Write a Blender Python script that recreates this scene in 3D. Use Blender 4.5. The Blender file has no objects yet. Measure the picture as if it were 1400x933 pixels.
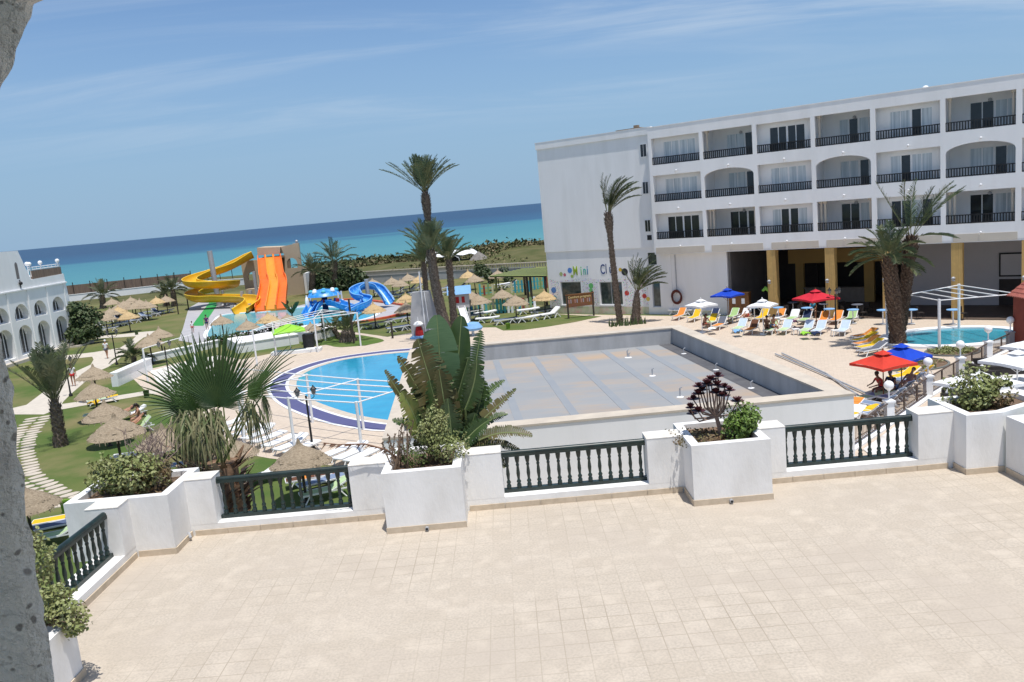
import bpy, bmesh, math, random
from math import sin, cos, pi, radians, sqrt, atan2
from mathutils import Vector, Matrix
from mathutils.geometry import tessellate_polygon
rnd = random.Random(11)
SC = bpy.context.scene
COL = SC.collection
# ---------------------------------------------------------------- camera model (1400 x 933 frame)
FPX = 1130.0; PIT = radians(9.27); ROL = .09; CH = 10.8
def ray(px, py):
    dx = px-700; dy = py-466.5
    x = dx*cos(ROL)-dy*sin(ROL); y = dx*sin(ROL)+dy*cos(ROL)
    return Vector((x, FPX*cos(PIT)-y*sin(PIT), -(FPX*sin(PIT)+y*cos(PIT))))
def G(px, py, z=0.0):
    r = ray(px, py); t = (z-CH)/r.z
    return Vector((r.x*t, r.y*t, z))
def atY(px, py, Y):
    r = ray(px, py); t = Y/r.y
    return Vector((r.x*t, Y, CH+r.z*t))
# ---------------------------------------------------------------- materials
def mat(name, c1, c2=None, scale=6, rough=.7, bump=0.0, bscale=40, fac=(.35,.65), c3=None, scale3=1.2, spec=.35, detail=5, metal=0, coord='Object', stretch=None):
    m = bpy.data.materials.new(name); m.use_nodes = True
    nt = m.node_tree; N = nt.nodes; L = nt.links
    b = N['Principled BSDF']
    b.inputs['Roughness'].default_value = rough
    b.inputs['Specular IOR Level'].default_value = spec
    b.inputs['Metallic'].default_value = metal
    tc = N.new('ShaderNodeTexCoord')
    if coord == 'World':
        g = N.new('ShaderNodeNewGeometry'); vec = g.outputs['Position']
    else: vec = tc.outputs[coord]
    if stretch:
        mp = N.new('ShaderNodeMapping'); mp.inputs['Scale'].default_value = stretch
        L.new(vec, mp.inputs['Vector']); vec = mp.outputs['Vector']
    if c2 is None: c2 = tuple(v*.86 for v in c1)
    def noise(s, d=detail):
        n = N.new('ShaderNodeTexNoise'); n.inputs['Scale'].default_value = s; n.inputs['Detail'].default_value = d
        n.inputs['Roughness'].default_value = .6
        L.new(vec, n.inputs['Vector']); return n.outputs['Fac']
    def mix(f, a, bb):
        x = N.new('ShaderNodeMix'); x.data_type = 'RGBA'
        L.new(f, x.inputs['Factor'])
        for sk, v in ((6, a), (7, bb)):
            if isinstance(v, tuple): x.inputs[sk].default_value = (*v, 1)
            else: L.new(v, x.inputs[sk])
        return x.outputs[2]
    def rng(f, a, bb):
        r = N.new('ShaderNodeMapRange'); r.inputs['From Min'].default_value = a; r.inputs['From Max'].default_value = bb
        L.new(f, r.inputs['Value']); return r.outputs['Result']
    col = mix(rng(noise(scale), *fac), c1, c2)
    if c3: col = mix(rng(noise(scale3), .48, .68), col, c3)
    L.new(col, b.inputs['Base Color'])
    if bump:
        bp = N.new('ShaderNodeBump'); bp.inputs['Strength'].default_value = bump; bp.inputs['Distance'].default_value = .03
        L.new(noise(bscale, 6), bp.inputs['Height']); L.new(bp.outputs['Normal'], b.inputs['Normal'])
    m['_'] = 1
    return m
def tiles(name, ca, cb, mortar, w, h, ms=.01, off=0.0, rough=.75, stain=None, rot=0.0, nlo=.3, vary=.5):
    m = bpy.data.materials.new(name); m.use_nodes = True
    nt = m.node_tree; N = nt.nodes; L = nt.links; b = N['Principled BSDF']
    b.inputs['Roughness'].default_value = rough; b.inputs['Specular IOR Level'].default_value = .3
    g = N.new('ShaderNodeNewGeometry'); mp = N.new('ShaderNodeMapping'); mp.inputs['Rotation'].default_value = (0, 0, rot)
    L.new(g.outputs['Position'], mp.inputs['Vector'])
    br = N.new('ShaderNodeTexBrick'); br.offset = off; br.inputs['Scale'].default_value = 1
    br.inputs['Brick Width'].default_value = w; br.inputs['Row Height'].default_value = h
    br.inputs['Mortar Size'].default_value = ms; br.inputs['Mortar Smooth'].default_value = .3
    br.inputs['Color1'].default_value = (*ca, 1); br.inputs['Color2'].default_value = (*cb, 1); br.inputs['Mortar'].default_value = (*ca, 1)
    L.new(mp.outputs['Vector'], br.inputs['Vector'])
    def noise(s, d=5):
        n = N.new('ShaderNodeTexNoise'); n.inputs['Scale'].default_value = s; n.inputs['Detail'].default_value = d
        L.new(g.outputs['Position'], n.inputs['Vector']); return n.outputs['Fac']
    def mix(f, a, bb):
        x = N.new('ShaderNodeMix'); x.data_type = 'RGBA'; L.new(f, x.inputs['Factor'])
        for sk, v in ((6, a), (7, bb)):
            if isinstance(v, tuple): x.inputs[sk].default_value = (*v, 1)
            else: L.new(v, x.inputs[sk])
        return x.outputs[2]
    def rng(f, a, bb, c=0, d=1):
        r = N.new('ShaderNodeMapRange'); r.inputs['From Min'].default_value = a; r.inputs['From Max'].default_value = bb
        r.inputs['To Min'].default_value = c; r.inputs['To Max'].default_value = d
        L.new(f, r.inputs['Value']); return r.outputs['Result']
    def mul(a, bb):
        x = N.new('ShaderNodeMath'); x.operation = 'MULTIPLY'; L.new(a, x.inputs[0])
        if isinstance(bb, float): x.inputs[1].default_value = bb
        else: L.new(bb, x.inputs[1])
        return x.outputs[0]
    col = br.outputs['Color']
    col = mix(rng(noise(30, 4), .38, .68, 0, vary), col, tuple(v*.76 for v in ca)); col = mix(rng(noise(3.5, 5), .50, .72, 0, .55), col, tuple(v*1.12 for v in ca))
    if stain: col = mix(rng(noise(.7, 6), .50, .72, 0, .75), col, stain)
    col = mix(mul(br.outputs['Fac'], rng(noise(.45, 4), nlo, .75)), col, mortar)
    L.new(col, b.inputs['Base Color'])
    bp = N.new('ShaderNodeBump'); bp.inputs['Strength'].default_value = .25; bp.inputs['Distance'].default_value = .01
    L.new(noise(120, 2), bp.inputs['Height']); L.new(bp.outputs['Normal'], b.inputs['Normal'])
    return m
M = {}
M['white'] = mat('white_plaster', (.82,.81,.79), (.77,.76,.74), 1.6, .85, .22, 13, c3=(.70,.685,.655), scale3=1.3, stretch=(1,1,.5))
M['white_top'] = mat('weathered_coping', (.78,.76,.72), (.62,.57,.50), 3, .85, .25, 30)
M['hotel'] = mat('hotel_plaster', (.835,.83,.82), (.80,.795,.785), .9, .85, .15, 9, c3=(.765,.76,.745), scale3=.7, coord='World', stretch=(1,1,.18))
M['trim'] = mat('white_paint', (.82,.82,.82), (.76,.76,.76), 3, .5)
M['plastic'] = mat('white_plastic', (.80,.80,.80), (.72,.72,.71), 3, .4, spec=.5)
M['stucco'] = mat('rough_stucco', (.86,.84,.82), (.77,.75,.735), 22, .95, .9, 26, c3=(.64,.61,.60), scale3=16)
M['skirt'] = mat('skirting_stone', (.60,.50,.38), (.50,.41,.30), 6, .7)
M['green_iron'] = mat('dark_green_paint', (.016,.034,.030), (.010,.018,.016), 9, .38, spec=.5)
M['black_iron'] = mat('black_paint', (.012,.013,.015), (.02,.02,.02), 9, .5)
M['brown_iron'] = mat('brown_paint', (.12,.08,.06), (.07,.05,.04), 9, .55)
M['terrace'] = tiles('terrace_tiles', (.53,.458,.372), (.49,.418,.333), (.335,.28,.215), .30, .30, .008, stain=(.45,.385,.315), nlo=.36, vary=.9)
M['deck'] = tiles('pool_deck_tiles', (.60,.50,.40), (.53,.44,.35), (.40,.33,.26), .4, .2, .014, off=.5, stain=(.58,.48,.39), rot=.35, nlo=.1)
M['concrete_path'] = mat('path_concrete', (.58,.52,.44), (.50,.45,.38), 2, .9, .2, 20, coord='World')
M['apron'] = mat('apron_concrete', (.42,.41,.42), (.36,.35,.36), .8, .9, .1, 20, coord='World')
M['grass'] = mat('lawn_grass', (.072,.12,.030), (.120,.143,.046), .22, .95, .6, 9, fac=(.38,.62), c3=(.205,.175,.085), scale3=.16, spec=.1, detail=9, coord='World')
M['grass_fresh'] = mat('watered_grass', (.08,.14,.03), (.12,.165,.045), .5, .95, .6, 12, spec=.1, detail=9, coord='World')
M['soil'] = mat('dry_soil', (.20,.13,.085), (.12,.08,.05), 5, .95, .6, 20)
M['kerb_red'] = mat('red_kerb_paint', (.55,.07,.035), (.60,.16,.06), .6, .6, coord='World')
M['thatch'] = mat('palm_thatch', (.46,.37,.265), (.27,.21,.145), 3.2, .95, 1.0, 20, stretch=(3,3,14), spec=.1)
M['thatch_new'] = mat('fresh_thatch', (.62,.46,.25), (.40,.28,.15), 3.2, .95, 1.0, 20, stretch=(3,3,14), spec=.1)
M['post'] = mat('dark_wood_post', (.035,.028,.022), (.06,.05,.04), 10, .7)
M['bark'] = mat('palm_bark', (.20,.155,.12), (.09,.068,.052), 5, .95, .8, 14, c3=(.30,.25,.20), scale3=9)
M['bark_dark'] = mat('dark_palm_bark', (.14,.085,.055), (.06,.04,.03), 5, .95, .8, 14, c3=(.28,.20,.14), scale3=9)
M['frond'] = mat('palm_leaflets', (.070,.105,.045), (.11,.145,.07), 1.2, .5, spec=.4, c3=(.17,.17,.075), scale3=.9)
M['frond_grey'] = mat('grey_green_leaflets', (.085,.115,.058), (.13,.15,.08), 1.2, .5, spec=.4, c3=(.22,.20,.11), scale3=.8)
M['fan'] = mat('fan_palm_blade', (.035,.075,.016), (.06,.105,.026), 2.5, .45, spec=.45)
M['fan_old'] = mat('fading_fan_blade', (.10,.14,.045), (.27,.25,.13), 4, .6)
M['fan_dead'] = mat('dry_leaf_base', (.13,.075,.045), (.30,.19,.12), 7, .85)
M['banana'] = mat('broad_leaf', (.038,.072,.02), (.065,.105,.032), 2.2, .38, spec=.5)
M['banana_pale'] = mat('pale_broad_leaf', (.10,.18,.085), (.13,.22,.105), 3, .5, spec=.35, stretch=(1,1,9))
M['banana_old'] = mat('browned_broad_leaf', (.062,.070,.024), (.125,.098,.038), 3, .55)
M['dry'] = mat('dry_twig', (.22,.15,.10), (.13,.09,.06), 8, .9)
M['shrub'] = mat('shrub_leaf', (.19,.225,.07), (.28,.29,.12), 3, .5)
M['shrub_dk'] = mat('dark_shrub_leaf', (.035,.062,.02), (.07,.10,.03), 3, .55)
M['shrub_red'] = mat('reddish_shrub_leaf', (.12,.13,.04), (.18,.11,.06), 5, .55)
M['aeon'] = mat('purple_rosette', (.055,.014,.018), (.10,.03,.03), 8, .5)
M['dune'] = mat('dune_scrub_ground', (.14,.125,.055), (.085,.095,.03), .12, .95, .6, 2, c3=(.24,.20,.115), scale3=.05, coord='World')
M['sand'] = mat('beach_sand', (.58,.48,.35), (.50,.41,.29), .5, .95, coord='World')
M['orange'] = mat('orange_gelcoat', (.80,.17,.012), (.74,.14,.01), 1, .35, spec=.5)
M['amber'] = mat('amber_gelcoat', (.80,.31,.025), (.74,.27,.02), 1, .35, spec=.5)
M['yellow'] = mat('yellow_gelcoat', (.72,.42,.015), (.62,.35,.012), 1, .35, spec=.5)
M['blue_slide'] = mat('blue_gelcoat', (.02,.20,.62), (.03,.27,.70), 2, .35, spec=.5, c3=(.15,.42,.75), scale3=3)
M['tan'] = mat('tan_render', (.50,.40,.285), (.46,.365,.26), 1, .85, .1, 12)
M['tan_dk'] = mat('dark_tan', (.26,.19,.13), (.22,.16,.11), 1, .85)
M['steel'] = mat('galvanised_steel', (.45,.46,.48), (.38,.39,.41), 4, .5, metal=.3)
M['grey_wall'] = mat('grey_render', (.40,.40,.41), (.33,.33,.34), .8, .9, .15, 10)
M['roofgrey'] = mat('roof_membrane', (.295,.297,.297), (.262,.27,.278), .5, .85, .1, 12, c3=(.40,.30,.215), scale3=.36, stretch=(.4,1.1,1), coord='World', detail=8)
M['seam'] = mat('membrane_seam', (.245,.262,.285), (.265,.28,.295), 1, .85, coord='World')
M['coping'] = mat('stone_coping', (.56,.49,.40), (.47,.41,.34), 1.5, .85, .2, 15, coord='World')
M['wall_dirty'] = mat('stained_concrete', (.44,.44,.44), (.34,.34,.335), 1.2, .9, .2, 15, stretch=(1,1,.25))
M['glass_dk'] = mat('dark_window_glass', (.018,.020,.024), (.03,.033,.04), 1, .08, spec=.6)
M['glass_cur'] = mat('curtained_window_glass', (.62,.66,.68), (.42,.47,.50), 7, .10, spec=.6, stretch=(1,1,.03), fac=(.4,.6))
M['glass_gr'] = mat('green_tinted_glass', (.03,.045,.04), (.07,.09,.085), 2.5, .06, spec=.6)
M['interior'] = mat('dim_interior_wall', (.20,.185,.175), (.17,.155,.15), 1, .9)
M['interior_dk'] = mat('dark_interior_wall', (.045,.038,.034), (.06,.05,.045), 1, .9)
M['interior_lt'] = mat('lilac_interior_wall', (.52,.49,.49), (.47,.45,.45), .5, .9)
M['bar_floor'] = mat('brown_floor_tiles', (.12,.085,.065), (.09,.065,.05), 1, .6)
M['beige'] = mat('beige_panel', (.60,.54,.45), (.56,.50,.42), .8, .85)
M['ochre'] = tiles('ochre_stone', (.55,.36,.13), (.48,.31,.115), (.30,.20,.08), .5, .25, .012, off=.5)
M['ochre_in'] = mat('ochre_plaster', (.42,.26,.085), (.37,.23,.08), .7, .85)
M['wood'] = mat('brown_timber', (.22,.10,.035), (.15,.065,.025), 3, .6, stretch=(1,1,8))
M['brick'] = mat('red_brick', (.25,.055,.035), (.20,.045,.03), 2, .8)
M['rooftile'] = mat('red_roof_tile', (.46,.15,.11), (.36,.11,.085), 4, .75)
M['wicker'] = mat('black_wicker', (.022,.018,.017), (.04,.033,.03), 30, .6)
M['skin'] = mat('tanned_skin', (.42,.22,.14), (.36,.18,.11), 6, .55)
M['skin_dk'] = mat('brown_skin', (.20,.095,.06), (.17,.08,.05), 6, .55)
M['hair'] = mat('dark_hair', (.02,.014,.012), (.03,.02,.016), 20, .5)
M['globe'] = mat('opal_globe', (.84,.83,.82), (.80,.79,.78), 2, .25, spec=.5)
M['bamboo'] = mat('reed_fence', (.24,.17,.125), (.14,.10,.08), 3, .9, stretch=(3,3,.15))
M['lampglass'] = mat('lantern_glass', (.25,.25,.25), (.15,.15,.15), 2, .15)
M['mural'] = None
def flat(name, c, rough=.7, spec=.35):
    k = 'f_'+name
    if k not in M: M[k] = mat(name, c, tuple(v*.88 for v in c), 4, rough, spec=spec)
    return M[k]
COLS = dict(blue=(.012,.06,.48), red=(.56,.025,.045), redor=(.60,.05,.03), lime=(.30,.62,.06), white=(.80,.80,.80),
    orange=(.72,.26,.05), yellow=(.74,.46,.02), green=(.36,.52,.22), navy=(.022,.035,.085), paleblue=(.50,.60,.72), grey=(.13,.14,.17), brown=(.13,.055,.03),
    purple=(.12,.03,.12), dkred=(.45,.03,.03), teal=(.05,.30,.42), skyblue=(.22,.42,.70), pickred=(.28,.06,.05), pickteal=(.10,.42,.42), pickcream=(.60,.55,.38), pickgreen=(.22,.36,.16),
    slate=(.09,.12,.20), black=(.02,.02,.02), palegreen=(.46,.60,.34), bluegrey=(.20,.26,.38))
def C(n): return flat('fabric_'+n, COLS[n], .8, .2)
# ---------------------------------------------------------------- mesh builder
class MB:
    def __init__(s): s.v = []; s.f = []; s.m = []
    def add(s, vs, fs, mi=0):
        o = len(s.v); s.v += [Vector(v) for v in vs]
        for f in fs: s.f.append(tuple(i+o for i in f)); s.m.append(mi)
        return s
    def box(s, x0, y0, z0, x1, y1, z1, mi=0, X=None):
        vs = [Vector(p) for p in ((x0,y0,z0),(x1,y0,z0),(x1,y1,z0),(x0,y1,z0),(x0,y0,z1),(x1,y0,z1),(x1,y1,z1),(x0,y1,z1))]
        if X: vs = [X @ v for v in vs]
        return s.add(vs, [(0,3,2,1),(4,5,6,7),(0,1,5,4),(1,2,6,5),(2,3,7,6),(3,0,4,7)], mi)
    def tube(s, pts, r, n=8, mi=0, cap=True):
        pts = [Vector(p) for p in pts]; k = len(pts); vs = []; fs = []
        rr = r if isinstance(r, (list, tuple)) else [r]*k
        up = None
        for i, p in enumerate(pts):
            d = (pts[min(i+1,k-1)]-pts[max(i-1,0)])
            d = d.normalized() if d.length > 1e-9 else Vector((0,0,1))
            if up is None: up = d.orthogonal().normalized()
            up = (up-d*up.dot(d)); up = up.normalized() if up.length > 1e-6 else d.orthogonal().normalized()
            w = d.cross(up)
            for j in range(n):
                a = 2*pi*j/n; vs.append(p+(up*cos(a)+w*sin(a))*rr[i])
        for i in range(k-1):
            for j in range(n):
                a = i*n+j; b = i*n+(j+1) % n; fs.append((a, b, b+n, a+n))
        if cap: fs += [tuple(range(n))[::-1], tuple(range((k-1)*n, k*n))]
        return s.add(vs, fs, mi)
    def bar(s, a, b, w, h, mi=0):           # rectangular bar between two points, width w (sideways), height h
        a = Vector(a); b = Vector(b); d = (b-a).normalized()
        sd = d.cross(Vector((0,0,1))); sd = sd.normalized() if sd.length > 1e-4 else Vector((1,0,0))
        up = sd.cross(d); vs = []
        for p in (a, b):
            for i, j in ((-1,-1),(1,-1),(1,1),(-1,1)): vs.append(p+sd*(i*w/2)+up*(j*h/2))
        return s.add(vs, [(0,1,2,3),(7,6,5,4),(0,4,5,1),(1,5,6,2),(2,6,7,3),(3,7,4,0)], mi)
    def lathe(s, prof, c=(0,0,0), n=16, mi=0, jit=0, ang0=0):
        c = Vector(c); vs = []; fs = []; k = len(prof)
        for (r, z) in prof:
            for j in range(n):
                a = ang0+2*pi*j/n; q = 1+(rnd.uniform(-jit, jit) if jit else 0)
                vs.append(c+Vector((r*q*cos(a), r*q*sin(a), z+(rnd.uniform(-jit,jit)*.25 if jit else 0))))
        for i in range(k-1):
            for j in range(n):
                a = i*n+j; b = i*n+(j+1) % n; fs.append((a, b, b+n, a+n))
        fs += [tuple(range(n))[::-1], tuple(range((k-1)*n, k*n))]
        return s.add(vs, fs, mi)
    def ball(s, c, r, n=12, mi=0, sc=(1,1,1), jit=0):
        h = max(6, n//2); c = Vector(c); vs = [c+Vector((0,0,-r*sc[2]))]; fs = []
        for i in range(1, h):
            t = -pi/2+pi*i/h
            for j in range(n):
                a = 2*pi*j/n; q = 1+rnd.uniform(-jit, jit)
                vs.append(c+Vector((r*sc[0]*cos(t)*cos(a)*q, r*sc[1]*cos(t)*sin(a)*q, r*sc[2]*sin(t)*q)))
        vs.append(c+Vector((0,0,r*sc[2]))); top = len(vs)-1
        for j in range(n): fs.append((0, 1+(j+1) % n, 1+j))
        for i in range(h-2):
            for j in range(n):
                a = 1+i*n+j; b = 1+i*n+(j+1) % n; fs.append((a, b, b+n, a+n))
        for j in range(n): fs.append((1+(h-2)*n+j, 1+(h-2)*n+(j+1) % n, top))
        return s.add(vs, fs, mi)
    def prism(s, poly, z0, z1, mi=0, side=True):
        k = len(poly); tri = tessellate_polygon([[Vector((p[0], p[1], 0)) for p in poly]])
        vs = [(p[0], p[1], z1) for p in poly]; fs = [tuple(t) for t in tri]
        ar = sum(poly[i][0]*poly[(i+1) % k][1]-poly[(i+1) % k][0]*poly[i][1] for i in range(k))
        fs = [t if ((vs[t[1]][0]-vs[t[0]][0])*(vs[t[2]][1]-vs[t[0]][1])-(vs[t[2]][0]-vs[t[0]][0])*(vs[t[1]][1]-vs[t[0]][1])) > 0 else t[::-1] for t in fs]
        if side:
            vs += [(p[0], p[1], z0) for p in poly]
            for i in range(k):
                j = (i+1) % k; q = (i, i+k, j+k, j); fs.append(q if ar > 0 else q[::-1])
        return s.add(vs, fs, mi)
    def holed(s, outer, holes, o, u, v, n, depth, mi=0):   # flat slab with real openings; 2-D loops in the (u, v) frame, thickness along n
        o = Vector(o); u = Vector(u); v = Vector(v); n = Vector(n)
        loops = [outer]+holes; flatp = [p for l in loops for p in l]
        tri = tessellate_polygon([[Vector((p[0], p[1], 0)) for p in l] for l in loops])
        P = [o+u*p[0]+v*p[1] for p in flatp]; K = len(P); vs = P+[p+n*depth for p in P]
        nn = u.cross(v); sg = nn.dot(n) < 0; fs = []
        for t in tri:
            a, b, c = (flatp[i] for i in t)
            ccw = (b[0]-a[0])*(c[1]-a[1])-(c[0]-a[0])*(b[1]-a[1]) > 0
            f = tuple(t) if ccw == sg else tuple(t)[::-1]
            fs += [f, tuple(i+K for i in f[::-1])]
        st = 0
        for li, l in enumerate(loops):
            k = len(l); ar = sum(l[i][0]*l[(i+1) % k][1]-l[(i+1) % k][0]*l[i][1] for i in range(k))
            for i in range(k):
                a = st+i; b = st+(i+1) % k; q = (a, a+K, b+K, b)
                fs.append(q if ((ar > 0) != (li > 0)) == sg else q[::-1])
            st += k
        return s.add(vs, fs, mi)
    def xf(s, X):
        s.v = [X @ v for v in s.v]; return s
    def build(s, name, mats, parent=None, smooth=False, world=False, ang=40):
        me = bpy.data.meshes.new(name)
        off = Vector((0,0,0))
        if parent is not None and world:
            q = parent
            while q is not None: off = off+q.location; q = q.parent
        me.from_pydata([tuple(v-off) for v in s.v], [], s.f)
        mats = mats if isinstance(mats, (list, tuple)) else [mats]
        for mm in mats: me.materials.append(mm)
        if len(mats) > 1: me.polygons.foreach_set('material_index', s.m)
        if smooth:
            me.polygons.foreach_set('use_smooth', [True]*len(me.polygons))
            me.set_sharp_from_angle(angle=radians(ang))
        me.update()
        ob = bpy.data.objects.new(name, me); COL.objects.link(ob)
        if parent is not None: ob.parent = parent
        return ob
def thing(name, label, cat, loc=(0,0,0), rz=0, group=None):
    o = bpy.data.objects.new(name, None); COL.objects.link(o); o.empty_display_size = .2
    o.location = Vector(loc); o.rotation_euler = (0,0,rz); o['label'] = label; o['category'] = cat
    if group: o['group'] = group
    return o
def tag(o, label, cat, group=None, kind=None):
    o['label'] = label; o['category'] = cat
    if group: o['group'] = group
    if kind: o['kind'] = kind
    return o
def struct(o, label=None, kind='structure'):
    o['kind'] = kind
    if label: o['label'] = label
    o['category'] = o.name.split('.')[0].replace('_', ' ')
    return o
def sub(o, label): o['label'] = label; return o
def dup(root, loc, rz=0, label=None, group=None, sc=None, tilt=None):
    r = root.copy(); COL.objects.link(r); r.location = Vector(loc); r.rotation_euler = (0,0,rz) if not tilt else (tilt[0], tilt[1], rz)
    if sc: r.scale = (sc, sc, sc) if not isinstance(sc, tuple) else sc
    if label: r['label'] = label
    if group: r['group'] = group
    for ch in list(root.children):
        c = ch.copy(); COL.objects.link(c); c.parent = r
        for g in ch.children:
            d = g.copy(); COL.objects.link(d); d.parent = c
    return r
def remat(o, m, part=None):
    for c in o.children:
        if part is None or c.name.split('.')[0] in part:
            c.material_slots[0].link = 'OBJECT'; c.material_slots[0].material = m
def clear_proto(root):
    for c in list(root.children):
        for g in list(c.children): bpy.data.objects.remove(g)
        bpy.data.objects.remove(c)
    bpy.data.objects.remove(root)
ORD = ['first','second','third','fourth','fifth','sixth','seventh','eighth','ninth','tenth','eleventh','twelfth','thirteenth','fourteenth','fifteenth','sixteenth','seventeenth','eighteenth','nineteenth','twentieth']
ZUP = Vector((0,0,1))
def arc(cx, cy, r, a0, a1, n): return [(cx+r*cos(a0+(a1-a0)*i/n), cy+r*sin(a0+(a1-a0)*i/n)) for i in range(n+1)]
def arch(x0, x1, z0, zs, rise, n=10):      # opening outline: jambs from z0 to zs, then a segmental / round head of given rise
    cx = (x0+x1)/2; w = (x1-x0)/2
    return [(x0, z0), (x1, z0)]+[(cx+w*cos(pi*i/n), zs+rise*sin(pi*i/n)) for i in range(n+1)]
def rect(x0, x1, z0, z1): return [(x0,z0),(x1,z0),(x1,z1),(x0,z1)]

# pitted plaster of the near balcony wall: dark pits mixed into the colour
_m = M['stucco']; nt = _m.node_tree; N = nt.nodes; L = nt.links; b = N['Principled BSDF']; src = b.inputs['Base Color'].links[0].from_socket
tc = N.new('ShaderNodeTexCoord'); nz = N.new('ShaderNodeTexNoise'); nz.inputs['Scale'].default_value = 60; L.new(tc.outputs['Object'], nz.inputs['Vector'])
mxv = N.new('ShaderNodeMix'); mxv.data_type = 'VECTOR'; mxv.inputs['Factor'].default_value = .012; L.new(tc.outputs['Object'], mxv.inputs[4]); L.new(nz.outputs['Color'], mxv.inputs[5])
vo = N.new('ShaderNodeTexVoronoi'); vo.inputs['Scale'].default_value = 105; L.new(mxv.outputs[1], vo.inputs['Vector'])
sc_ = N.new('ShaderNodeSeparateColor'); L.new(vo.outputs['Color'], sc_.inputs[0])
th = N.new('ShaderNodeMath'); th.operation = 'MULTIPLY'; L.new(sc_.outputs[0], th.inputs[0]); th.inputs[1].default_value = .40
df = N.new('ShaderNodeMath'); df.operation = 'SUBTRACT'; L.new(th.outputs[0], df.inputs[0]); L.new(vo.outputs['Distance'], df.inputs[1])
mr_ = N.new('ShaderNodeMapRange'); mr_.inputs['From Min'].default_value = -.02; mr_.inputs['From Max'].default_value = .12; L.new(df.outputs[0], mr_.inputs['Value'])
mx = N.new('ShaderNodeMix'); mx.data_type = 'RGBA'; L.new(mr_.outputs[0], mx.inputs['Factor']); L.new(src, mx.inputs[6]); mx.inputs[7].default_value = (.33,.31,.30,1); L.new(mx.outputs[2], b.inputs['Base Color'])
# ================================================================ camera, light, sky
cam = bpy.data.cameras.new('camera'); co = bpy.data.objects.new('camera', cam); COL.objects.link(co)
cam.sensor_width = 36; cam.lens = 36*FPX/1400; cam.clip_end = 60000; cam.clip_start = .05
Fw = Vector((0, cos(PIT), -sin(PIT))); U0 = Vector((0, sin(PIT), cos(PIT))); R0 = Vector((1,0,0))
cx = R0*cos(ROL)-U0*sin(ROL); cy = R0*sin(ROL)+U0*cos(ROL)
co.matrix_world = Matrix.Translation((0,0,CH)) @ Matrix((cx, cy, -Fw)).transposed().to_4x4()
SC.camera = co
SUNE = radians(75); SUNH = Vector((.48, -.877, 0)).normalized()
sd = Vector((SUNH.x*cos(SUNE), SUNH.y*cos(SUNE), sin(SUNE)))
sl = bpy.data.lights.new('sun', 'SUN'); sl.energy = 4.0; sl.angle = radians(.55); sl.color = (1.0, .965, .91)
so = bpy.data.objects.new('sun', sl); COL.objects.link(so); so.rotation_euler = sd.to_track_quat('Z', 'Y').to_euler(); so.location = (0,0,60)
w = bpy.data.worlds.new('World'); SC.world = w; w.use_nodes = True
nt = w.node_tree; N = nt.nodes; L = nt.links
bg = N['Background']; bg.inputs['Strength'].default_value = .10
sky = N.new('ShaderNodeTexSky'); sky.sky_type = 'NISHITA'; sky.sun_disc = False
sky.sun_elevation = SUNE; sky.sun_rotation = atan2(SUNH.x, SUNH.y)
sky.air_density = 1.0; sky.dust_density = .3; sky.ozone_density = 3.0; sky.altitude = 0
tc = N.new('ShaderNodeTexCoord')
# cirrus: project the view direction on a high flat layer
sep = N.new('ShaderNodeSeparateXYZ'); L.new(tc.outputs['Generated'], sep.inputs[0])
mx = N.new('ShaderNodeMath'); mx.operation = 'MAXIMUM'; L.new(sep.outputs['Z'], mx.inputs[0]); mx.inputs[1].default_value = .02
ad = N.new('ShaderNodeMath'); ad.operation = 'ADD'; L.new(mx.outputs[0], ad.inputs[0]); ad.inputs[1].default_value = .10
dv = N.new('ShaderNodeVectorMath'); dv.operation = 'DIVIDE'; L.new(tc.outputs['Generated'], dv.inputs[0])
cb = N.new('ShaderNodeCombineXYZ')
for i in range(3): L.new(ad.outputs[0], cb.inputs[i])
L.new(cb.outputs[0], dv.inputs[1])
mp = N.new('ShaderNodeMapping'); mp.inputs['Scale'].default_value = (.42, 1.5, .02); mp.inputs['Rotation'].default_value = (0,0,.25); mp.inputs['Location'].default_value = (3.1, 1.9, 0)
L.new(dv.outputs[0], mp.inputs['Vector'])
n1 = N.new('ShaderNodeTexNoise'); n1.inputs['Scale'].default_value = 1.0; n1.inputs['Detail'].default_value = 9; n1.inputs['Roughness'].default_value = .62; n1.inputs['Distortion'].default_value = .7
L.new(mp.outputs[0], n1.inputs['Vector'])
n2 = N.new('ShaderNodeTexNoise'); n2.inputs['Scale'].default_value = .33; n2.inputs['Detail'].default_value = 3
L.new(mp.outputs[0], n2.inputs['Vector'])
def mrange(s, a, b, c, d):
    r = N.new('ShaderNodeMapRange'); r.interpolation_type = 'SMOOTHSTEP'
    for k, v in zip(('From Min','From Max','To Min','To Max'), (a,b,c,d)): r.inputs[k].default_value = v
    L.new(s, r.inputs['Value']); return r.outputs['Result']
def mmul(a, b):
    x = N.new('ShaderNodeMath'); x.operation = 'MULTIPLY'; L.new(a, x.inputs[0]); L.new(b, x.inputs[1]); return x.outputs[0]
cf = mmul(mmul(mrange(n1.outputs['Fac'], .38, .70, 0, .85), mrange(n2.outputs['Fac'], .36, .58, .2, 1)), mrange(sep.outputs['Z'], .06, .22, 0, 1))
mc = N.new('ShaderNodeMix'); mc.data_type = 'RGBA'; L.new(cf, mc.inputs['Factor'])
tint = N.new('ShaderNodeMix'); tint.data_type = 'RGBA'; tint.blend_type = 'MULTIPLY'; tint.inputs['Factor'].default_value = 1
L.new(sky.outputs[0], tint.inputs[6]); tint.inputs[7].default_value = (.82, .94, 1.08, 1)
hz = N.new('ShaderNodeMix'); hz.data_type = 'RGBA'; L.new(mrange(sep.outputs['Z'], -.02, .34, .92, 0), hz.inputs['Factor'])
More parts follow.
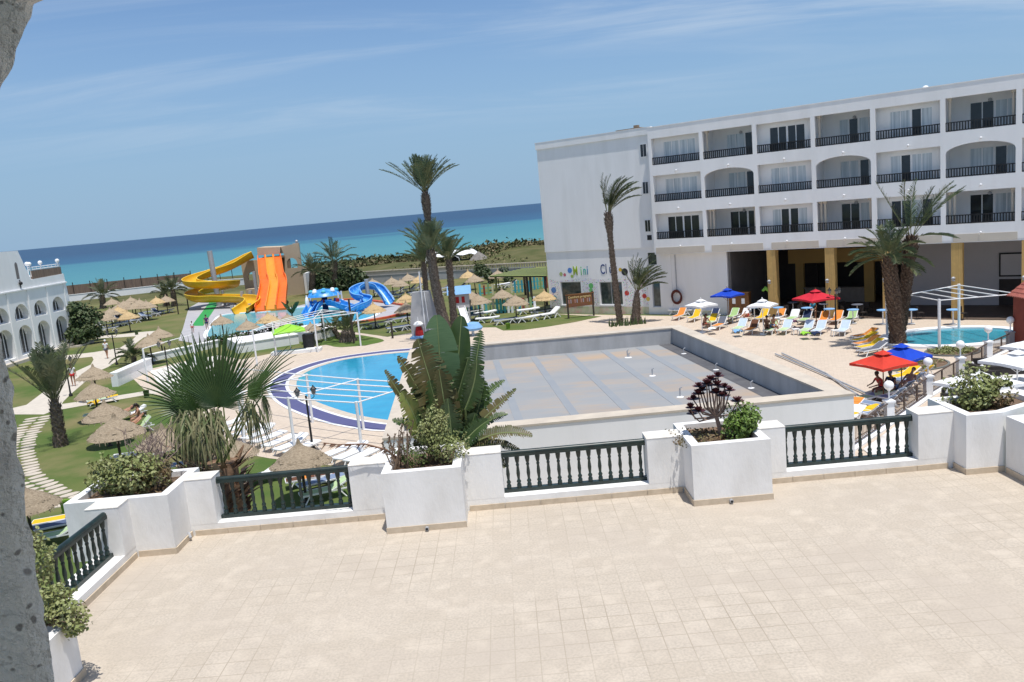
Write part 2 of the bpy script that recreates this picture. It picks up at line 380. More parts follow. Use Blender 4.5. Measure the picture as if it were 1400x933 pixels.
L.new(tint.outputs[2], hz.inputs[6]); hz.inputs[7].default_value = (2.4, 3.8, 5.5, 1)
L.new(hz.outputs[2], mc.inputs[6]); mc.inputs[7].default_value = (5.4, 6.2, 7.1, 1)
L.new(mc.outputs[2], bg.inputs['Color'])
SC.view_settings.view_transform = 'Standard'; SC.view_settings.look = 'None'; SC.view_settings.exposure = .22; SC.view_settings.gamma = 1
SC.render.engine = 'CYCLES'
# ================================================================ ground and sea
def sm(a, b, x):
    t = min(1, max(0, (x-a)/(b-a))); return t*t*(3-2*t)
def gh(x, y):
    z = 0.0
    if y > 178: z -= 3.2*sm(195, 262, y)
    d = sm(-50, -28, x)*sm(150, 178, y)*(1-sm(205, 232, y))
    z += d*(.55+.45*sin(x*.09+1)+.35*sin(x*.21+y*.07)+.25*sin(y*.3+x*.11))
    return z
xs = [-900,-500,-300,-200]+[-150+6*i for i in range(51)]+[200,300,500,900]
ys = [-60,-20,0,20,40,60,80,100,120,135]+[140+5*i for i in range(27)]+[300,340]
g = MB(); W = len(xs)
g.add([(x, y, gh(x, y)) for y in ys for x in xs], [(j*W+i, j*W+i+1, (j+1)*W+i+1, (j+1)*W+i) for j in range(len(ys)-1) for i in range(W-1)])
gm = M['grass']
# beach sand and dune cover by real position inside the ground's material
nt = gm.node_tree; N = nt.nodes; L = nt.links; b = N['Principled BSDF']; src = b.inputs['Base Color'].links[0].from_socket
geo = N.new('ShaderNodeNewGeometry'); sp = N.new('ShaderNodeSeparateXYZ'); L.new(geo.outputs['Position'], sp.inputs[0])
def mr(s, a, bb):
    r = N.new('ShaderNodeMapRange'); r.inputs['From Min'].default_value = a; r.inputs['From Max'].default_value = bb; L.new(s, r.inputs['Value']); return r.outputs['Result']
nz = N.new('ShaderNodeTexNoise'); nz.inputs['Scale'].default_value = .25; nz.inputs['Detail'].default_value = 8; L.new(geo.outputs['Position'], nz.inputs['Vector'])
mxd = N.new('ShaderNodeMix'); mxd.data_type = 'RGBA'; L.new(mr(nz.outputs['Fac'], .35, .65), mxd.inputs['Factor']); mxd.inputs[6].default_value = (.075,.085,.03,1); mxd.inputs[7].default_value = (.125,.115,.052,1)
m1 = N.new('ShaderNodeMix'); m1.data_type = 'RGBA'; L.new(mr(sp.outputs['Y'], 146, 152), m1.inputs['Factor']); m0 = N.new('ShaderNodeMix'); m0.data_type = 'RGBA'; mm0 = N.new('ShaderNodeMath'); mm0.operation = 'MULTIPLY'; L.new(mr(sp.outputs['Y'], 62, 125), mm0.inputs[0]); L.new(mr(nz.outputs['Fac'], .25, .62), mm0.inputs[1]); L.new(mm0.outputs[0], m0.inputs['Factor']); L.new(src, m0.inputs[6]); m0.inputs[7].default_value = (.175,.158,.072,1); L.new(m0.outputs[2], m1.inputs[6]); L.new(mxd.outputs[2], m1.inputs[7])
m2 = N.new('ShaderNodeMix'); m2.data_type = 'RGBA'; L.new(mr(sp.outputs['Y'], 226, 236), m2.inputs['Factor']); L.new(m1.outputs[2], m2.inputs[6]); m2.inputs[7].default_value = (.50,.42,.30,1)
L.new(m2.outputs[2], b.inputs['Base Color'])
struct(g.build('ground', gm, smooth=True, ang=180), 'garden lawn running down to scrubby dunes and the beach')
# sea
wm = bpy.data.materials.new('sea_water'); wm.use_nodes = True; nt = wm.node_tree; N = nt.nodes; L = nt.links; b = N['Principled BSDF']
geo = N.new('ShaderNodeNewGeometry'); sp = N.new('ShaderNodeSeparateXYZ'); L.new(geo.outputs['Position'], sp.inputs[0])
mpn = N.new('ShaderNodeMapping'); mpn.inputs['Scale'].default_value = (.0022, .009, 1); L.new(geo.outputs['Position'], mpn.inputs['Vector'])
nz = N.new('ShaderNodeTexNoise'); nz.inputs['Scale'].default_value = 1; nz.inputs['Detail'].default_value = 7; L.new(mpn.outputs[0], nz.inputs['Vector'])
ma = N.new('ShaderNodeMath'); ma.operation = 'MULTIPLY_ADD'; L.new(nz.outputs['Fac'], ma.inputs[0]); ma.inputs[1].default_value = 420; L.new(sp.outputs['Y'], ma.inputs[2])
sx = N.new('ShaderNodeMath'); sx.operation = 'MULTIPLY_ADD'; L.new(sp.outputs['X'], sx.inputs[0]); sx.inputs[1].default_value = -.35; L.new(ma.outputs[0], sx.inputs[2])
mrr = N.new('ShaderNodeMapRange'); mrr.inputs['From Min'].default_value = 400; mrr.inputs['From Max'].default_value = 1500; L.new(sx.outputs[0], mrr.inputs['Value'])
cr = N.new('ShaderNodeValToRGB'); L.new(mrr.outputs[0], cr.inputs[0]); e = cr.color_ramp.elements
e[0].position = 0; e[0].color = (.085,.27,.27,1); e[1].position = 1; e[1].color = (.010,.045,.105,1)
for p, c in ((.10, (.062,.222,.242,1)), (.33, (.042,.180,.222,1)), (.42, (.014,.075,.15,1))):
    q = e.new(p); q.color = c
L.new(cr.outputs[0], b.inputs['Base Color']); b.inputs['Roughness'].default_value = .35; b.inputs['Specular IOR Level'].default_value = .12
mpb = N.new('ShaderNodeMapping'); mpb.inputs['Scale'].default_value = (.10, .30, .2); L.new(geo.outputs['Position'], mpb.inputs['Vector'])
nb = N.new('ShaderNodeTexNoise'); nb.inputs['Scale'].default_value = 1; nb.inputs['Detail'].default_value = 6; L.new(mpb.outputs[0], nb.inputs['Vector'])
bp = N.new('ShaderNodeBump'); bp.inputs['Strength'].default_value = .55; bp.inputs['Distance'].default_value = .8; L.new(nb.outputs['Fac'], bp.inputs['Height']); L.new(bp.outputs[0], b.inputs['Normal'])
s = MB(); s.add([(-40000,215,-1.3),(40000,215,-1.3),(40000,45000,-1.3),(-40000,45000,-1.3)], [(0,1,2,3)])
struct(s.build('sea', wm), 'turquoise shallows turning to deep blue sea at the horizon')
# surf line at the water's edge
# ---------------------------------------------------------------- sheets on the ground
def catmull(P, n=6, closed=True):
    out = []; k = len(P)
    for i in range(k if closed else k-1):
        p0, p1, p2, p3 = (Vector(P[(i+j-1) % k]) if closed else Vector(P[min(max(i+j-1,0),k-1)]) for j in range(4))
        for t in range(n):
            t /= n
            out.append(tuple(.5*((2*p1)+(p2-p0)*t+(2*p0-5*p1+4*p2-p3)*t*t+(3*p1-p0-3*p2+p3)*t**3)))
    if not closed: out.append(tuple(P[-1]))
    return out
def px(pts, z=0): return [tuple(G(a, b, z))[:2] for a, b in pts]
def sheet(name, poly, z, m, label, z0=None):
    b = MB(); b.prism(poly, z0 if z0 is not None else z-.1, z, side=z0 is not None)
    return struct(b.build(name, m), label)
def offs(P, d):
    k = len(P); out = []
    ar = sum(P[i][0]*P[(i+1)%k][1]-P[(i+1)%k][0]*P[i][1] for i in range(k)); sg = 1 if ar > 0 else -1
    for i in range(k):
        a, b = Vector(P[i-1][:2]), Vector(P[(i+1)%k][:2]); t = (b-a).normalized()
        out.append((P[i][0]+t.y*d*sg, P[i][1]-t.x*d*sg))
    return out
def ring(name, inner, outer, z, m, label, z0=None):
    b = MB(); k = len(inner); b.add([(p[0],p[1],z) for p in inner]+[(p[0],p[1],z) for p in outer], [(i, i+k, (i+1)%k+k, (i+1)%k) for i in range(k)])
    if z0 is not None:
        b.add([(p[0],p[1],z) for p in outer]+[(p[0],p[1],z0) for p in outer], [(i, i+k, (i+1)%k+k, (i+1)%k) for i in range(k)])
        b.add([(p[0],p[1],z) for p in inner]+[(p[0],p[1],z0) for p in inner], [(i, (i+1)%k, (i+1)%k+k, i+k) for i in range(k)])
    return struct(b.build(name, m), label)
# pool deck (beige tiles) : near-left edge, plaza, far edge, then the right side out to the hotel
left = px([(482,640),(436,635),(368,627),(318,618),(296,602),(262,575),(228,548),(196,532),(180,516),(200,506),(262,492),(300,486),(330,492),(400,478),(446,472),(462,475),(500,473),(526,466.5),(500,459.5),(462,454.5),(420,453),(420,449.5),(462,451.5),(530,461),(572,454),(600,452),(642,448.5),(678,448),(688,452.5),(716,451.5),(750,447),(786,441),(823,433),(790,431.5),(752,429.5)])
deck = left+[(14,72),(70,27),(70,-10),(20,22),(11.6,20),(-4,22),(-6,33)]
sheet('pool_deck', deck, .012, M['deck'], 'beige tiled deck around the pools')
# garden paths
sheet('path', px([(14,567),(60,567),(80,559),(87,549),(97,539),(118,521),(130,510),(148,502),(160,494),(166,488),(180,474),(196,462),(212,457),(222,455),(220,452),(196,454),(160,458),(112,461),(112,464),(165,461.5),(186,460),(180,466),(164,476),(128,482),(84,487),(88,492),(126,488),(128,492),(124,499),(104,508),(92,518),(70,529),(56,539),(36,554),(14,559)]), .010, M['concrete_path'], 'pale concrete garden path past the arcaded building')
sheet('path', px([(84,553),(112,549),(150,543),(200,535),(240,530),(240,534),(196,541),(150,549),(108,556),(80,561)]), .014, M['concrete_path'], 'narrow pale path joining the garden path to the pool plaza')
# lawn islands lying on the deck
sheet('lawn', catmull(px([(444,463),(470,458.5),(500,459.8),(525,466),(500,472.3),(462,475),(446,470)])), .018, M['grass_fresh'], 'green lawn island with short palms beside the pool deck')
sheet('plaza', px([(205,508),(262,493),(300,486),(300,520),(262,560),(232,546)]), .018, M['white_top'], 'white paved plaza behind the fan palm')
# big pool
POOL = catmull([(-6.0,42.9),(-6.9,43.3),(-9.46,45.74),(-12.87,50.68),(-15.05,55.9),(-15.35,60.4),(-13.6,64.0),(-10.55,65.1),(-8.4,65.1),(-6.0,65.0)], 6, False)
def water(name, c1, c2, rough=.06):
    m = mat(name, c1, c2, .7, rough, spec=.5, coord='World'); n = m.node_tree; b = n.nodes['Principled BSDF']
    g = n.nodes.new('ShaderNodeNewGeometry'); v = n.nodes.new('ShaderNodeTexNoise'); v.inputs['Scale'].default_value = 2.2; v.inputs['Detail'].default_value = 3; n.links.new(g.outputs['Position'], v.inputs['Vector'])
    bp = n.nodes.new('ShaderNodeBump'); bp.inputs['Strength'].default_value = .12; bp.inputs['Distance'].default_value = .1; n.links.new(v.outputs['Fac'], bp.inputs['Height']); n.links.new(bp.outputs[0], b.inputs['Normal'])
    return m
M['pool'] = water('pool_water', (.022,.285,.47), (.03,.34,.53)); M['splash'] = water('splash_pool_water', (.10,.46,.58), (.13,.52,.62)); M['round'] = water('round_pool_water', (.035,.27,.36), (.05,.32,.41))
sheet('pool_water', POOL, .022, M['pool'], 'bright blue swimming pool water')
ring('pool_coping', POOL, offs(POOL,.55), .030, M['coping'], 'stone edge of the swimming pool')
ring('pool_edge_band', offs(POOL,.55), offs(POOL,.75), .034, M['trim'], 'white line around the pool edge')
ring('pool_border', offs(POOL,.75), offs(POOL,1.75), .030, flat('border_tile', (.10,.10,.22), .6), 'purple blue tiled border round the swimming pool')
ring('pool_edge_band', offs(POOL,1.75), offs(POOL,1.95), .034, M['trim'], 'outer white line around the purple pool border')
for t in (12, 17, 22, 28, 34, 40):
    p = offs(POOL,1.25)[t]; d = MB(); d.box(p[0]-.16,p[1]-.12,.036,p[0]+.16,p[1]+.12,.05)
# round pool on the right
RP = [(28.0+3.9*cos(2*pi*i/48), 51.7+2.75*sin(2*pi*i/48)) for i in range(48)]
sheet('pool_water', RP, .06, M['round'], 'small oval teal pool under the palm')
ring('pool_coping', RP, offs(RP,.75), .16, M['trim'], 'raised white rim of the oval pool', .0)
# flower beds
def ell(a, b, rx, ry, n=32, z=0, rot=0):
    c = G(a, b, z); return [(c.x+rx*cos(2*pi*i/n)*cos(rot)-ry*sin(2*pi*i/n)*sin(rot), c.y+rx*cos(2*pi*i/n)*sin(rot)+ry*sin(2*pi*i/n)*cos(rot)) for i in range(n)]
for a, b, rx, ry, lab in ((1302,482,1.42,1.15,'round soil flower bed below the oval pool'), (1243,499,2.0,1.7,'round soil flower bed under the blue umbrella')):
    e_ = ell(a, b, rx, ry)
    sheet('flower_bed', e_, .05, M['soil'], lab)
    ring('bed_kerb', e_, offs(e_,.12), .09, flat('bed_kerb', (.16,.17,.16)), 'dark kerb of a '+lab, 0)
# water park
AP = px([(244,466),(250,450),(258,421.5),(272,413.5),(318,411),(324,420),(352,426),(386,423.5),(425,414.5),(468,411),(490,410),(545,417.2),(558,419.5),(565,424),(553.6,429),(532,435),(500,440.5),(483,443.5),(445,448.5),(400,453),(340,460),(280,472)])
sheet('splash_apron', AP, .020, M['apron'], 'grey concrete apron of the water slide pool')
SP = catmull(px([(284,458),(296,440),(306,431.5),(336,428.5),(362,427),(388,423.5),(420,420.5),(450,421),(482,424),(506,426),(514,430),(505,435),(480,440.5),(440,443.5),(410,447),(380,450),(330,456),(295,464)]), 4)
sheet('splash_pool_water', SP, .028, M['splash'], 'shallow turquoise splash pool below the slides')
ring('splash_pool_edge', SP, offs(SP,.45), .10, M['trim'], 'white edge of the splash pool', .0)
KE = px([(468,411),(490,410),(545,417.2),(558,419.5),(565,424),(553.6,429),(532,435),(500,440.5),(483,443.5),(445,448.5),(400,453)])
kb = MB()
for i in range(len(KE)-1):
    a, b_ = Vector((*KE[i],.10)), Vector((*KE[i+1],.10)); n_ = max(1, int((b_-a).length/1.5))
    for q in range(n_): kb.bar(a.lerp(b_, q/n_), a.lerp(b_, (q+.93)/n_), .45, .24)
struct(kb.build('splash_kerb', M['kerb_red']), 'red painted kerb round the water park')
sheet('green_strip', px([(262,446),(278,446),(300,413),(287,413)]), .026, flat('greenrun', (.03,.30,.07)), 'green painted strip across the grey apron')
# ================================================================ foreground terrace
T = 5.5
b = MB(); b.box(-6.66,-3,T-.4,8.32,14.12,T)
struct(b.build('terrace_floor', M['terrace']), 'beige tiled terrace floor in the foreground')
WL = thing('parapet_wall', 'long white rendered parapet wall with posts around the tiled terrace', 'parapet', (0,14.1,T))
b = MB()
Y0, Y1 = 14.10, 14.55
b.box(-7.2,-3,0,-6.664,14.10,T+.2); b.box(-7.198,9.6,T+.2,-6.66,10.62,T+1.0); b.box(8.324,-3,0,8.8,13.66,T+1.0); b.box(-7.2,Y0+.002,0,8.8,Y1,T+.2)
for x0, x1 in ((-6.0,-5.52),(-3.09,-2.40),(-1.05,-.38),(2.21,2.84),(4.18,4.67),(7.03,7.66)):
    b.box(x0, Y0, T+.2, x1, Y1-.002, T+1.02)
b.box(-7.198,12.96,T+.2,-6.66,13.36,T+1.02)
w = b.build('wall', M['white'], WL, world=True)
b = MB()
for x0, x1 in ((-6.0,-5.52),(-3.09,-2.40),(-1.05,-.38),(2.21,2.84),(4.18,4.67),(7.03,7.66)):
    b.box(x0-.004, Y0-.004, T+1.022, x1+.004, Y1+.004, T+1.036)
b.box(-7.202,12.956,T+1.022,-6.656,13.38,T+1.036)
b.build('coping', M['white_top'], WL, world=True)
b = MB()                                                         # skirting tiles
for x0, x1 in ((-5.93,-2.43),(-1.02,2.80),(4.21,7.55)):
    n = max(1, round((x1-x0)/.6))
    for i in range(n): b.box(x0+(x1-x0)*i/n+.004, Y0-.022, T, x0+(x1-x0)*(i+1)/n-.004, Y0-.002, T+.10)
for i in range(6): b.box(-6.66,9.64+i*.615+.004,T,-6.64,9.64+(i+1)*.615-.004,T+.10)
b.box(8.30,9,T,8.322,13.62,T+.1)
b.build('skirting', M['skirt'], WL, world=True)
# planters -------------------------------------------------------
def planter(label, poly, zt, wall=.15, rad=None, z0=T, skirt=(), group=None):
    c = (sum(p[0] for p in poly)/len(poly), sum(p[1] for p in poly)/len(poly), z0)
    t = thing('planter', label, 'planter', c, group=group)
    inn = offs(poly, -wall); k = len(poly)
    b = MB(); ar = sum(poly[i][0]*poly[(i+1)%k][1]-poly[(i+1)%k][0]*poly[i][1] for i in range(k)) > 0
    for i in range(k):
        j = (i+1) % k; q = [poly[i], poly[j]]
        b.add([(*poly[i],z0),(*poly[j],z0),(*poly[j],zt),(*poly[i],zt)], [(0,1,2,3) if ar else (3,2,1,0)])
        b.add([(*poly[i],zt),(*poly[j],zt),(*inn[j],zt),(*inn[i],zt)], [(0,1,2,3) if ar else (3,2,1,0)])
        b.add([(*inn[i],zt),(*inn[j],zt),(*inn[j],zt-.3),(*inn[i],zt-.3)], [(0,1,2,3) if ar else (3,2,1,0)])
    o = b.build('box', M['white'], t, world=True)
    bv = MB(); bv.prism(inn, zt-.32, zt-.10, side=False); bv.build('soil', M['soil'], t, world=True)
    if skirt:
        s_ = MB()
        for (x0,y0,x1,y1) in skirt: s_.box(x0,y0,z0,x1,y1,z0+.105)
        s_.build('skirting', M['skirt'], t, world=True)
    return t
def offs(P, d):
    k = len(P); out = []
    ar = sum(P[i][0]*P[(i+1)%k][1]-P[(i+1)%k][0]*P[i][1] for i in range(k)); sg = 1 if ar > 0 else -1
    for i in range(k):
        a = Vector(P[i][:2])-Vector(P[i-1][:2]); c = Vector(P[(i+1)%k][:2])-Vector(P[i][:2]); a.normalize(); c.normalize()
        n1 = Vector((a.y,-a.x))*sg; n2 = Vector((c.y,-c.x))*sg; m = n1+n2
        m = m/max(.3, m.dot(n1)) if m.length > 1e-6 else n1
        out.append((P[i][0]+m.x*d, P[i][1]+m.y*d))
    return out
def rp(x0, y0, x1, y1): return [(x0,y0),(x1,y0),(x1,y1),(x0,y1)]
P1 = planter('white planter box holding the tall broad-leaved plant and shrubs', rp(-2.40,13.38,-1.05,14.86), T+1.06, skirt=((-2.41,13.358,-1.04,13.378),))
P2 = planter('white planter box holding the purple rosette succulent', rp(2.84,13.38,4.18,14.86), T+1.06, skirt=((2.83,13.358,4.19,13.378),(2.818,13.378,2.838,14.078)))
P3 = planter('white corner planter box at the right end holding a round shrub', [(7.66,13.70),(8.30,13.70),(9.35,14.2),(9.35,15.0),(7.66,15.0)], T+1.06, skirt=((7.645,13.675,8.32,13.695),(7.64,13.695,7.658,14.09)))
P4 = planter('white corner planter box at the left bend of the parapet', rp(-7.75,13.36,-6.0,14.86), T+1.04, skirt=((-6.62,13.335,-5.98,13.355),(-5.995,13.36,-5.97,14.08)))
P5 = planter('white planter box against the near left railing', rp(-7.3,7.4,-5.70,9.60), T+.78, wall=.12, skirt=((-5.695,7.4,-5.675,9.62),(-6.64,9.605,-5.70,9.625)))
for i, (x_, lab) in enumerate(((-1.72,'short drain pipe stub at the foot of the planter with the broad-leaved plant'),(3.46,'short drain pipe stub at the foot of the planter with the purple succulent'))):
    b = MB(); b.tube([(x_,13.37,T+.05),(x_,13.30,T+.05)], .032, 12); b.tube([(x_,13.3005,T+.05),(x_,13.296,T+.05)], .022, 12, 1)
    tag(b.build('drain_pipe', [M['steel'], M['black_iron']], smooth=True), lab, 'drain pipe')
# balustrades ----------------------------------------------------
BAL = [(.028,0),(.040,.0),(.042,.06),(.034,.075),(.028,.09),(.040,.11),(.040,.125),(.022,.16),(.026,.20),(.034,.27),(.028,.34),(.022,.40),(.030,.425),(.030,.44),(.022,.455),(.034,.49),(.044,.56),(.044,.60)]
bm_ = MB(); bm_.lathe(BAL, n=8); BALME = bm_.build('baluster', M['green_iron'], smooth=True); 
def balustrade(label, a, b_, nb):
    a = Vector(a); b_ = Vector(b_); d = (b_-a); L_ = d.length; rz = atan2(d.y, d.x)
    t = thing('balustrade', label, 'balustrade', a, rz, 'dark green balustrades of the terrace')
    r = MB(); r.box(0,-.055,.865,L_,.055,.915); r.tube([(0,0,.925),(L_,0,.925)], .05, 10)
    r.build('top_rail', M['green_iron'], t, smooth=True, ang=50)
    r = MB(); r.box(0,-.05,.20,L_,.05,.265); r.build('bottom_rail', M['green_iron'], t)
    for i in range(nb):
        c = BALME.copy(); COL.objects.link(c); c.parent = t; c.location = (L_*(i+.5)/nb, 0, .265)
    return t
YB = 14.36
balustrade('dark green balustrade in front of the lawn and fan palm trunk', (-5.52,YB,T), (-3.09,YB,T), 14)
balustrade('dark green balustrade between the two front planters', (-.38,YB,T), (2.21,YB,T), 14)
balustrade('dark green balustrade nearest the hotel side of the terrace', (4.67,YB,T), (7.03,YB,T), 14)
balustrade('dark green balustrade running along the left side of the terrace', (-6.9,10.62,T), (-6.9,12.96,T), 13)
bpy.data.objects.remove(BALME)
b = MB()                                                         # small drain pipe at the inner corner
tag(MB().tube([(-5.99,13.95,T+.12),(-5.93,13.85,T+.06)], .025, 8).build('corner_pipe', M['steel'], smooth=True), 'small metal pipe end in the inner left corner of the terrace', 'pipe')
# own balcony ----------------------------------------------------
BW = thing('balcony', 'rough stuccoed balcony arch wall in shade at the left edge', 'balcony', (-.6,.7,9.2))
prof = [(60,-8),(47,25),(38,45),(24,75),(12,110),(0,142),(-14,190),(-24,250),(-28,330),(-22,410),(-8,470),(0,500),(8,545),(15,600),(27,690),(38,760),(49,820),(59,880),(70,945),(78,1010)]
poly = [atY(a-(15 if c < 200 else 9), c-(26 if 20 < c < 200 else 0), .62) for a, c in prof]
m_ = MB(); K = len(poly); NS = 6
fine = []
for i in range(K-1):
    for q in range(NS): fine.append(poly[i].lerp(poly[i+1], q/NS))
fine.append(poly[-1])
# front face displaced with pits: grid from the profile leftwards
NXG = 26; vs = []; fs = []
from mathutils import noise as mn
for i, p in enumerate(fine):
    for j in range(NXG+1):
        q = Vector((p.x-(j/NXG)**1.3*.55, .62, p.z)); 
        h = mn.fractal(Vector((q.x*38, q.z*38, 3)), 1.0, 2.0, 4)*.0035
        pit = mn.noise(Vector((q.x*62+9, q.z*62, 7))); h -= max(0, pit-.42)*.016
        e_ = 0 if j > 1 else (.016 if j == 0 else .004)
        vs.append((q.x+(mn.noise(Vector((q.z*55,1,j)))*.003 if j < 2 else 0), q.y-h+e_, q.z))
for i in range(len(fine)-1):
    for j in range(NXG):
        a = i*(NXG+1)+j; fs.append((a, a+NXG+1, a+NXG+2, a+1))
k0 = len(vs)
for i, p in enumerate(fine): vs.append((p.x*1.5-.05, .90, CH+(p.z-CH)*1.3)); vs.append((p.x*1.5-.75, .90, CH+(p.z-CH)*1.3))
for i in range(len(fine)-1):
    fs.append((i*(NXG+1), k0+2*i, k0+2*i+2, (i+1)*(NXG+1)))
    fs.append((k0+2*i, k0+2*i+1, k0+2*i+3, k0+2*i+2))
m_.add(vs, fs); m_.build('arch_wall', M['stucco'], BW, smooth=True, world=True, ang=60)
b = MB(); b.box(-2.5,-3.5,12.3,4.5,.95,12.6); b.build('shade_ceiling', M['hotel'], BW, world=True)  # unseen slab added overhead to keep the sun off the arch wall
b = MB(); b.box(-2.5,-3.5,8.9,4.5,.2,9.15); b.build('floor', M['terrace'], BW, world=True)
b = MB(); b.box(-2.5,-3.6,9.15,4.5,-3.3,12.3); b.build('room_wall', M['hotel'], BW, world=True)
# ================================================================ flat roofed building between terrace and pools
RB = thing('flat_roof_building', 'low white flat roofed building with parapet and patchy grey blue roof', 'building', (3.2,35.5,0))
RZ, FZ = 3.6, 2.72
outer = [(-4.55,26.6),(11.25,26.9),(9.15,44.4),(-5.55,44.45)]
inner = offs(outer, -.62)
k = 4; b = MB()
for i in range(k):
    j = (i+1) % k
    b.add([(*outer[i],0),(*outer[j],0),(*outer[j],RZ-.06),(*outer[i],RZ-.06)], [(0,1,2,3)], 0)
b.build('wall', M['hotel'], RB, world=True)
b = MB()
for i in range(k):
    j = (i+1) % k
    b.add([(*inner[i],RZ-.05),(*inner[j],RZ-.05),(*inner[j],FZ-.02),(*inner[i],FZ-.02)], [(0,1,2,3)], 0)
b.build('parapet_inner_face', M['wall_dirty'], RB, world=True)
o2 = offs(outer, .03); i2 = offs(inner, -.03); b = MB()
for i in range(k):
    j = (i+1) % k
    b.add([(*o2[i],RZ),(*o2[j],RZ),(*i2[j],RZ),(*i2[i],RZ)], [(0,1,2,3)])
    b.add([(*o2[i],RZ),(*o2[j],RZ),(*o2[j],RZ-.07),(*o2[i],RZ-.07)], [(3,2,1,0)])
    b.add([(*i2[i],RZ),(*i2[j],RZ),(*i2[j],RZ-.07),(*i2[i],RZ-.07)], [(0,1,2,3)])
b.build('coping', M['coping'], RB, world=True)
b = MB(); b.prism(offs(inner,.01), FZ-.3, FZ, side=False); b.build('roof', M['roofgrey'], RB, world=True)
b = MB()
for t in (.14,.29,.44,.58,.72,.86):
    p = Vector((*inner[0],FZ+.006)).lerp(Vector((*inner[1],FZ+.006)), t); q = Vector((*inner[3],FZ+.006)).lerp(Vector((*inner[2],FZ+.006)), t)
    b.bar(p+(q-p)*.01, q-(q-p)*.01, .34, .006)
sub(b.build('roof_seams', M['seam'], RB, world=True), 'long grey blue sealing strips across the roof')
b = MB(); b.add([(inner[1][0]-.75,inner[1][1],FZ+.012),(inner[1][0]-.02,inner[1][1]+.02,FZ+.012),(inner[2][0]-.02,inner[2][1]-.02,FZ+.012),(inner[2][0]-.75,inner[2][1]-.02,FZ+.012)], [(0,1,2,3)])  # shadow of the right parapet, laid on the roof as a dark strip
sub(b.build('parapet_shadow', mat('painted_shadow', (.085,.085,.095), (.12,.12,.125), 2, .8, coord='World'), RB, world=True), 'dark strip painted as shadow along the right parapet')
for (a, c, hh) in ((858,489,.35),(892,514,.3),(930,543,.35),(935,484,.25),(979,506,.25),(1027,531,.25),(860,489,.2)):
    p = G(a, c, FZ); v = MB(); v.lathe([(.15,0),(.13,.015),(.05,.03)], p, 10, 1); v.tube([p, p+Vector((0,0,hh)), p+Vector((.08,0,hh+.05))], .03, 8)
    v.build('vent_pipe', [M['steel'], M['trim']], RB, smooth=True, world=True)
# pipes lying along the deck on the right of that building
for (pts, lab) in (([(1060,484),(1120,509),(1196,543)],'long grey metal pipe lying on the deck edge beside the flat roof'), ([(1069,483),(1130,511),(1188,551)],'second thinner grey metal pipe lying on the deck edge')):
    b = MB(); b.tube([G(x,y,.12) for x,y in pts], .05, 8); b.tube([G(pts[-1][0]-2,pts[-1][1]-1,.12), G(*pts[-1],.12)], .065, 8)
    tag(b.build('metal_pipe', M['steel'], smooth=True), lab, 'pipe')
# ================================================================ the hotel
HO = Vector((3.97,80,0)); HU = Vector((.785,-.6195,0)).normalized(); HN = Vector((HU.y*-1, HU.x, 0))
if HN.y < 0: HN = -HN
def H(s, d, z): return HO+HU*s+HN*d+Vector((0,0,z))
def FH(px_, py_, d=0):
    r = ray(px_, py_); n = HN; t = (n.x*HO.x+n.y*HO.y+d)/(n.x*r.x+n.y*r.y)
    p = Vector((r.x*t, r.y*t, CH+r.z*t)); q = p-HO
    return q.x*HU.x+q.y*HU.y, p.z
HX = Matrix((HU, HN, ZUP)).transposed().to_4x4(); HX.translation = HO
HT = thing('hotel_building', 'white four storey hotel block with rows of balconies and a mural ground floor', 'hotel', H(18,3,0))
BAYS = [(12.0,16.42),(16.72,20.95),(21.28,25.52),(25.84,29.82),(30.17,34.42),(34.74,38.95),(39.3,43.5)]
ROWS = [(13.12,15.40),(9.98,12.26),(6.74,9.0)]
RT = 16.30
holes = []
for ri, (z0, z1) in enumerate(ROWS):
    for bi, (s0, s1) in enumerate(BAYS):
        if ri == 1 and bi % 2: holes.append(arch(s0, s1, z0, z1-.62, .62, 12))
        else: holes.append(rect(s0, s1, z0, z1 if bi % 2 else z1-.04))
b = MB(); b.holed([(11.72,5.62),(44.5,5.62),(44.5,RT),(11.72,RT)], holes, H(0,0,0), HU, ZUP, HN, .30)
b.xf(Matrix.Identity(4)); b.build('facade_wall', M['hotel'], HT, world=True)
b = MB()
b.box(-.55,.72,6.03,11.72,.95,15.82,X=HX)                         # mini club side, upper wall
b.box(11.72,.02,5.62,11.95,.72,RT-.002,X=HX)
b.box(-.55,.95,5.9,44.5,14,15.8,X=HX)if False else None
b.build('side_wall', M['hotel'], HT, world=True)
b = MB(); b.box(-.62,.60,15.82,11.72,.97,RT+.12,X=HX); b.box(-.62,.97,15.82,-.4,14,RT+.12,X=HX); b.box(11.72,.30,15.75,44.5,14,RT-.3,X=HX); b.box(-.4,.97,15.5,11.72,14,15.8,X=HX)
b.box(11.72,-.03,RT,44.5,.3,RT+.05,X=HX); b.box(-.64,.58,RT+.121,11.719,.99,RT+.16,X=HX)
b.build('roof', M['hotel'], HT, world=True)
b = MB(); b.box(-.5,.97,0,-.25,14,15.82,X=HX); b.box(44.2,.3,0,44.5,14,15.7,X=HX); b.box(-.25,13.8,0,44.2,14,15.5,X=HX)
b.build('end_wall', M['hotel'], HT, world=True)
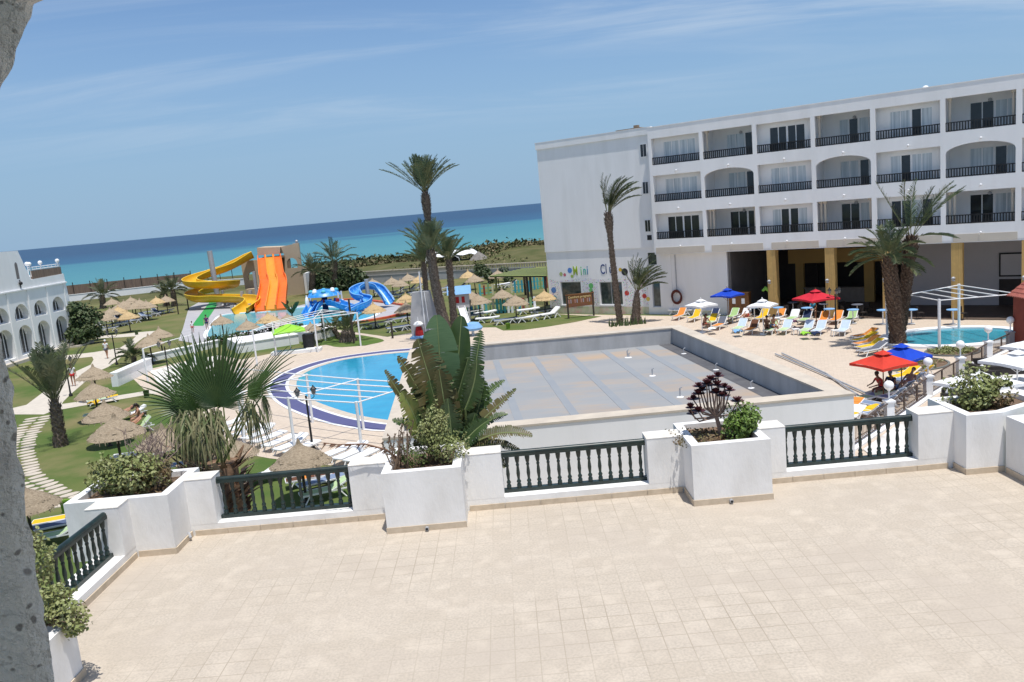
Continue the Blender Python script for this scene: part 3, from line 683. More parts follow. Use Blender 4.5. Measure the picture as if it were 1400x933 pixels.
# lower mini club wall with real window openings
S_ = []
wins = [((766,386),(796,417)),((819,386),(852,417)),((891,386),(904,420)),((885,346),(898,362))]
ho = []
for a, c in wins:
    s0, z1 = FH(*a, .8); s1, z0 = FH(*c, .8); ho.append((s0, s1, z0, z1))
b = MB(); b.holed([(-.5,0),(12.82,0),(12.82,5.6),(11.72,5.6),(11.72,6.03),(-.5,6.03)], [rect(*h) for h in ho], H(0,.80,0), HU, ZUP, HN, .32)
b.build('ground_floor_wall', M['hotel'], HT, world=True)
for i, h in enumerate(ho):
    nm = ('shop_window','shop_window','glass_door','window')[i]
    f = MB(); s0, s1, z0, z1 = h; w_ = .07
    f.box(s0,.93,z0,s0+w_,1.0,z1,X=HX); f.box(s1-w_,.93,z0,s1,1.0,z1,X=HX); f.box(s0+w_,.93,z1-w_,s1-w_,1.0,z1,X=HX); f.box(s0+w_,.93,z0,s1-w_,1.0,z0+w_,X=HX)
    if i == 1: f.box((s0+s1)/2-.03,.935,z0+w_,(s0+s1)/2+.03,.995,z1-w_,X=HX)
    fo = f.build(nm, M['steel'] if i < 3 else M['green_iron'], HT, world=True)
    g_ = MB(); g_.box(s0+w_,.96,z0+w_,s1-w_,.97,z1-w_,X=HX); g_.build('pane', M['glass_gr'], fo, world=True)
    s2 = MB(); s2.box(s0-.12,.77,z0-.09,s1+.12,.93,z0-.002,X=HX); s2.build('sill', M['trim'], fo, world=True)
# mural of coloured flecks on the low wall
mm = bpy.data.materials.new('fleck_mural'); mm.use_nodes = True; nt = mm.node_tree; N = nt.nodes; L = nt.links; bb = N['Principled BSDF']; bb.inputs['Roughness'].default_value = .85
geo = N.new('ShaderNodeNewGeometry'); vo = N.new('ShaderNodeTexVoronoi'); vo.inputs['Scale'].default_value = 7.5; L.new(geo.outputs['Position'], vo.inputs['Vector'])
hs = N.new('ShaderNodeHueSaturation'); hs.inputs['Saturation'].default_value = 1.1; hs.inputs['Value'].default_value = .7; L.new(vo.outputs['Color'], hs.inputs['Color'])
lt = N.new('ShaderNodeMath'); lt.operation = 'LESS_THAN'; lt.inputs[1].default_value = .30; L.new(vo.outputs['Distance'], lt.inputs[0])
mx = N.new('ShaderNodeMix'); mx.data_type = 'RGBA'; L.new(lt.outputs[0], mx.inputs['Factor']); mx.inputs[6].default_value = (.74,.735,.74,1); L.new(hs.outputs[0], mx.inputs[7]); L.new(mx.outputs[2], bb.inputs['Base Color'])
b = MB(); ph = [rect(h[0]-.14, h[1]+.14, h[2]-.12, h[3]+.02) for h in ho[:3]]
b.holed([(-.2,.75)]+[(-.2+i*1.0, 3.25+.25*sin(i*2.3)) for i in range(1,13)]+[(12.2,.75)], [], H(0,.797,0), HU, ZUP, HN, .002) if False else b.holed([(-.3,.72),(10.4,.72),(10.4,3.35),(9.0,3.2),(8.1,3.5),(5.2,3.25),(3.4,3.5),(.6,3.2),(-.3,3.4)], ph[:2], H(0,.797,0), HU, ZUP, HN, .002)
sub(b.build('fleck_mural', mm, HT, world=True), 'band of small coloured painted flecks around the windows')
b = MB(); b.box(-.3,.796,.02,10.4,.799,.70,X=HX)
pm = mat('painted_plinth', (.62,.56,.45), (.45,.50,.30), 2.5, .85, coord='World', c3=(.66,.36,.34), scale3=1.0); sub(b.build('painted_plinth', pm, HT, world=True), 'painted flower border along the foot of the wall')
# coloured letters
def letters(txt, size, s, z, d, m, parent, name='letter', ext=.03, X=HX, bold=0, wx=1.0):
    cu = bpy.data.curves.new(name, 'FONT'); cu.body = txt; cu.size = size; cu.extrude = ext; cu.offset = bold
    o = bpy.data.objects.new(name, cu); COL.objects.link(o)
    dg = bpy.context.evaluated_depsgraph_get(); dg.update()
    me = bpy.data.meshes.new_from_object(o.evaluated_get(dg)); bpy.data.objects.remove(o)
    wd = max(v.co.x for v in me.vertices)
    for v in me.vertices:
        p = X @ Vector((s+v.co.x*wx, d-v.co.z, z+v.co.y)); v.co = p
    off = Vector((0,0,0)); q = parent
    while q: off += q.location; q = q.parent
    for v in me.vertices: v.co -= off
    me.materials.clear(); me.materials.append(m)
    n = bpy.data.objects.new(name, me); COL.objects.link(n); n.parent = parent
    return wd
MCOL = [(.38,.52,.05),(.10,.50,.12),(.06,.45,.36),(.03,.22,.40)]
for ch, (a, c), cc in zip('MiniClub', ((783.5,376),(794,375.5),(797.5,375.2),(802.5,374.8),(821,374),(828,373.3),(833,372.8),(839,372.2)), [MCOL[0],MCOL[1],MCOL[2],MCOL[3],(.02,.06,.20),(.02,.05,.16),(.02,.06,.18),(.02,.05,.15)]):
    s0, z0 = FH(a, c, .79)
    letters(ch, 1.28 if ch.isupper() or ch in 'lb' else 1.22, s0, z0-.05, .795, flat('ink_%s%d' % (ch, int(a)), cc), HT, 'letter', .02, bold=.01, wx=.58)
def blob(a, c, r, m, n=12, name='painted_balloon', d=.79, sy=1):
    s0, z0 = FH(a, c, .79); q = MB(); q.add([tuple(H(s0+r*cos(2*pi*i/n), d, z0+r*sy*sin(2*pi*i/n))) for i in range(n)]+[tuple(H(s0,d,z0))], [(i,(i+1)%n,n) for i in range(n)])
    return q.build(name, m, HT, world=True)
for i, (a, c, r, cc) in enumerate(((767,375,.20,(.42,.50,.2)),(772,376,.16,(.6,.15,.2)),(779,370,.26,(.10,.25,.6)),(782,378,.16,(.35,.5,.1)),(757,397,.30,(.10,.22,.5)),(758,408,.28,(.08,.35,.5)),(808,391,.26,(.15,.5,.15)),(808,397,.2,(.2,.55,.2)),(854,372,.34,(.03,.03,.035)),(848,369,.18,(.7,.45,.05)),(857,401,.24,(.55,.06,.05)),(886,409,.2,(.72,.55,.1)),(881,405,.22,(.55,.06,.05)))):
    blob(a, c, r, flat('dot%d' % i, cc), name='painted_flower')
s0, z0 = FH(855,378,.79); q = MB(); q.bar(H(s0,.79,z0), H(s0+.15,.79,z0-1.6), .04, .01); q.build('balloon_string', M['grey_wall'], HT, world=True)
# stair windows in the recess beside the balconies
for a, c, w_, h_ in ((880,206,.55,1.05),(883,257,.5,1.0),(886,309,.5,1.0)):
    s0, z0 = FH(a, c, .72); f = MB(); f.box(s0-w_/2-.07,.66,z0-h_/2-.07,s0+w_/2+.07,.718,z0+h_/2+.07,X=HX); fo = f.build('stair_window', M['trim'], HT, world=True)
    g_ = MB(); g_.box(s0-w_/2,.65,z0-h_/2,s0-.02,.659,z0+h_/2,X=HX); g_.box(s0+.02,.65,z0-h_/2,s0+w_/2,.659,z0+h_/2,X=HX); g_.build('pane', M['glass_dk'], fo, world=True)
s0, z0 = FH(888,325,.72); b = MB(); b.box(s0-.22,.70,z0-.22,s0+.22,.717,z0+.22,X=HX); b.build('vent_grille', M['black_iron'], HT, world=True)
# balcony bays ---------------------------------------------------
def railing(s0, s1, z0):
    f = MB(); f.box(s0,.06,z0+.60,s1,.13,z0+.67,X=HX); f.box(s0,.06,z0+.05,s1,.13,z0+.12,X=HX)
    n = int((s1-s0)/.17)
    for i in range(n+1):
        x = s0+(s1-s0)*i/n; f.box(max(s0,x-.036),.07,z0+.12,min(s1,x+.036),.12,z0+.60,X=HX)
    return f.build('balcony_railing', M['black_iron'], HT, world=True)
CURT = {(0,0):'cccc',(0,1):'ccdc',(0,2):'dddd',(0,3):'cdcc',(0,4):'ccdc',(0,5):'ddcc',(1,0):'cccc',(1,1):'ccdc',(1,2):'cccc',(1,3):'ccdc',(1,4):'cdcc',(1,5):'ccdc',(2,0):'dddd',(2,1):'dddc',(2,2):'cddc',(2,3):'ddcc',(2,4):'ddcd',(2,5):'ddcc',(0,6):'cccc',(1,6):'cccc',(2,6):'dddd'}
for ri, (z0, z1) in enumerate(ROWS):
    for bi, (s0, s1) in enumerate(BAYS):
        deep = bi % 2; D = 2.3 if deep else .62
        r = MB(); e_ = .003
        r.add([H(s0-.1,.3,z0-.1),H(s1+.1,.3,z0-.1),H(s1+.1,D,z0-.1),H(s0-.1,D,z0-.1)], [(0,1,2,3)])
        zt = z1+.15
        r.add([H(s0-.1,.3,zt),H(s1+.1,.3,zt),H(s1+.1,D,zt),H(s0-.1,D,zt)], [(3,2,1,0)])
        r.add([H(s0-.1,.3,z0-.1),H(s0-.1,D,z0-.1),H(s0-.1,D,zt),H(s0-.1,.3,zt)], [(0,1,2,3)])
        r.add([H(s1+.1,.3,z0-.1),H(s1+.1,D,z0-.1),H(s1+.1,D,zt),H(s1+.1,.3,zt)], [(3,2,1,0)])
        if deep: ds0, ds1 = s0+1.15, s1-.02
        else: ds0, ds1 = s0+.86, s1-.62
        dz1 = z0+1.92
        r.holed([(s0-.1,z0-.1),(s1+.1,z0-.1),(s1+.1,zt),(s0-.1,zt)], [rect(ds0,ds1,z0-.05,dz1)], H(0,D,0), HU, ZUP, HN, .12)
        r.build('loggia', M['hotel'], HT, world=True)
        railing(s0, s1, z0-.02)
        f = MB(); y0, y1 = D+.03, D+.10; w_ = .05; cu = CURT[(ri, bi)]; n = len(cu); pw = (ds1-ds0)/n
        f.box(ds0,y0,dz1-w_,ds1,y1,dz1,X=HX)
        for i in range(n+1):
            x = ds0+pw*i; ww = .075 if i == n//2 else w_/2+.01
            f.box(max(ds0,x-ww),y0,z0-.05,min(ds1,x+ww),y1,dz1-w_,X=HX)
        fo = f.build('balcony_door', M['trim'], HT, world=True)
        gl = MB()
        for i, k in enumerate(cu): gl.box(ds0+pw*i+.03,D+.05,z0-.05,ds0+pw*(i+1)-.03,D+.07,dz1-w_,0 if k == 'd' else 1,X=HX)
        gl.build('pane', [M['glass_dk'], M['glass_cur']], fo, world=True)
        if deep and ri != 1:                                       # small cream columns at the sides of the deep loggias
            for x in (((s0+.18,s0+.48) if ri == 2 else (s0+.2,))+((s1-.2,) if ri == 2 or bi > 3 else ())):
                cm = MB(); cm.tube([H(x,.5,z0-.1),H(x,.5,z1-.15)], .085, 10); cm.box(x-.13,.37,z1-.16,x+.13,.63,z1+.1,X=HX)
                cm.build('colonnette', M['beige'], HT, smooth=True, world=True)
            v = MB(); v.ball(H((s0+s1)/2+.3,D-.06,z1-.32), .13, 12, sc=(1,1,1)); v.build('wall_vent', M['steel'], HT, smooth=True, world=True)
        sp_ = MB(); x = s0+(s1-s0)*.52; sp_.ball(H(x,-.16,z0-.62), .085, 10); sp_.tube([H(x,-.16,z0-.62),H(x-.12,-.03,z0-.80)], .02, 6)
        sp_.build('spotlight', M['trim'], HT, smooth=True, world=True)
        # lamp cable stain down the wall
# ground floor hall ----------------------------------------------
b = MB()
b.box(12.82,.85,0,18.0,1.1,5.6,X=HX)                               # white wall left of the hall
b.build('hall_side_wall', M['hotel'], HT, world=True)
b = MB(); b.box(11.73,.02,5.45,44.5,.8,5.62,X=HX); b.build('slab_edge', M['hotel'], HT, world=True)
b = MB()
for s0, s1 in ((11.9,16.45),(17.1,21.5),(22.2,25.9),(26.5,30.2),(30.8,34.5),(35.2,39.1),(39.8,44.4)):
    b.box(s0,-.04,5.52,s1,-.002,6.05,X=HX)
sub(b.build('beam_panel', M['beige'], HT, world=True), 'beige panels along the beam above the open hall')
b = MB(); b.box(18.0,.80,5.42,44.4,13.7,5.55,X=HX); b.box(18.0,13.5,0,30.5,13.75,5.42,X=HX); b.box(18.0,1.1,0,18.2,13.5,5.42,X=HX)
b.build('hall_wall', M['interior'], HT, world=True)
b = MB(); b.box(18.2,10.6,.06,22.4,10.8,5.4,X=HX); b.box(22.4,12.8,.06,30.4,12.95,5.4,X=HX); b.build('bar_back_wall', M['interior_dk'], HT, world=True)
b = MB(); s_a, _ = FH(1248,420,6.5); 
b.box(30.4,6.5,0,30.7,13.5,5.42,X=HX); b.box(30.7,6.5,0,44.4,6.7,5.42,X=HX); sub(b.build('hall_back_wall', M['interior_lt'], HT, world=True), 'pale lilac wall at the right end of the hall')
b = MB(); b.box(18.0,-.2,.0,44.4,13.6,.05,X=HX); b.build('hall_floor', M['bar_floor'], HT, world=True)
for a, c in ((1057,432),(1136,432),(1214,434),(1308,432),(1404,440)):
    s0, _ = FH(a, c, 0); t = MB(); t.box(s0-.35,.02,.05,s0+.35,.72,5.46,X=HX); co_ = t.build('column', M['ochre'], HT, world=True)
    v = MB(); v.ball(H(s0-.2,-.06,2.95), .15, 12, sc=(1,.6,.75)); v.box(s0-.3,-.06,2.74,s0-.1,.019,2.83,X=HX); v.build('wall_lamp', M['steel'], co_, smooth=True, world=True)
# ochre bar portal inside
b = MB(); b.box(20.6,8.2,3.5,30.0,8.7,4.7,X=HX); b.box(21.2,8.25,.05,21.9,8.65,3.5,X=HX); b.box(27.0,8.25,.05,27.8,8.65,3.5,X=HX)
sub(b.build('bar_portal', M['ochre_in'], HT, world=True), 'ochre painted portal of the bar')
b = MB(); b.box(22.0,8.2,.05,27.0,8.6,1.25,X=HX); b.box(21.9,8.1,1.25,27.0,8.7,1.33,X=HX); b.build('bar_counter', mat('bar_counter_stone', (.24,.20,.16), (.2,.16,.13), 3, .6), HT, world=True)
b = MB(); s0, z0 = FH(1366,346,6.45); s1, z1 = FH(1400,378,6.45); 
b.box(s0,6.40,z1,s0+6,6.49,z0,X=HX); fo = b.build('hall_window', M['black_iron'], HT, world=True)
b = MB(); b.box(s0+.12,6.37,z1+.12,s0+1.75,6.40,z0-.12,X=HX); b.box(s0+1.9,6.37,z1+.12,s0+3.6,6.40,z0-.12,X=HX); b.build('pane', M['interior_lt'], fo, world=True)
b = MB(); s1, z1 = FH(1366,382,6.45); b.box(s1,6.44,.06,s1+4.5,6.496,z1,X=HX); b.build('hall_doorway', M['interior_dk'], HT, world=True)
b = MB(); s0, z0 = FH(862,176,1.6)
tag(MB().box(s0-1.3,1.2,RT+.1,s0+1.2,2.0,RT+.28,X=HX).box(s0-.9,1.3,RT-.4,s0-.75,1.9,RT+.1,X=HX).box(s0+.5,1.25,RT+.28,s0+.9,1.6,RT+.5,X=HX).box(s0+.6,1.3,RT-.4,s0+.75,1.9,RT+.1,X=HX).build('roof_debris', M['tan_dk']), 'small heap of planks lying on the hotel roof edge', 'roof debris')
s0, z0 = FH(1265,123,.5); tag(MB().ball(H(s0,.6,RT+.08), .2, 12, sc=(1,1,.7)).build('roof_dome', M['trim'], smooth=True), 'small white dome lamp on the hotel roof', 'roof lamp')
# hose on the wall, cabinet, green inflatable
s0, z0 = FH(918,346,.8); s1, z1 = FH(921,404,.7)
hz_ = thing('hose_reel', 'dark red hose bundle hanging from a pipe on the white wall', 'hose', H(13.3,.7,1.2))
b = MB(); b.tube([H(13.25,.80,5.3),H(13.25,.80,1.9)], .05, 8); b.build('pipe', M['steel'], hz_, world=True)
b = MB()
for i in range(7):
    a = i*.9; b.tube([H(13.3+.45*cos(t)+.06*sin(a), .62+.03*i-.1, 1.6+.55*sin(t)+.08*cos(a)) for t in [2*pi*k/14 for k in range(15)]], .05, 6)
b.build('hose', flat('hose_red', (.11,.025,.02)), hz_, smooth=True, world=True)
c = thing('wooden_cabinet', 'brown wooden cabinet with two white notices beside the hall entrance', 'cabinet', H(19.1,.6,0), atan2(HU.y,HU.x))
b = MB(); b.box(-.85,-.3,.1,.85,.3,1.95); b.box(-.9,-.34,1.95,.9,.34,2.02); b.box(-.85,-.315,.1,-.78,-.3,1.95); b.box(.78,-.315,.1,.85,-.3,1.95); b.box(-.03,-.312,.1,.03,-.3,1.95); b.build('body', M['wood'], c)
for x in (-.4,.4): b = MB(); b.box(x-.14,-.325,1.05,x+.14,-.318,1.5); b.build('notice', M['trim'], c)
# sign board on the lawn
a0 = G(777.5,436); a1 = G(812,432); dvec = (a1-a0); Lb = dvec.length
sg = thing('notice_board', 'brown wooden notice board on two posts reading Comfort program', 'sign', a0, atan2(dvec.y,dvec.x))
for x in (0, Lb): b = MB(); b.box(x-.07,-.07,0,x+.07,.07,2.35); b.build('post', M['post'], sg)
b = MB(); b.box(-.12,-.06,1.05,Lb+.12,.0,2.15); b.box(-.15,-.09,2.15,Lb+.15,.03,2.25); bd = b.build('board', M['wood'], sg)
XB = Matrix.Translation(a0) @ Matrix.Rotation(atan2(dvec.y,dvec.x), 4, 'Z')
letters('Comfort program', .30, .06, 1.86, -.07, flat('ink_cream', (.75,.62,.30)), sg, 'lettering', .008, X=XB)
# (children of a rotated parent: undo the rotation that parenting adds)
for o in sg.children:
    if o.name.startswith('lettering'):
        Rm = Matrix.Rotation(-atan2(dvec.y,dvec.x), 4, 'Z')
        for v in o.data.vertices: v.co = Rm @ v.co
b = MB()
for i in range(12):
    x = .08+i*(Lb-.16)/11.5
    b.box(x,-.066,1.40,x+.10,-.0605,1.76, i % 3)
b.box(.3,-.066,1.12,.9,-.0605,1.3,2); b.box(1.2,-.066,1.12,1.9,-.0605,1.3,2)
b.build('timetable', [flat('tt_pink',(.42,.22,.20)), flat('tt_grey',(.30,.27,.32)), flat('tt_brown',(.20,.08,.05))], sg)
# ================================================================ arcaded building on the far left
LT = thing('arcaded_building', 'white two storey building with arched windows and a stepped roofline', 'building', (-50,80,0))
o = Vector((-48,0,0)); uY = Vector((0,1,0)); nX = Vector((-1,0,0))
ycs = [60.6,64.2,67.8,71.4,75.0,78.4,81.75,85.1,88.6]
holes = []
for y in ycs:
    holes += [arch(y-1.2,y+1.2,3.98,4.35,1.2,10), arch(y-1.15,y+1.15,.55,2.45,1.0,10)]
b = MB(); b.holed([(57,0),(91.4,0),(90.85,7.0),(90.75,7.85),(84.4,7.75),(83.0,10.75),(57,10.9)], holes, o, uY, ZUP, nX, .75)
b.build('facade_wall', M['hotel'], LT, world=True)
b = MB(); b.box(-60,57,0,-48.75,90.6,7.4); b.build('wall', M['hotel'], LT, world=True)
b = MB(); b.box(-47.93,57,6.82,-47.6 if False else -47.86,90.9,6.95); b.box(-48.0,57,6.80,-47.93,90.9,6.97)
for y in [60.6-1.8+3.5*i for i in range(10)]: b.box(-48.0,y-.11,.0,-47.93,y+.11,6.78) if y < 90.5 else None
b.build('cornice', M['hotel'], LT, world=True)
for y in ycs:
    for (zz0, zz1, rise, hw) in ((3.98,4.35,1.2,1.2),(.55,2.45,1.0,1.15)):
        f = MB()
        for x in (-.62,0,.62): f.tube([(-48.62,y+x,zz0),(-48.62,y+x,zz1+rise*sqrt(max(.05,1-(x/hw)**2)))], .05, 6)
        pts = arch(y-hw+.05,y+hw-.05,zz0,zz1,rise-.05,10)
        f.tube([(-48.62,p[0],p[1]) for p in pts[2:]], .06, 6); f.box(-48.68,y-hw,zz0,-48.56,y+hw,zz0+.1)
        fo = f.build('arched_window', M['trim'], LT, world=True)
        g_ = MB(); g_.add([(-48.66,p[0],p[1]) for p in pts], [tuple(range(len(pts)))]); g_.build('pane', M['glass_dk'], fo, world=True)
b = MB(); b.box(-48.0,57,0,-47.4,91.2,.28); b.box(-47.4,88.0,0,-46.2,91.2,.18); b.box(-48.0,88.3,.28,-47.0,90.9,.42)
b.build('plinth_step', M['concrete_path'], LT, world=True)
b = MB(); b.box(-52,84.6,7.75,-48.25,90.4,8.0); b.build('roof_terrace', M['hotel'], LT, world=True)
b = MB(); b.box(-48.30,84.9,7.80,-48.05,90.5,8.62); sub(b.build('roof_screen', M['bamboo'], LT, world=True), 'tan reed screen on the roof terrace')
b = MB(); b.tube([(-48.2,84.5,8.72),(-48.2,90.6,8.72)], .05, 6); b.tube([(-48.2,84.5,8.95),(-48.2,90.6,8.95)], .04, 6)
for i in range(9): b.tube([(-48.2,84.6+i*.74,8.6),(-48.2,84.6+i*.74,8.95)], .03, 6)
rl = b.build('roof_railing', M['trim'], LT, world=True)
for y, dx in ((84.9,0),(87.3,-1.6),(88.0,-.6),(90.3,0)):
    v = MB(); v.ball((-48.2+dx,y,9.30), .22, 12); v.tube([(-48.2+dx,y,8.0),(-48.2+dx,y,9.1)], .04, 6); v.build('globe_lamp', M['globe'], rl, smooth=True, world=True)
b = MB(); b.add([(-47.995,p[0],p[1]) for p in arch(82.0,82.5,8.0,9.3,.35,8)], [tuple(range(11))]); sub(b.build('slot_niche', M['interior'], LT, world=True), 'narrow keyhole niche in the tower wall')
b = MB(); b.ball((-47.85,82.25,7.55), .18, 10); b.tube([(-47.9,82.25,7.1),(-47.9,82.25,7.9)], .05, 6); b.build('wall_lantern', M['black_iron'], LT, smooth=True, world=True)
# ================================================================ walls and fences toward the beach
def wallrun(name, label, cat, pts, h, th, m, z0=0, coping=None):
    c = pts[0]; t = thing(name, label, cat, (c[0], c[1], z0))
    b = MB(); q = MB()
    for a, e in zip(pts[:-1], pts[1:]):
        b.bar((a[0],a[1],z0+h/2),(e[0],e[1],z0+h/2), th, h); q.bar((a[0],a[1],z0+h+.04),(e[0],e[1],z0+h+.04), th+.12, .08)
    b.build('wall', m, t, world=True); q.build('coping', coping or m, t, world=True)
    return t
wallrun('low_wall', 'low white wall at the seaward end of the left lawn', 'wall', [(-86,162),(-66,170),(-52,165)], 1.25, .3, M['hotel'])
t = thing('reed_fence', 'brown reed windbreak fence above the white wall by the sea', 'fence', (-88,168,0))
b = MB()
A_, B_ = Vector((-92,170,1.3)), Vector((-66.5,176,1.3))
b.bar(A_, B_, .08, 2.9); b.build('reed_panel', M['bamboo'], t, world=True)
b = MB()
for i in range(9): p = A_.lerp(B_, i/8); b.tube([(p.x,p.y-.1,-.3),(p.x,p.y-.1,3.3)], .09, 6)
for i in range(4): b.tube([(-63+i*2.6,176,0),(-63+i*2.6,176,3.2)], .08, 6)
b.build('post', M['post'], t, world=True)
bwl = wallrun('boundary_wall', 'long grey boundary wall between the lawn and the dunes', 'wall', [(-26.5,141.5),(-8,133.5),(4.5,126)], 1.25, .35, M['grey_wall'])
b = MB(); P_ = [Vector((-26.5,141.5,1.33)), Vector((-8,133.5,1.33)), Vector((8,124,1.33))]
for i, (a, e) in enumerate(zip(P_[:-1], P_[1:])):
    if i == 0: b.bar(a+Vector((0,0,.28)), e+Vector((0,0,.28)), .2, .56)
    n = int((e-a).length/.45)
    if i == 1:
        for k in range(n): p = a.lerp(e, k/n); b.box(p.x-.1,p.y-.1,1.33,p.x+.1,p.y+.1,1.95)
    b.bar(a+Vector((0,0,.66)), e+Vector((0,0,.66)), .4, .14)
b.build('balustrade', M['coping'], bwl, world=True)
# white tents on the beach, thatched huts in the dunes
for (a, c, wd, ht, lab) in ((605,352,7,2.6,'white curved tent canopy on the beach behind the tall palms'),(633,349,6,2.4,'smaller white tent on the beach right of the palms')):
    p = atY(a, c-3, 174); z_ = p.z; t = MB(); n = 10; vs = []
    for i in range(n+1):
        x = -wd/2+wd*i/n
        for y in (-2,0,2): vs.append((p.x+x, 174+y, z_+ht*.35*(sin(pi*i/n)+.35*sin(3*pi*i/n))-abs(y)*.45))
    k = len(vs); t.add(vs+[(v[0],v[1],v[2]-.05) for v in vs], [(i*3+j,i*3+j+1,i*3+j+4,i*3+j+3) for i in range(n) for j in range(2)]+[(k+i*3+j,k+i*3+j+3,k+i*3+j+4,k+i*3+j+1) for i in range(n) for j in range(2)])
    for x in (-wd/2,wd/2):
        for y in (-2,2): t.tube([(p.x+x,174+y,z_-.85),(p.x+x,174+y,z_-2.8)], .06, 6)
    tag(t.build('beach_tent', M['trim'], smooth=True), lab, 'tent')
for (a, c, y, lab) in ((654,344,172,'pointed grey thatched hut in the dunes nearest the hotel'),(623,349,176,'pointed grey thatched hut half behind the tall palms')):
    p = atY(a, c, y); t = thing('thatched_hut', lab, 'hut', (p.x,y,gh(p.x,y)))
    zb = gh(p.x,y); b = MB(); b.lathe([(3.3,p.z-2.7),(2.2,p.z-1.7),(1.1,p.z-.75),(.06,p.z)], (p.x,y,0), 12, jit=.05); b.build('roof', mat('old_thatch', (.24,.22,.20), (.17,.155,.14), 2, .95), t, world=True)
    b = MB()
    for k in range(6): an = k*pi/3; b.tube([(p.x+2.6*cos(an),y+2.6*sin(an),zb-.5),(p.x+2.6*cos(an),y+2.6*sin(an),p.z-2.0)], .09, 6)
    b.build('post', M['post'], t, world=True)
# ================================================================ slide tower and slides
TY = 130.0
TT = thing('slide_tower', 'tan concrete slide tower with arched openings behind the orange slides', 'slide tower', (-36,132,0))
def P2(a, c): p = atY(a, c, TY); return (p.x, p.z)
z7 = lambda x, y: (245+x/7.778, 325+y/7.778)
oR = [P2(*z7(*q)) for q in ((1122,605),(1335,592),(1268,56),(1080,100),(1122,200))]
oR[0] = (oR[0][0], -.05); oR[1] = (oR[1][0], -.05)
ax0, az0 = P2(*z7(1152,330)); ax1, az1 = P2(*z7(1262,322)); _, azt = P2(*z7(1205,216))
b = MB(); b.holed(oR, [arch(ax0,ax1,az0,az0+(azt-az0)*.45,(azt-az0)*.55,8)], (0,TY,0), (1,0,0), ZUP, (0,1,0), .5)
oB = [P2(*z7(*q)) for q in ((830,108),(1078,100),(1074,172),(838,190))]
bq = MB(); bq.holed(oB, [], (0,TY-.2,0), (1,0,0), ZUP, (0,1,0), 4.5); bq.build('top_parapet', M['tan'], TT, world=True)
x0 = P2(*z7(1268,56)); 
bq = MB(); bq.box(oR[4][0]+.2,TY+4.6,0,oR[1][0]-.3,TY+5,4.0); bq.build('rear_wall', M['tan'], TT, world=True)
b.build('wall', M['tan'], TT, world=True)
oL = [P2(*z7(*q)) for q in ((700,580),(835,570),(835,240),(640,252))]
oL[0] = (oL[0][0], -.05); oL[1] = (oL[1][0], -.05)
lx0, lz0 = P2(*z7(728,462)); lx1, _ = P2(*z7(824,462)); _, lzt = P2(*z7(775,368))
b = MB(); b.holed(oL, [arch(lx0,lx1-.1,lz0,lz0+.5,max(.5,lzt-lz0-.5),8)], (0,TY+.5,0), (1,0,0), ZUP, (0,1,0), .4)
b.build('side_wall', M['tan'], TT, world=True)
b = MB(); xa, xb = P2(*z7(835,0))[0], oR[4][0]
b.box(xa,TY+1.0,0,xb,TY+1.3,6.3); b.box(xa,TY-.1,6.0,xb,TY+4.4,6.2); b.box(xb-.1,TY+.05,0,xb+.7,TY+.45,5.9); b.build('recess_wall', M['tan_dk'], TT, world=True)  # shade of the recess is put into the darker tan
b = MB(); b.box(xa-2.2,TY-8,0,xa-.1,TY-4,.9); b.box(xa-2.4,TY-2,0,xa-.1,TY+.3,1.7); b.build('platform', M['tan'], TT, world=True)
q = P2(*z7(1242,36)); b = MB(); b.ball((q[0],TY+.3,q[1]-.1), .25, 8); b.box(q[0]-.6,TY+.1,q[1]-.45,q[0]+.4,TY+.4,q[1]-.3); b.build('roof_lamp', M['steel'], TT, smooth=True, world=True)
b = MB(); b.box(oR[1][0]-.1,TY+.6,0,oR[1][0]+.35,TY+4,3.2); b.build('white_pier', M['hotel'], TT, world=True)
# three straight orange slides
def lane(name, label, xs_, m):
    prof = [(TY-.25,6.25),(TY-2.5,6.05),(TY-5.0,4.9),(TY-7.5,3.75),(TY-9.5,3.45),(TY-12,2.6),(TY-16,1.35),(TY-19.5,.62),(TY-22.3,.30)]
    pr = catmull([(p[0],p[1]) for p in prof], 4, False)
    b = MB(); (xa_, xb_), (xc, xd) = xs_; n = len(pr); vs = []
    for i, (y, z) in enumerate(pr):
        f = i/(n-1); l = xa_+(xc-xa_)*f; r = xb_+(xd-xb_)*f; hw = .12
        vs += [(l,y,z+.5),(l,y,z-.25),(r,y,z-.25),(r,y,z+.5),(r-hw,y,z+.5),(r-hw,y,z),(l+hw,y,z),(l+hw,y,z+.5)]
    fs = [(i*8+j, i*8+(j+1)%8, (i+1)*8+(j+1)%8, (i+1)*8+j) for i in range(n-1) for j in range(8)]
    fs += [tuple(range(8)), tuple(range((n-1)*8, n*8))[::-1]]
    b.add(vs, fs); t = thing(name, label, 'water slide', (vs[0][0],TY-10,0), group='straight slides of the tower')
    b.build('chute', m, t, world=True)
    for y, z in ((TY-5,4.5),(TY-12,2.2),(TY-17,.8)): s_ = MB(); s_.box((xa_+xb_)/2-.2,y-.2,0,(xa_+xb_)/2+.2,y+.2,z); s_.build('support', M['steel'], t, world=True)
    return t
xt = [P2(*z7(v,190))[0] for v in (833,915,1000,1078)]
xbm = [G(v,427).x for v in (351,362.8,374.3,386)]
lane('straight_slide', 'orange straight water slide on the left of the tower', ((xt[0],xt[1]-.02),(xbm[0],xbm[1]-.02)), M['orange'])
mid = lane('straight_slide', 'paler amber straight water slide in the middle of the tower', ((xt[1],xt[2]-.02),(xbm[1],xbm[2]-.02)), M['amber'])
lane('straight_slide', 'orange straight water slide on the right of the tower', ((xt[2],xt[3]),(xbm[2],xbm[3])), M['orange'])
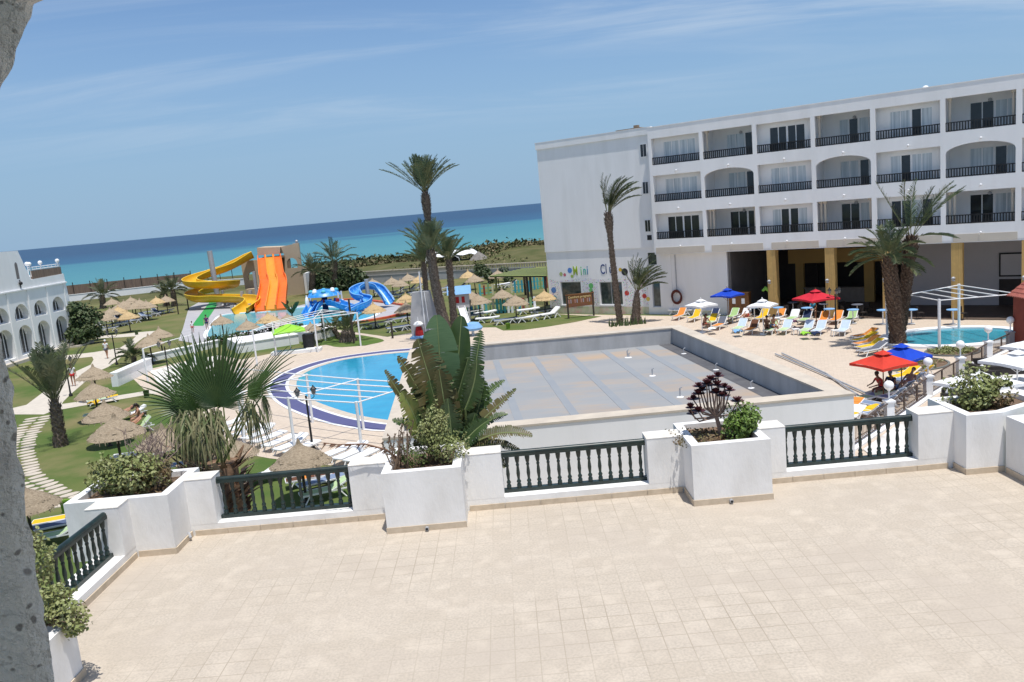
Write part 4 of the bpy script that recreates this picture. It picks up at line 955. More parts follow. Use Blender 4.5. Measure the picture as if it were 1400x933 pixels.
# yellow spiral slide : path of image-derived points at real depths
def chute(name, label, pts, r, m, cat='water slide', n=9, open_=200, rim=.06, sup=()):
    P = [Vector(p) for p in catmull([tuple(p) for p in pts], 7, False)]; k = len(P); vs = []; fs = []
    for i, p in enumerate(P):
        d = (P[min(i+1,k-1)]-P[max(i-1,0)]).normalized(); sd_ = d.cross(ZUP).normalized(); up = sd_.cross(d)
        for lay in (0, 1):
            rr = r if lay == 0 else r-.09
            for j in range(n):
                a = radians(-open_/2+open_*j/(n-1)); vs.append(p+sd_*(rr*sin(a)*1.1)-up*(rr*cos(a)*.95))
    W_ = 2*n
    for i in range(k-1):
        for j in range(n-1):
            a = i*W_+j; fs += [(a, a+W_, a+W_+1, a+1), (a+n, a+n+1, a+n+W_+1, a+n+W_)]
        for j in (0, n-1):
            a = i*W_+j; fs.append((a, a+n, a+n+W_, a+W_))
    b = MB(); b.add(vs, fs)
    for j in (0, n-1): b.tube([vs[i*W_+j] for i in range(k)], rim, 6, 1)
    t = thing(name, label, cat, (P[k//2].x, P[k//2].y, 0))
    b.build('chute', m if isinstance(m, list) else [m, m], t, smooth=True, world=True)
    for s_ in sup:
        q = MB(); q.tube(s_[0], s_[1], 10); q.build('support_post', M['steel'], t, smooth=True, world=True)
    return t
cxs, cys = -43.4, 122.5; R_ = 2.9
pts = [(-39.0,TY-.6,7.2),(-39.8,TY-.9,6.9),(-41.2,TY-1.8,6.2),(-42.6,TY-3.0,5.6)]
def hel(a, z, r=R_): return (cxs+r*cos(radians(a)), cys+r*1.25*sin(radians(a)), z)
pts += [hel(110,5.15), hel(138,4.85), hel(165,4.6), hel(200,4.35), hel(235,4.1), hel(270,3.9), hel(305,3.7), hel(340,3.5), hel(15,3.3), hel(50,3.1), hel(90,2.9), hel(130,2.7), hel(165,2.5), hel(200,2.3), hel(235,2.1), hel(262,1.9)]
pts += [(-41.6,118.6,1.78),(-39.4,117.6,1.66),(-37.2,116.4,1.55),(-35.4,114.4,1.42),(-34.7,112.0,1.2),(-34.8,109.6,.9),(-35.0,107.4,.62)]
M['yellow_rim'] = mat('bright_yellow_rim', (.85,.58,.04), (.80,.52,.03), 1, .4)
mast = atY(289,350,122.5); 
chute('spiral_slide', 'yellow spiral water slide winding round a steel mast', pts, .95, [M['yellow'], M['yellow_rim']], sup=(([(cxs+.6,122.5,0),(cxs+.35,122.5,8.2)], .38),([(cxs+1.5,122.5,0),(cxs+1.4,122.5,2.3)], .2),([(-37.2,116.4,0),(-37.2,116.4,.9)], .18)))
# blue kids' slides
c0 = G(446,428); c0.z = 0
KS = thing('splash_playhouse', 'blue water playhouse with scalloped canopy and two blue slides', 'water playground', c0)
b = MB(); b.tube([c0, c0+Vector((0,0,2.6))], .35, 10); b.build('core_post', flat('deep_blue', (.01,.03,.12)), KS, world=True)
b = MB(); b.box(c0.x-2.1,c0.y-1.1,1.2,c0.x+2.1,c0.y+1.1,1.35); 
for x in (-1.9,1.9):
    for y in (-1.0,1.0): b.tube([(c0.x+x,c0.y+y,0),(c0.x+x,c0.y+y,2.4)], .1, 6)
b.build('deck', M['trim'], KS, world=True)
b = MB(); n = 24
b.lathe([(2.0,2.1),(1.75,2.5),(1.1,2.78),(.3,2.92),(.05,2.95)], c0, n)
cn = b.build('canopy', M['blue_slide'], KS, smooth=True, world=True)
for k in range(8):
    an = k*pi/4+.2; v = MB(); v.ball((c0.x+1.5*cos(an),c0.y+1.5*sin(an),2.68), .3, 10, sc=(1,1,.8)); v.build('bubble', M['trim'] if k % 2 else flat('aqua', (.10,.45,.55)), cn, smooth=True, world=True)
for k in range(5):
    b = MB(); a = c0+Vector((-1.8+.9*k,-1.12,1.35)); b.box(a.x-.2,a.y-.05,1.35,a.x+.2,a.y+.05,1.75); b.build('panel', flat('red_panel', (.5,.03,.03)) if k % 2 == 0 else M['blue_slide'], KS, world=True)
def blueslide(pts, r=.7):
    global KS
chute('kiddie_slide', 'short blue slide descending to the left into the splash pool', [c0+Vector(v) for v in ((-.7,-.9,1.5),(-1.1,-1.5,1.35),(-1.5,-2.2,.85),(-1.8,-2.8,.4))], .5, [M['blue_slide']]*2)
chute('kiddie_slide', 'wide blue slide beside the dark post of the water playhouse', [c0+Vector(v) for v in ((-.7,-.9,1.55),(-1.0,-1.7,1.3),(-1.25,-2.5,.8),(-1.4,-3.2,.4))], .75, [M['blue_slide']]*2)
chute('kiddie_slide', 'long blue slide descending to the right of the water playhouse', [c0+Vector(v) for v in ((.8,-.9,1.6),(1.6,-1.4,1.45),(2.9,-2.0,.95),(4.4,-2.5,.4))], .72, [M['blue_slide']]*2)
c1 = G(504,425)
chute('curved_tube_slide', 'bright blue looping kiddie slide at the edge of the splash pool', [c1+Vector(v) for v in ((2.4,1.2,.7),(1.9,1.8,1.5),(.9,2.6,2.6),(-.6,2.6,2.9),(-1.6,1.6,2.5),(-1.2,.5,1.9),(-.1,.1,1.5),(-.3,-.8,1.0),(-1.4,-1.3,.65),(-2.1,-1.8,.4))], .62, [M['blue_slide'], flat('light_blue_rim', (.2,.45,.8))], open_=230, sup=(([c1+Vector((-.2,2.0,0)), c1+Vector((-.2,2.0,3.6))], .25),))
b = MB(); p = G(420,432); b.prism([(p.x-.6,p.y),(p.x+.6,p.y-.3),(p.x+.2,p.y+.5)], 0, .3); b.ball((p.x+.2,p.y,1.2), .55, 10, sc=(.5,.7,2.0)); tag(b.build('splash_figure', M['trim'], smooth=True), 'small white fin shaped water spout in the splash pool', 'water spout')
# ================================================================ thatched parasols
def make_thatch(seed, m):
    rnd.seed(seed)
    t = thing('thatched_parasol', 'x', 'parasol', (0,0,0), 0, 'thatched parasols on the lawns')
    b = MB(); n = 22
    b.lathe([(1.22,1.60),(1.08,1.72),(.88,1.86),(.78,1.95)], n=n, jit=.05)
    b.lathe([(.90,1.84),(.72,2.0),(.45,2.16),(.22,2.29),(.10,2.40),(.09,2.46),(.05,2.58),(.02,2.62)], n=n, jit=.06)
    for ring_, r0, z0, ln in ((0,1.18,1.65,.17),(1,.87,1.89,.13)):
        for i in range(70):                                        # straw fringe
            a = rnd.uniform(0, 2*pi); r = r0+rnd.uniform(-.04,.03); w_ = .035
            p = Vector((r*cos(a), r*sin(a), z0+rnd.uniform(-.02,.03))); q = Vector(((r+.05)*cos(a+.02), (r+.05)*sin(a+.02), z0-ln*rnd.uniform(.5,1.2)))
            tn = Vector((-sin(a), cos(a), 0))*w_
            b.add([p-tn, p+tn, q+tn*.3, q-tn*.3], [(0,1,2,3)])
    b.build('canopy', m, t, smooth=True, ang=50)
    b = MB(); b.tube([(0,0,0),(0,0,1.95)], .06, 8); b.lathe([(.14,0),(.14,.05),(.07,.09)], n=8)
    for k in range(8):
        a = k*pi/4; b.tube([(0,0,1.9),(1.15*cos(a),1.15*sin(a),1.66)], .022, 5)
    b.build('pole', M['post'], t)
    return t
TP = [make_thatch(5, M['thatch']), make_thatch(6, M['thatch']), make_thatch(7, M['thatch_new'])]
APEX = 2.5
def parasol(a, c, label, kind=0, sc=1.0, tilt=None, zg=0):
    sc *= .86
    p = G(a, c, APEX*sc+zg); p.z = zg
    return dup(TP[kind], p, rnd.uniform(0,6), label, sc=sc, tilt=tilt or (rnd.uniform(-.03,.03), rnd.uniform(-.03,.03)))
rnd.seed(3)
for a in [
 (31,664,'thatched parasol nearest the stepping stones beside the balcony wall',0,1.1),
 (125,500,'thatched parasol beside the path next to the man in red shorts',1,1.15),
 (127,522,'thatched parasol below the path, over a lounger with a yellow towel',0,1.15),
 (140,549,'middle thatched parasol of the front lawn between two others',1,1.15),
 (155,568,'wide thatched parasol beside the sunbathing women on the front lawn',0,1.25),
 (219,583,'thatched parasol half hidden by the dry shrub and fan palm',1,1.15),
 (408,604,'large two tiered thatched parasol right behind the front left balustrade',0,1.15),
 (316,598,'thatched parasol partly hidden behind the fan palm stem',1,1.0),
 (203,458,'thatched parasol beside the white frame left of the fan palm',0,1.2),
 (217,448,'thatched parasol behind another one left of the fan palm',1,1.2),
 (302,431,'thatched parasol in front of the splash pool behind the fan palm tips',0,1.15),
 (337,437,'low thatched parasol left of the lime green parasol',1,1.1),
 (365,428,'thatched parasol on a tall pole in front of the orange slides',2,1.2),
 (392,429,'small thatched parasol at the near edge of the splash pool',0,.9),
 (424,441,'thatched parasol standing between the lime green parasol and the water playhouse',1,.9),
 (510,414,'yellowish thatched parasol in front of the blue looping slide',2,1.2),
 (555,413,'thatched parasol at the red kerb left of the tall palms',0,1.2),
 (554,401,'pale thatched parasol above the end of the splash apron',2,1.15),
 (586,405,'thatched parasol mostly hidden behind the tall palm trunks',0,1.1),
 (509,381,'far thatched parasol straight above the blue looping slide',1,1.2),
 (535,379,'far thatched parasol on the lawn by the grey wall, left of a pair',0,1.2),
 (546,382,'far thatched parasol overlapping its left neighbour by the grey wall',1,1.15),
 (558,374,'tallest looking far thatched parasol in front of the grey boundary wall',0,1.25),
 (572,377,'far thatched parasol just left of the tall palm trunks',2,1.2),
 (639,370,'light thatched parasol just right of the tall palms near the boundary wall',2,1.25),
 (648,375,'thatched parasol overlapping the light one right of the tall palms',0,1.2),
 (680,369,'thatched parasol at the left end of the lime striped pergola',0,1.25),
 (640,396,'thatched parasol behind the blue roofed playhouse',0,1.2),
 (654,402,'thatched parasol right of the blue roofed playhouse before the picket fence',1,1.2),
 (686,395,'thatched parasol between the two rows of coloured pickets',0,1.15),
 (703,403,'thatched parasol above the white loungers in the middle lawn',1,1.2),
 (743,397,'pale thatched parasol at the corner of the mural wall',2,1.15)]:
    parasol(*a)
# the crowded cluster on the far left lawn
CL = [(150,421,0,1.2),(126,424,1,1.2),(143,427,0,1.25),(160,419,2,1.2),(161,415,1,1.2),(168,411,0,1.25),(174,425,2,1.2),(183,413,1,1.2),(190,409,0,1.25),(199,411,1,1.25),(213,406,2,1.2),(226,404,0,1.2),(112,417,1,1.1),(152,408,0,1.2),(178,406,1,1.2)]
CL.sort(key=lambda q: q[0])
for i, (a, c, k, s_) in enumerate(CL):
    parasol(a, c, 'thatched parasol, %s from the left in the crowded far left lawn cluster' % ORD[i], k, s_)
for t in TP: clear_proto(t)
# ================================================================ cloth parasols
def cloth_parasol(pos, col, label, side=2.6, h=2.55, drop=.55, rz=0, n=4, pole=None, vent=True, tilt=(0,0)):
    t = thing('patio_parasol', label, 'parasol', pos, rz); t.rotation_euler = (tilt[0], tilt[1], rz)
    b = MB(); r = side/sqrt(2) if n == 4 else side/2
    vs = [(0,0,h)]; fs = []; K = 8
    cor = [Vector((r*cos(2*pi*i/n+pi/4), r*sin(2*pi*i/n+pi/4), h-drop)) for i in range(n)]
    for i in range(n):                                             # sagging panels
        a, c2 = cor[i], cor[(i+1) % n]; ap = Vector((0,0,h)); o = len(vs)
        for u in range(K+1):
            for v in range(K+1):
                f = u/K; g_ = v/K; p = ap.lerp(a.lerp(c2, g_), f); p.z -= .10*sin(pi*f)*sin(pi*g_)*1.0-.05*sin(pi*g_)*f; vs.append(p)
        for u in range(K):
            for v in range(K): q = o+u*(K+1)+v; fs.append((q, q+K+1, q+K+2, q+1))
    b.add(vs, fs)
    for i in range(n):
        a, c2 = cor[i], cor[(i+1) % n]; m_ = (a+c2)/2+Vector((0,0,.05))
        b.add([a, m_, c2, c2-Vector((0,0,.12)), m_-Vector((0,0,.12)), a-Vector((0,0,.12))], [(0,1,4,5),(1,2,3,4)])
    if vent: b.lathe([(.42,h-.06),(.22,h+.02),(.04,h+.10)], n=n, ang0=pi/4)
    b.build('canopy', col, t, smooth=True, ang=25)
    b = MB(); b.tube([(0,0,0),(0,0,h+.12)], .028, 8); b.ball((0,0,h+.16), .045, 8)
    for c2 in cor: b.tube([(0,0,h-.95),c2*.55+Vector((0,0,(h-.02)*.45))], .012, 5); b.tube([(0,0,h-.03),c2-Vector((0,0,.02))], .012, 5)
    b.lathe([(.26,0),(.26,.07),(.06,.10)], n=12)
    b.build('pole', pole or M['trim'], t, smooth=True)
    return t
def apex(a, c, h): p = G(a, c, h); p.z = 0.02; return p
cloth_parasol(apex(958,411,2.5), C('white'), 'white parasol at the left end of the hotel lounger rows', 1.75, 2.5, .36, .5)
cloth_parasol(apex(994,396,2.75), C('blue'), 'dark blue parasol in front of the wooden cabinet by the hall', 1.9, 2.75, .45, .7, pole=M['wood'])
cloth_parasol(apex(1042,411,2.5), C('white'), 'white parasol beside the bright green toy and yellow stone column', 1.7, 2.5, .36, .9)
cloth_parasol(apex(1115,398,2.8), C('red'), 'crimson parasol over the bar table with two seated guests', 2.35, 2.8, .55, .25, pole=M['wood'])
cloth_parasol(apex(1207,482.5,2.4), C('redor'), 'orange red parasol over two men sitting by the globe lamp fence', 2.1, 2.4, .52, .35, pole=M['wood'])
cloth_parasol(apex(1232,473,2.4), C('blue'), 'bright blue parasol next to the orange red one and the palm', 2.0, 2.4, .55, .55, pole=M['wood'])
cloth_parasol(apex(393,443,2.5), C('lime'), 'lime green parasol on the white wall behind the pool', 2.7, 2.5, .6, .3, vent=False)
for a, c, lab, s_ in ((1338,511,'white parasol of the cafe terrace nearest the corner planter',2.4),(1391,482,'white parasol of the cafe terrace above the black sofa',2.2),(1416,463,'white parasol of the cafe terrace beside the brick pavilion',2.1)):
    cloth_parasol(apex(a,c,2.35), C('white'), lab, s_, 2.35, .4, .35)
# ================================================================ sun loungers
def make_lounger(ang, white=False):
    t = thing('sun_lounger', 'x', 'sun lounger', (0,0,0))
    ca, sa = cos(ang), sin(ang); H0 = .34
    b = MB()
    for s_ in (-1, 1):
        x = s_*.30; b.bar((x,-.95,H0),(x,.25,H0), .05, .06); b.bar((x,.25,H0),(x,.25+.72*ca,H0+.72*sa), .05, .05); b.bar((x,.25,H0-.004),(x,.9,H0-.004), .046, .05)
    for y in (-.94,.25): b.bar((-.30,y,H0),(.30,y,H0), .05, .05)
    if ang > .2: b.bar((-.24,.25+.45*ca,H0+.45*sa-.03),(-.24,.78,H0), .03, .03); b.bar((.24,.25+.45*ca,H0+.45*sa-.03),(.24,.78,H0), .03, .03)
    b.build('frame', M['plastic'], t)
    for s_ in (-1, 1):
        for y0, y1 in ((-.60,-.82),(.55,.80)):
            l = MB(); l.tube([(s_*.30,y0,H0-.02),(s_*.31,(y0+y1)/2,H0*.45),(s_*.33,y1,0)], [.032,.028,.03], 6); l.build('leg', M['plastic'], t)
    b = MB(); n = 6
    for i in range(n):                                             # slightly dished seat
        y0, y1 = -.93+1.17*i/n, -.93+1.17*(i+1)/n; d0, d1 = .02*sin(pi*i/n), .02*sin(pi*(i+1)/n)
        b.add([(-.275,y0,H0+.035-d0),(.275,y0,H0+.035-d0),(.275,y1,H0+.035-d1),(-.275,y1,H0+.035-d1),(-.275,y0,H0-.0-d0),(.275,y0,H0-.0-d0),(.275,y1,H0-d1),(-.275,y1,H0-d1)], [(0,1,2,3),(4,7,6,5),(0,4,5,1),(2,6,7,3),(0,3,7,4),(1,5,6,2)])
    b.build('seat', M['plastic'], t)
    b = MB(); b.box(-.275,0,.0,.275,.74,.035, X=Matrix.Translation((0,.25,H0+.012)) @ Matrix.Rotation(ang,4,'X')); b.build('backrest', M['plastic'], t)
    return t
LU, LF, LM = make_lounger(radians(42)), make_lounger(radians(3)), make_lounger(radians(24))
def simple_lounger(ang):
    t = thing('sun_lounger', 'x', 'sun lounger', (0,0,0)); f = MB(); g_ = MB(); H0 = .36
    for s_ in (-1,1):
        f.bar((s_*.3,-.95,H0),(s_*.3,.25,H0), .07, .07); f.bar((s_*.3,.25,H0),(s_*.3,.25+.7*cos(ang),H0+.7*sin(ang)), .07, .07)
        for y0, y1 in ((-.5,-.8),(-.5,-.2),(.5,.25),(.5,.8)): f.bar((s_*.3,y0,H0),(s_*.33,y1,0), .06, .06)
    g_.box(-.28,-.95,H0-.02,.28,.25,H0+.05); g_.box(-.28,0,-.02,.28,.74,.05, X=Matrix.Translation((0,.25,H0)) @ Matrix.Rotation(ang,4,'X'))
    f.build('frame', M['plastic'], t); g_.build('seat', M['plastic'], t)
    return t
SU, SF = simple_lounger(radians(35)), simple_lounger(radians(4))
def lounger(p, d, col, label, proto, group=None, back=None, sc=1.0, tilt=None):
    rz = atan2(d[1], d[0])-pi/2
    o = dup(proto, p, rz, label, group, sc=sc, tilt=tilt)
    if col: remat(o, C(col), ('seat','backrest'))
    if back: remat(o, C(back), ('backrest',))
    return o
def LP(a, c, d, *r, **k):                                           # foot end given in the photograph's frame
    p = G(a, c, .02); v = Vector((d[0], d[1], 0)).normalized(); p = p+v*.85; p.z = .02
    return lounger(p, d, *r, **k)
D0 = (.62,.785); gB = 'sun loungers in two rows before the hotel hall'
for a, c, col, back, lab in (
 (1148,460,'paleblue',None,'pale blue lounger at the right end of the front row, beside a small white table'),
 (1115,459.5,'paleblue',None,'pale blue lounger with a dark bag, between two white side tables'),
 (1098,459,'palegreen','paleblue','lounger with pale green seat, lime towel and pale blue back in the front row'),
 (1068,458.5,'palegreen','paleblue','pale green lounger in the front row next to the seated couple'),
 (1049,458.5,'palegreen',None,'pale green lounger on which the couple sits with coloured towels'),
 (1022,458,'orange','brown','lounger with orange seat and dark brown raised back'),
 (1006,456,'palegreen','paleblue','lounger covered with blue and white towels left of the brown backed one'),
 (978,452,'orange','grey','lounger with a grey back and orange seat near the flat roof corner'),
 (966,448,'palegreen','yellow','small yellow backed lounger behind the woman in the red bikini'),
 (1139,444.5,'orange',None,'orange lounger of the rear row beside the black lantern post'),
 (1159,443.5,'green',None,'green lounger at the right end of the rear row'),
 (1120,446,'orange',None,'orange lounger left of the black lantern post'),
 (1096,444.5,'green','navy','lounger with dark navy raised back below the crimson parasol'),
 (1079,442.5,'green','white','lounger with a white back and a purple towel'),
 (1060,441,'white','orange','orange backed lounger just right of the white parasol'),
 (1037,441,'yellow',None,'bright yellow lounger behind the seated couple'),
 (1012,440,'white',None,'white lounger with a guest lying back under the white parasol'),
 (996,439.5,'green',None,'green lounger left of the white parasol pole'),
 (969,440,'green','navy','lounger with navy back below the dark blue parasol'),
 (944,441,'yellow',None,'tall yellow lounger near the far corner of the flat roof'),
 (923,438.5,'orange',None,'orange lounger at the far left end of the hotel rows')):
    LP(a, c, D0, col, lab, LU, gB, back=back)
for a, c, lab in ((920,430,'white lounger standing along the white hotel wall, left of two'),(955,430,'white lounger standing along the white hotel wall, right of two')):
    LP(a, c, (.785,-.62), 'white', lab, LF, sc=1.2)
gS = 'row of tightly packed loungers left of the palm'
for a, c, col, lab in ((1169,467,'orange','uppermost lounger, orange and yellow, of the packed row by the palm'),(1168,472.5,'yellow','second lounger, bright yellow, of the packed row by the palm'),(1171,477.5,'orange','third lounger, orange, of the packed row by the palm'),(1175,482.5,'yellow','fourth lounger, yellow with lime edge, of the packed row by the palm'),(1178,487.5,'grey','lowest lounger, grey, of the packed row by the palm')):
    LP(a, c, (.93,.37), col, lab, LM, gS)
gR = 'loungers along the globe lamp fence'
for a, c, col, lab, d, pr in ((1186,574,'bluegrey','blue grey lounger at the near end of the row along the globe lamp fence',(.5,-.87),LU),(1200,563,'bluegrey','blue grey lounger, second from the near end along the globe lamp fence',(.5,-.87),LU),(1213,552,'bluegrey','blue grey lounger by the second globe lamp behind the balustrade',(.5,-.87),LU),(1226,542,'slate','slate lounger behind the two seated men',(.5,-.87),LU),(1241,530,'bluegrey','blue grey lounger with a guest lying on it by the fence',(.5,-.87),LU),(1253,520,'yellow','yellow lounger at the far end of the fence row',(.5,-.87),LU),(1197,549,'palegreen','pale green lounger below the orange red parasol',(.9,.4),LF),(1236,521,'yellow','yellow lounger just behind the seated men',(.9,.4),LM),(1166,562,'orange','orange lounger partly hidden by the flat roof corner',(.6,.8),LF),(1168,573,'white','white lounger partly hidden below the flat roof corner',(.6,.8),LF),(1183,571,'yellow','yellow lounger beside the near end of the fence row',(.9,.4),LF)):
    p = G(a, c, .02); lounger(p, d, col, lab, pr, gR)
gW = 'row of white loungers along the deck edge'
WL_ = [(304,590),(313,597),(325,602.5),(337,608),(351,613),(366,618.5),(381,624),(396,628),(446,633),(463,637),(479,640),(498,644),(516,648)]
for i, (a, c) in enumerate(WL_):
    LP(a, c, (.55,.83), 'white', 'white lounger, %s from the left in the row along the deck edge' % ORD[i], LF if i % 3 else LM, gW)
for a, c, d, col, lab, pr, back in (
 (122,555,(.9,.5),'palegreen','green lounger with a yellow towel under the upper front lawn parasol',LF,'yellow'),
 (118,575,(.95,.3),'palegreen','pale green lounger in the shade of the middle front lawn parasols',LF,None),
 (160,577,(.75,.65),'white','lounger with the woman in a purple swimsuit',LM,None),
 (166,597,(.8,.6),'yellow','lounger with yellow foot and green back under the seated woman',LU,'palegreen'),
 (158,633,(1,.15),'white','white lounger with a blue bag beyond the corner planter shrub',LF,'blue'),
 (203,630,(.8,.55),'palegreen','pale green lounger behind the dry shrub twigs',LM,None),
 (226,648,(.9,.4),'bluegrey','blue grey lounger beside the fan palm trunk',LF,None),
 (40,750,(.93,.35),'palegreen','pale green lounger nearest the left balustrade',LM,None),
 (47,735,(.9,.4),'slate','lounger with a dark slate mattress behind the pale green one at the left',LF,None),
 (50,726,(.95,.3),'yellow','lounger with yellow edge under the parasol by the stepping stones',LF,'slate'),
 (395,668,(.95,.3),'brown','dark brown lounger seen through the front left balustrade',LF,None),
 (418,664,(.95,.3),'orange','orange topped lounger seen through the front left balustrade',LF,None),
 (412,675,(.85,.5),'bluegrey','blue grey lounger seen through the front left balustrade',LF,None),
 (415,688,(.9,.4),'palegreen','pale green lounger nearest behind the front left balustrade',LM,None),
 (330,667,(.8,.5),'white','white lounger half hidden behind the fan palm trunk and balustrade',LM,None)):
    LP(a, c, d, col, lab, pr, back=back)
nav = [(120,451),(133,453),(150,453),(158,447),(166,446),(136,445),(153,440),(164,438),(172,444),(183,442),(188,437),(199,436),(210,433),(216,430),(228,428),(157,432),(138,437),(127,446),(176,437),(203,430)]
nav.sort()
for i, (a, c) in enumerate(nav):
    lounger(G(a,c), (.9 if i%3 else -.8,.45), ('slate','navy','slate','bluegrey')[i%4], 'dark mattress lounger, %s from the left in the far left lawn cluster' % ORD[i], SU if i % 3 == 0 else SF, 'loungers in the far left lawn cluster', sc=1.1)
mid_ = [(521,403,0),(534,404,0),(544,402,1),(540,408,0),(560,399,1),(569,398,1),(568,404,0),(572,408,0),(607,398,1),(608,404,0),(628,397,1)]
for i, (a, c, u) in enumerate(mid_):
    lounger(G(a,c), (.9,.4), ('slate','black','grey')[i%3], 'dark lounger, %s from the left among those on the far lawn by the grey wall' % ORD[i], SU if u else SF, 'loungers on the far lawn by the grey wall', sc=1.15)
for i, (a, c) in enumerate([(504,449),(522,446),(544,441),(563,438),(544,453),(563,450)]):
    lounger(G(a,c), (.93,.35), ('slate','black')[i%2], 'dark lounger, %s from the left in the lawn strip between red kerb and path' % ORD[i], SF, 'loungers between the red kerb and the path', sc=1.15)
for a, c, col, u, d, lab in ((645,431,'black',0,(.9,.4),'black lounger behind the broad leaf tip, left of the white ones'),(647,437,'grey',0,(.9,.4),'dark grey lounger in the shade left of the white loungers'),(664,433,'white',0,(.9,.4),'short looking white lounger behind the long white pair'),(667,441,'white',0,(.9,-.1),'white lounger left of the grey one on the middle lawn'),(691,443,'slate',0,(.95,.2),'dark grey lounger between two white ones on the middle lawn'),(721,440,'white',0,(.95,.2),'white lounger in the middle of the middle lawn'),(722,429,'white',0,(.95,.2),'white lounger beside the front picket fence'),(740,431,'black',0,(.95,.2),'black lounger at the end of the front picket fence'),(752,435,'white',1,(.85,.5),'white lounger with raised back by the mural wall lawn'),(687,393,'white',0,(.9,.4),'white lounger in front of the rear picket fence'),(697,393,'black',1,(.9,.4),'black lounger with white frame by the rear picket fence')):
    lounger(G(a,c), d, col, lab, SU if u else SF, sc=1.2)
for t in (LU, LF, LM, SU, SF): clear_proto(t)
# ================================================================ tables and chairs before the hall
def table(a, c, col, label, group=None):
    p = G(a, c, 1.05); p.z = .06; t = thing('bar_table', label, 'table', p, group=group)
    b = MB(); b.lathe([(.40,.98),(.42,1.0),(.42,1.03),(.38,1.04)], n=18); b.build('table_top', C(col), t, smooth=True)
    b = MB(); b.tube([(0,0,.03),(0,0,.98)], .045, 8); b.lathe([(.26,0),(.26,.03),(.06,.05)], n=14); b.build('leg', M['plastic'], t, smooth=True)
TBX = [(1031,421),(1064,421),(1103,421.5),(1134,423),(1166,424),(1207,424.5),(1246,424),(1303,424),(1084,414),(1127,416),(1172,417)]
for i, (a, c) in enumerate(TBX):
    table(a, c, 'skyblue' if i < 8 else 'grey', ('blue topped round table, %s from the left along the hall edge' % ORD[i]) if i < 8 else 'dim round table deeper inside the hall, %s from the left' % ORD[i-8], 'round tables of the bar')
def make_chair():
    t = thing('bar_chair', 'x', 'chair', (0,0,0)); b = MB(); b.box(-.22,-.22,.43,.22,.22,.47); b.build('seat', M['wicker'], t)
    b = MB(); b.box(-.22,.19,.5,.22,.23,.9); b.build('backrest', M['wicker'], t)
    for x in (-.2,.2):
        for y in (-.2,.2): l = MB(); l.tube([(x,y,0),(x,y,.43 if y < 0 else .9)], .018, 5); l.build('leg', M['black_iron'], t)
    return t
CHP = make_chair(); chs = [(1043,434),(1073,433),(1094,434),(1118,435),(1148,436),(1180,436),(1258,437),(1316,438),(1150,428),(1187,429),(1107,427)]
chs.sort()
for i, (a, c) in enumerate(chs):
    p = G(a, c); p.z = .06; dup(CHP, p, rnd.uniform(0,6), 'dark bar chair, %s from the left among the shaded hall tables' % ORD[i], 'dark chairs in the hall')
clear_proto(CHP)
def side_table(a, c, lab):
    p = G(a, c); p.z = .02; t = thing('side_table', lab, 'side table', p, group='small white side tables'); b = MB(); b.box(-.24,-.24,.38,.24,.24,.42); b.build('table_top', M['plastic'], t)
    for x in (-.2,.2):
        for y in (-.2,.2): l = MB(); l.tube([(x*.9,y*.9,.38),(x*1.1,y*1.1,0)], .025, 6); l.build('leg', M['plastic'], t)
side_table(1088,458,'small white side table in the middle of the front lounger row')
side_table(1142,460,'small white side table beside the last pale blue lounger')
side_table(1071,444,'small white side table in the rear lounger row')
# towels lying on loungers
for a, c, cn, lab in ((1102,455,'lime','lime green towel spread on a pale green lounger of the front row'),(1009,452,'skyblue','light blue towel thrown over the lounger left of the brown one'),(1084,439,'purple','purple towel heaped on a lounger below the crimson parasol'),(1117,455,'navy','dark bag lying on the pale blue lounger between side tables'),(974,449,'white','white towel left on the grey backed lounger near the roof corner'),(128,549,'yellow','yellow towel on the green lounger under the upper lawn parasol')):
    p = G(a, c, .46); b = MB(); rnd.seed(int(a)); n = 6; vs = [(p.x+(-.28+.56*i/n), p.y+(-.4+.8*j/n), .44+rnd.uniform(0,.10)-.10*(abs(i-3)/3)**3) for i in range(n+1) for j in range(n+1)]
    b.add(vs, [(i*(n+1)+j,(i+1)*(n+1)+j,(i+1)*(n+1)+j+1,i*(n+1)+j+1) for i in range(n) for j in range(n)]); b.add([(v[0],v[1],v[2]-.04) for v in vs], [(i*(n+1)+j,i*(n+1)+j+1,(i+1)*(n+1)+j+1,(i+1)*(n+1)+j) for i in range(n) for j in range(n)])
    tag(b.build('bag' if 'bag' in lab else 'towel', C(cn), smooth=True), lab, 'bag' if 'bag' in lab else 'towel')
# bright green inflatable
p = G(1052,432); b = MB(); b.tube([p+Vector(v) for v in ((0,0,.1),(.1,0,.8),(.25,0,1.6),(.1,0,2.1),(-.25,0,2.3),(-.5,0,2.1))], [.3,.28,.24,.2,.17,.1], 10)
b.tube([p+Vector(v) for v in ((.1,.1,.3),(.6,.1,.5),(.8,.1,1.1))], [.2,.16,.08], 8)
tag(b.build('pool_toy', flat('toy_green', (.28,.60,.08), .4), smooth=True), 'tall bright green inflatable toy leaning by the first stone column', 'pool toy')
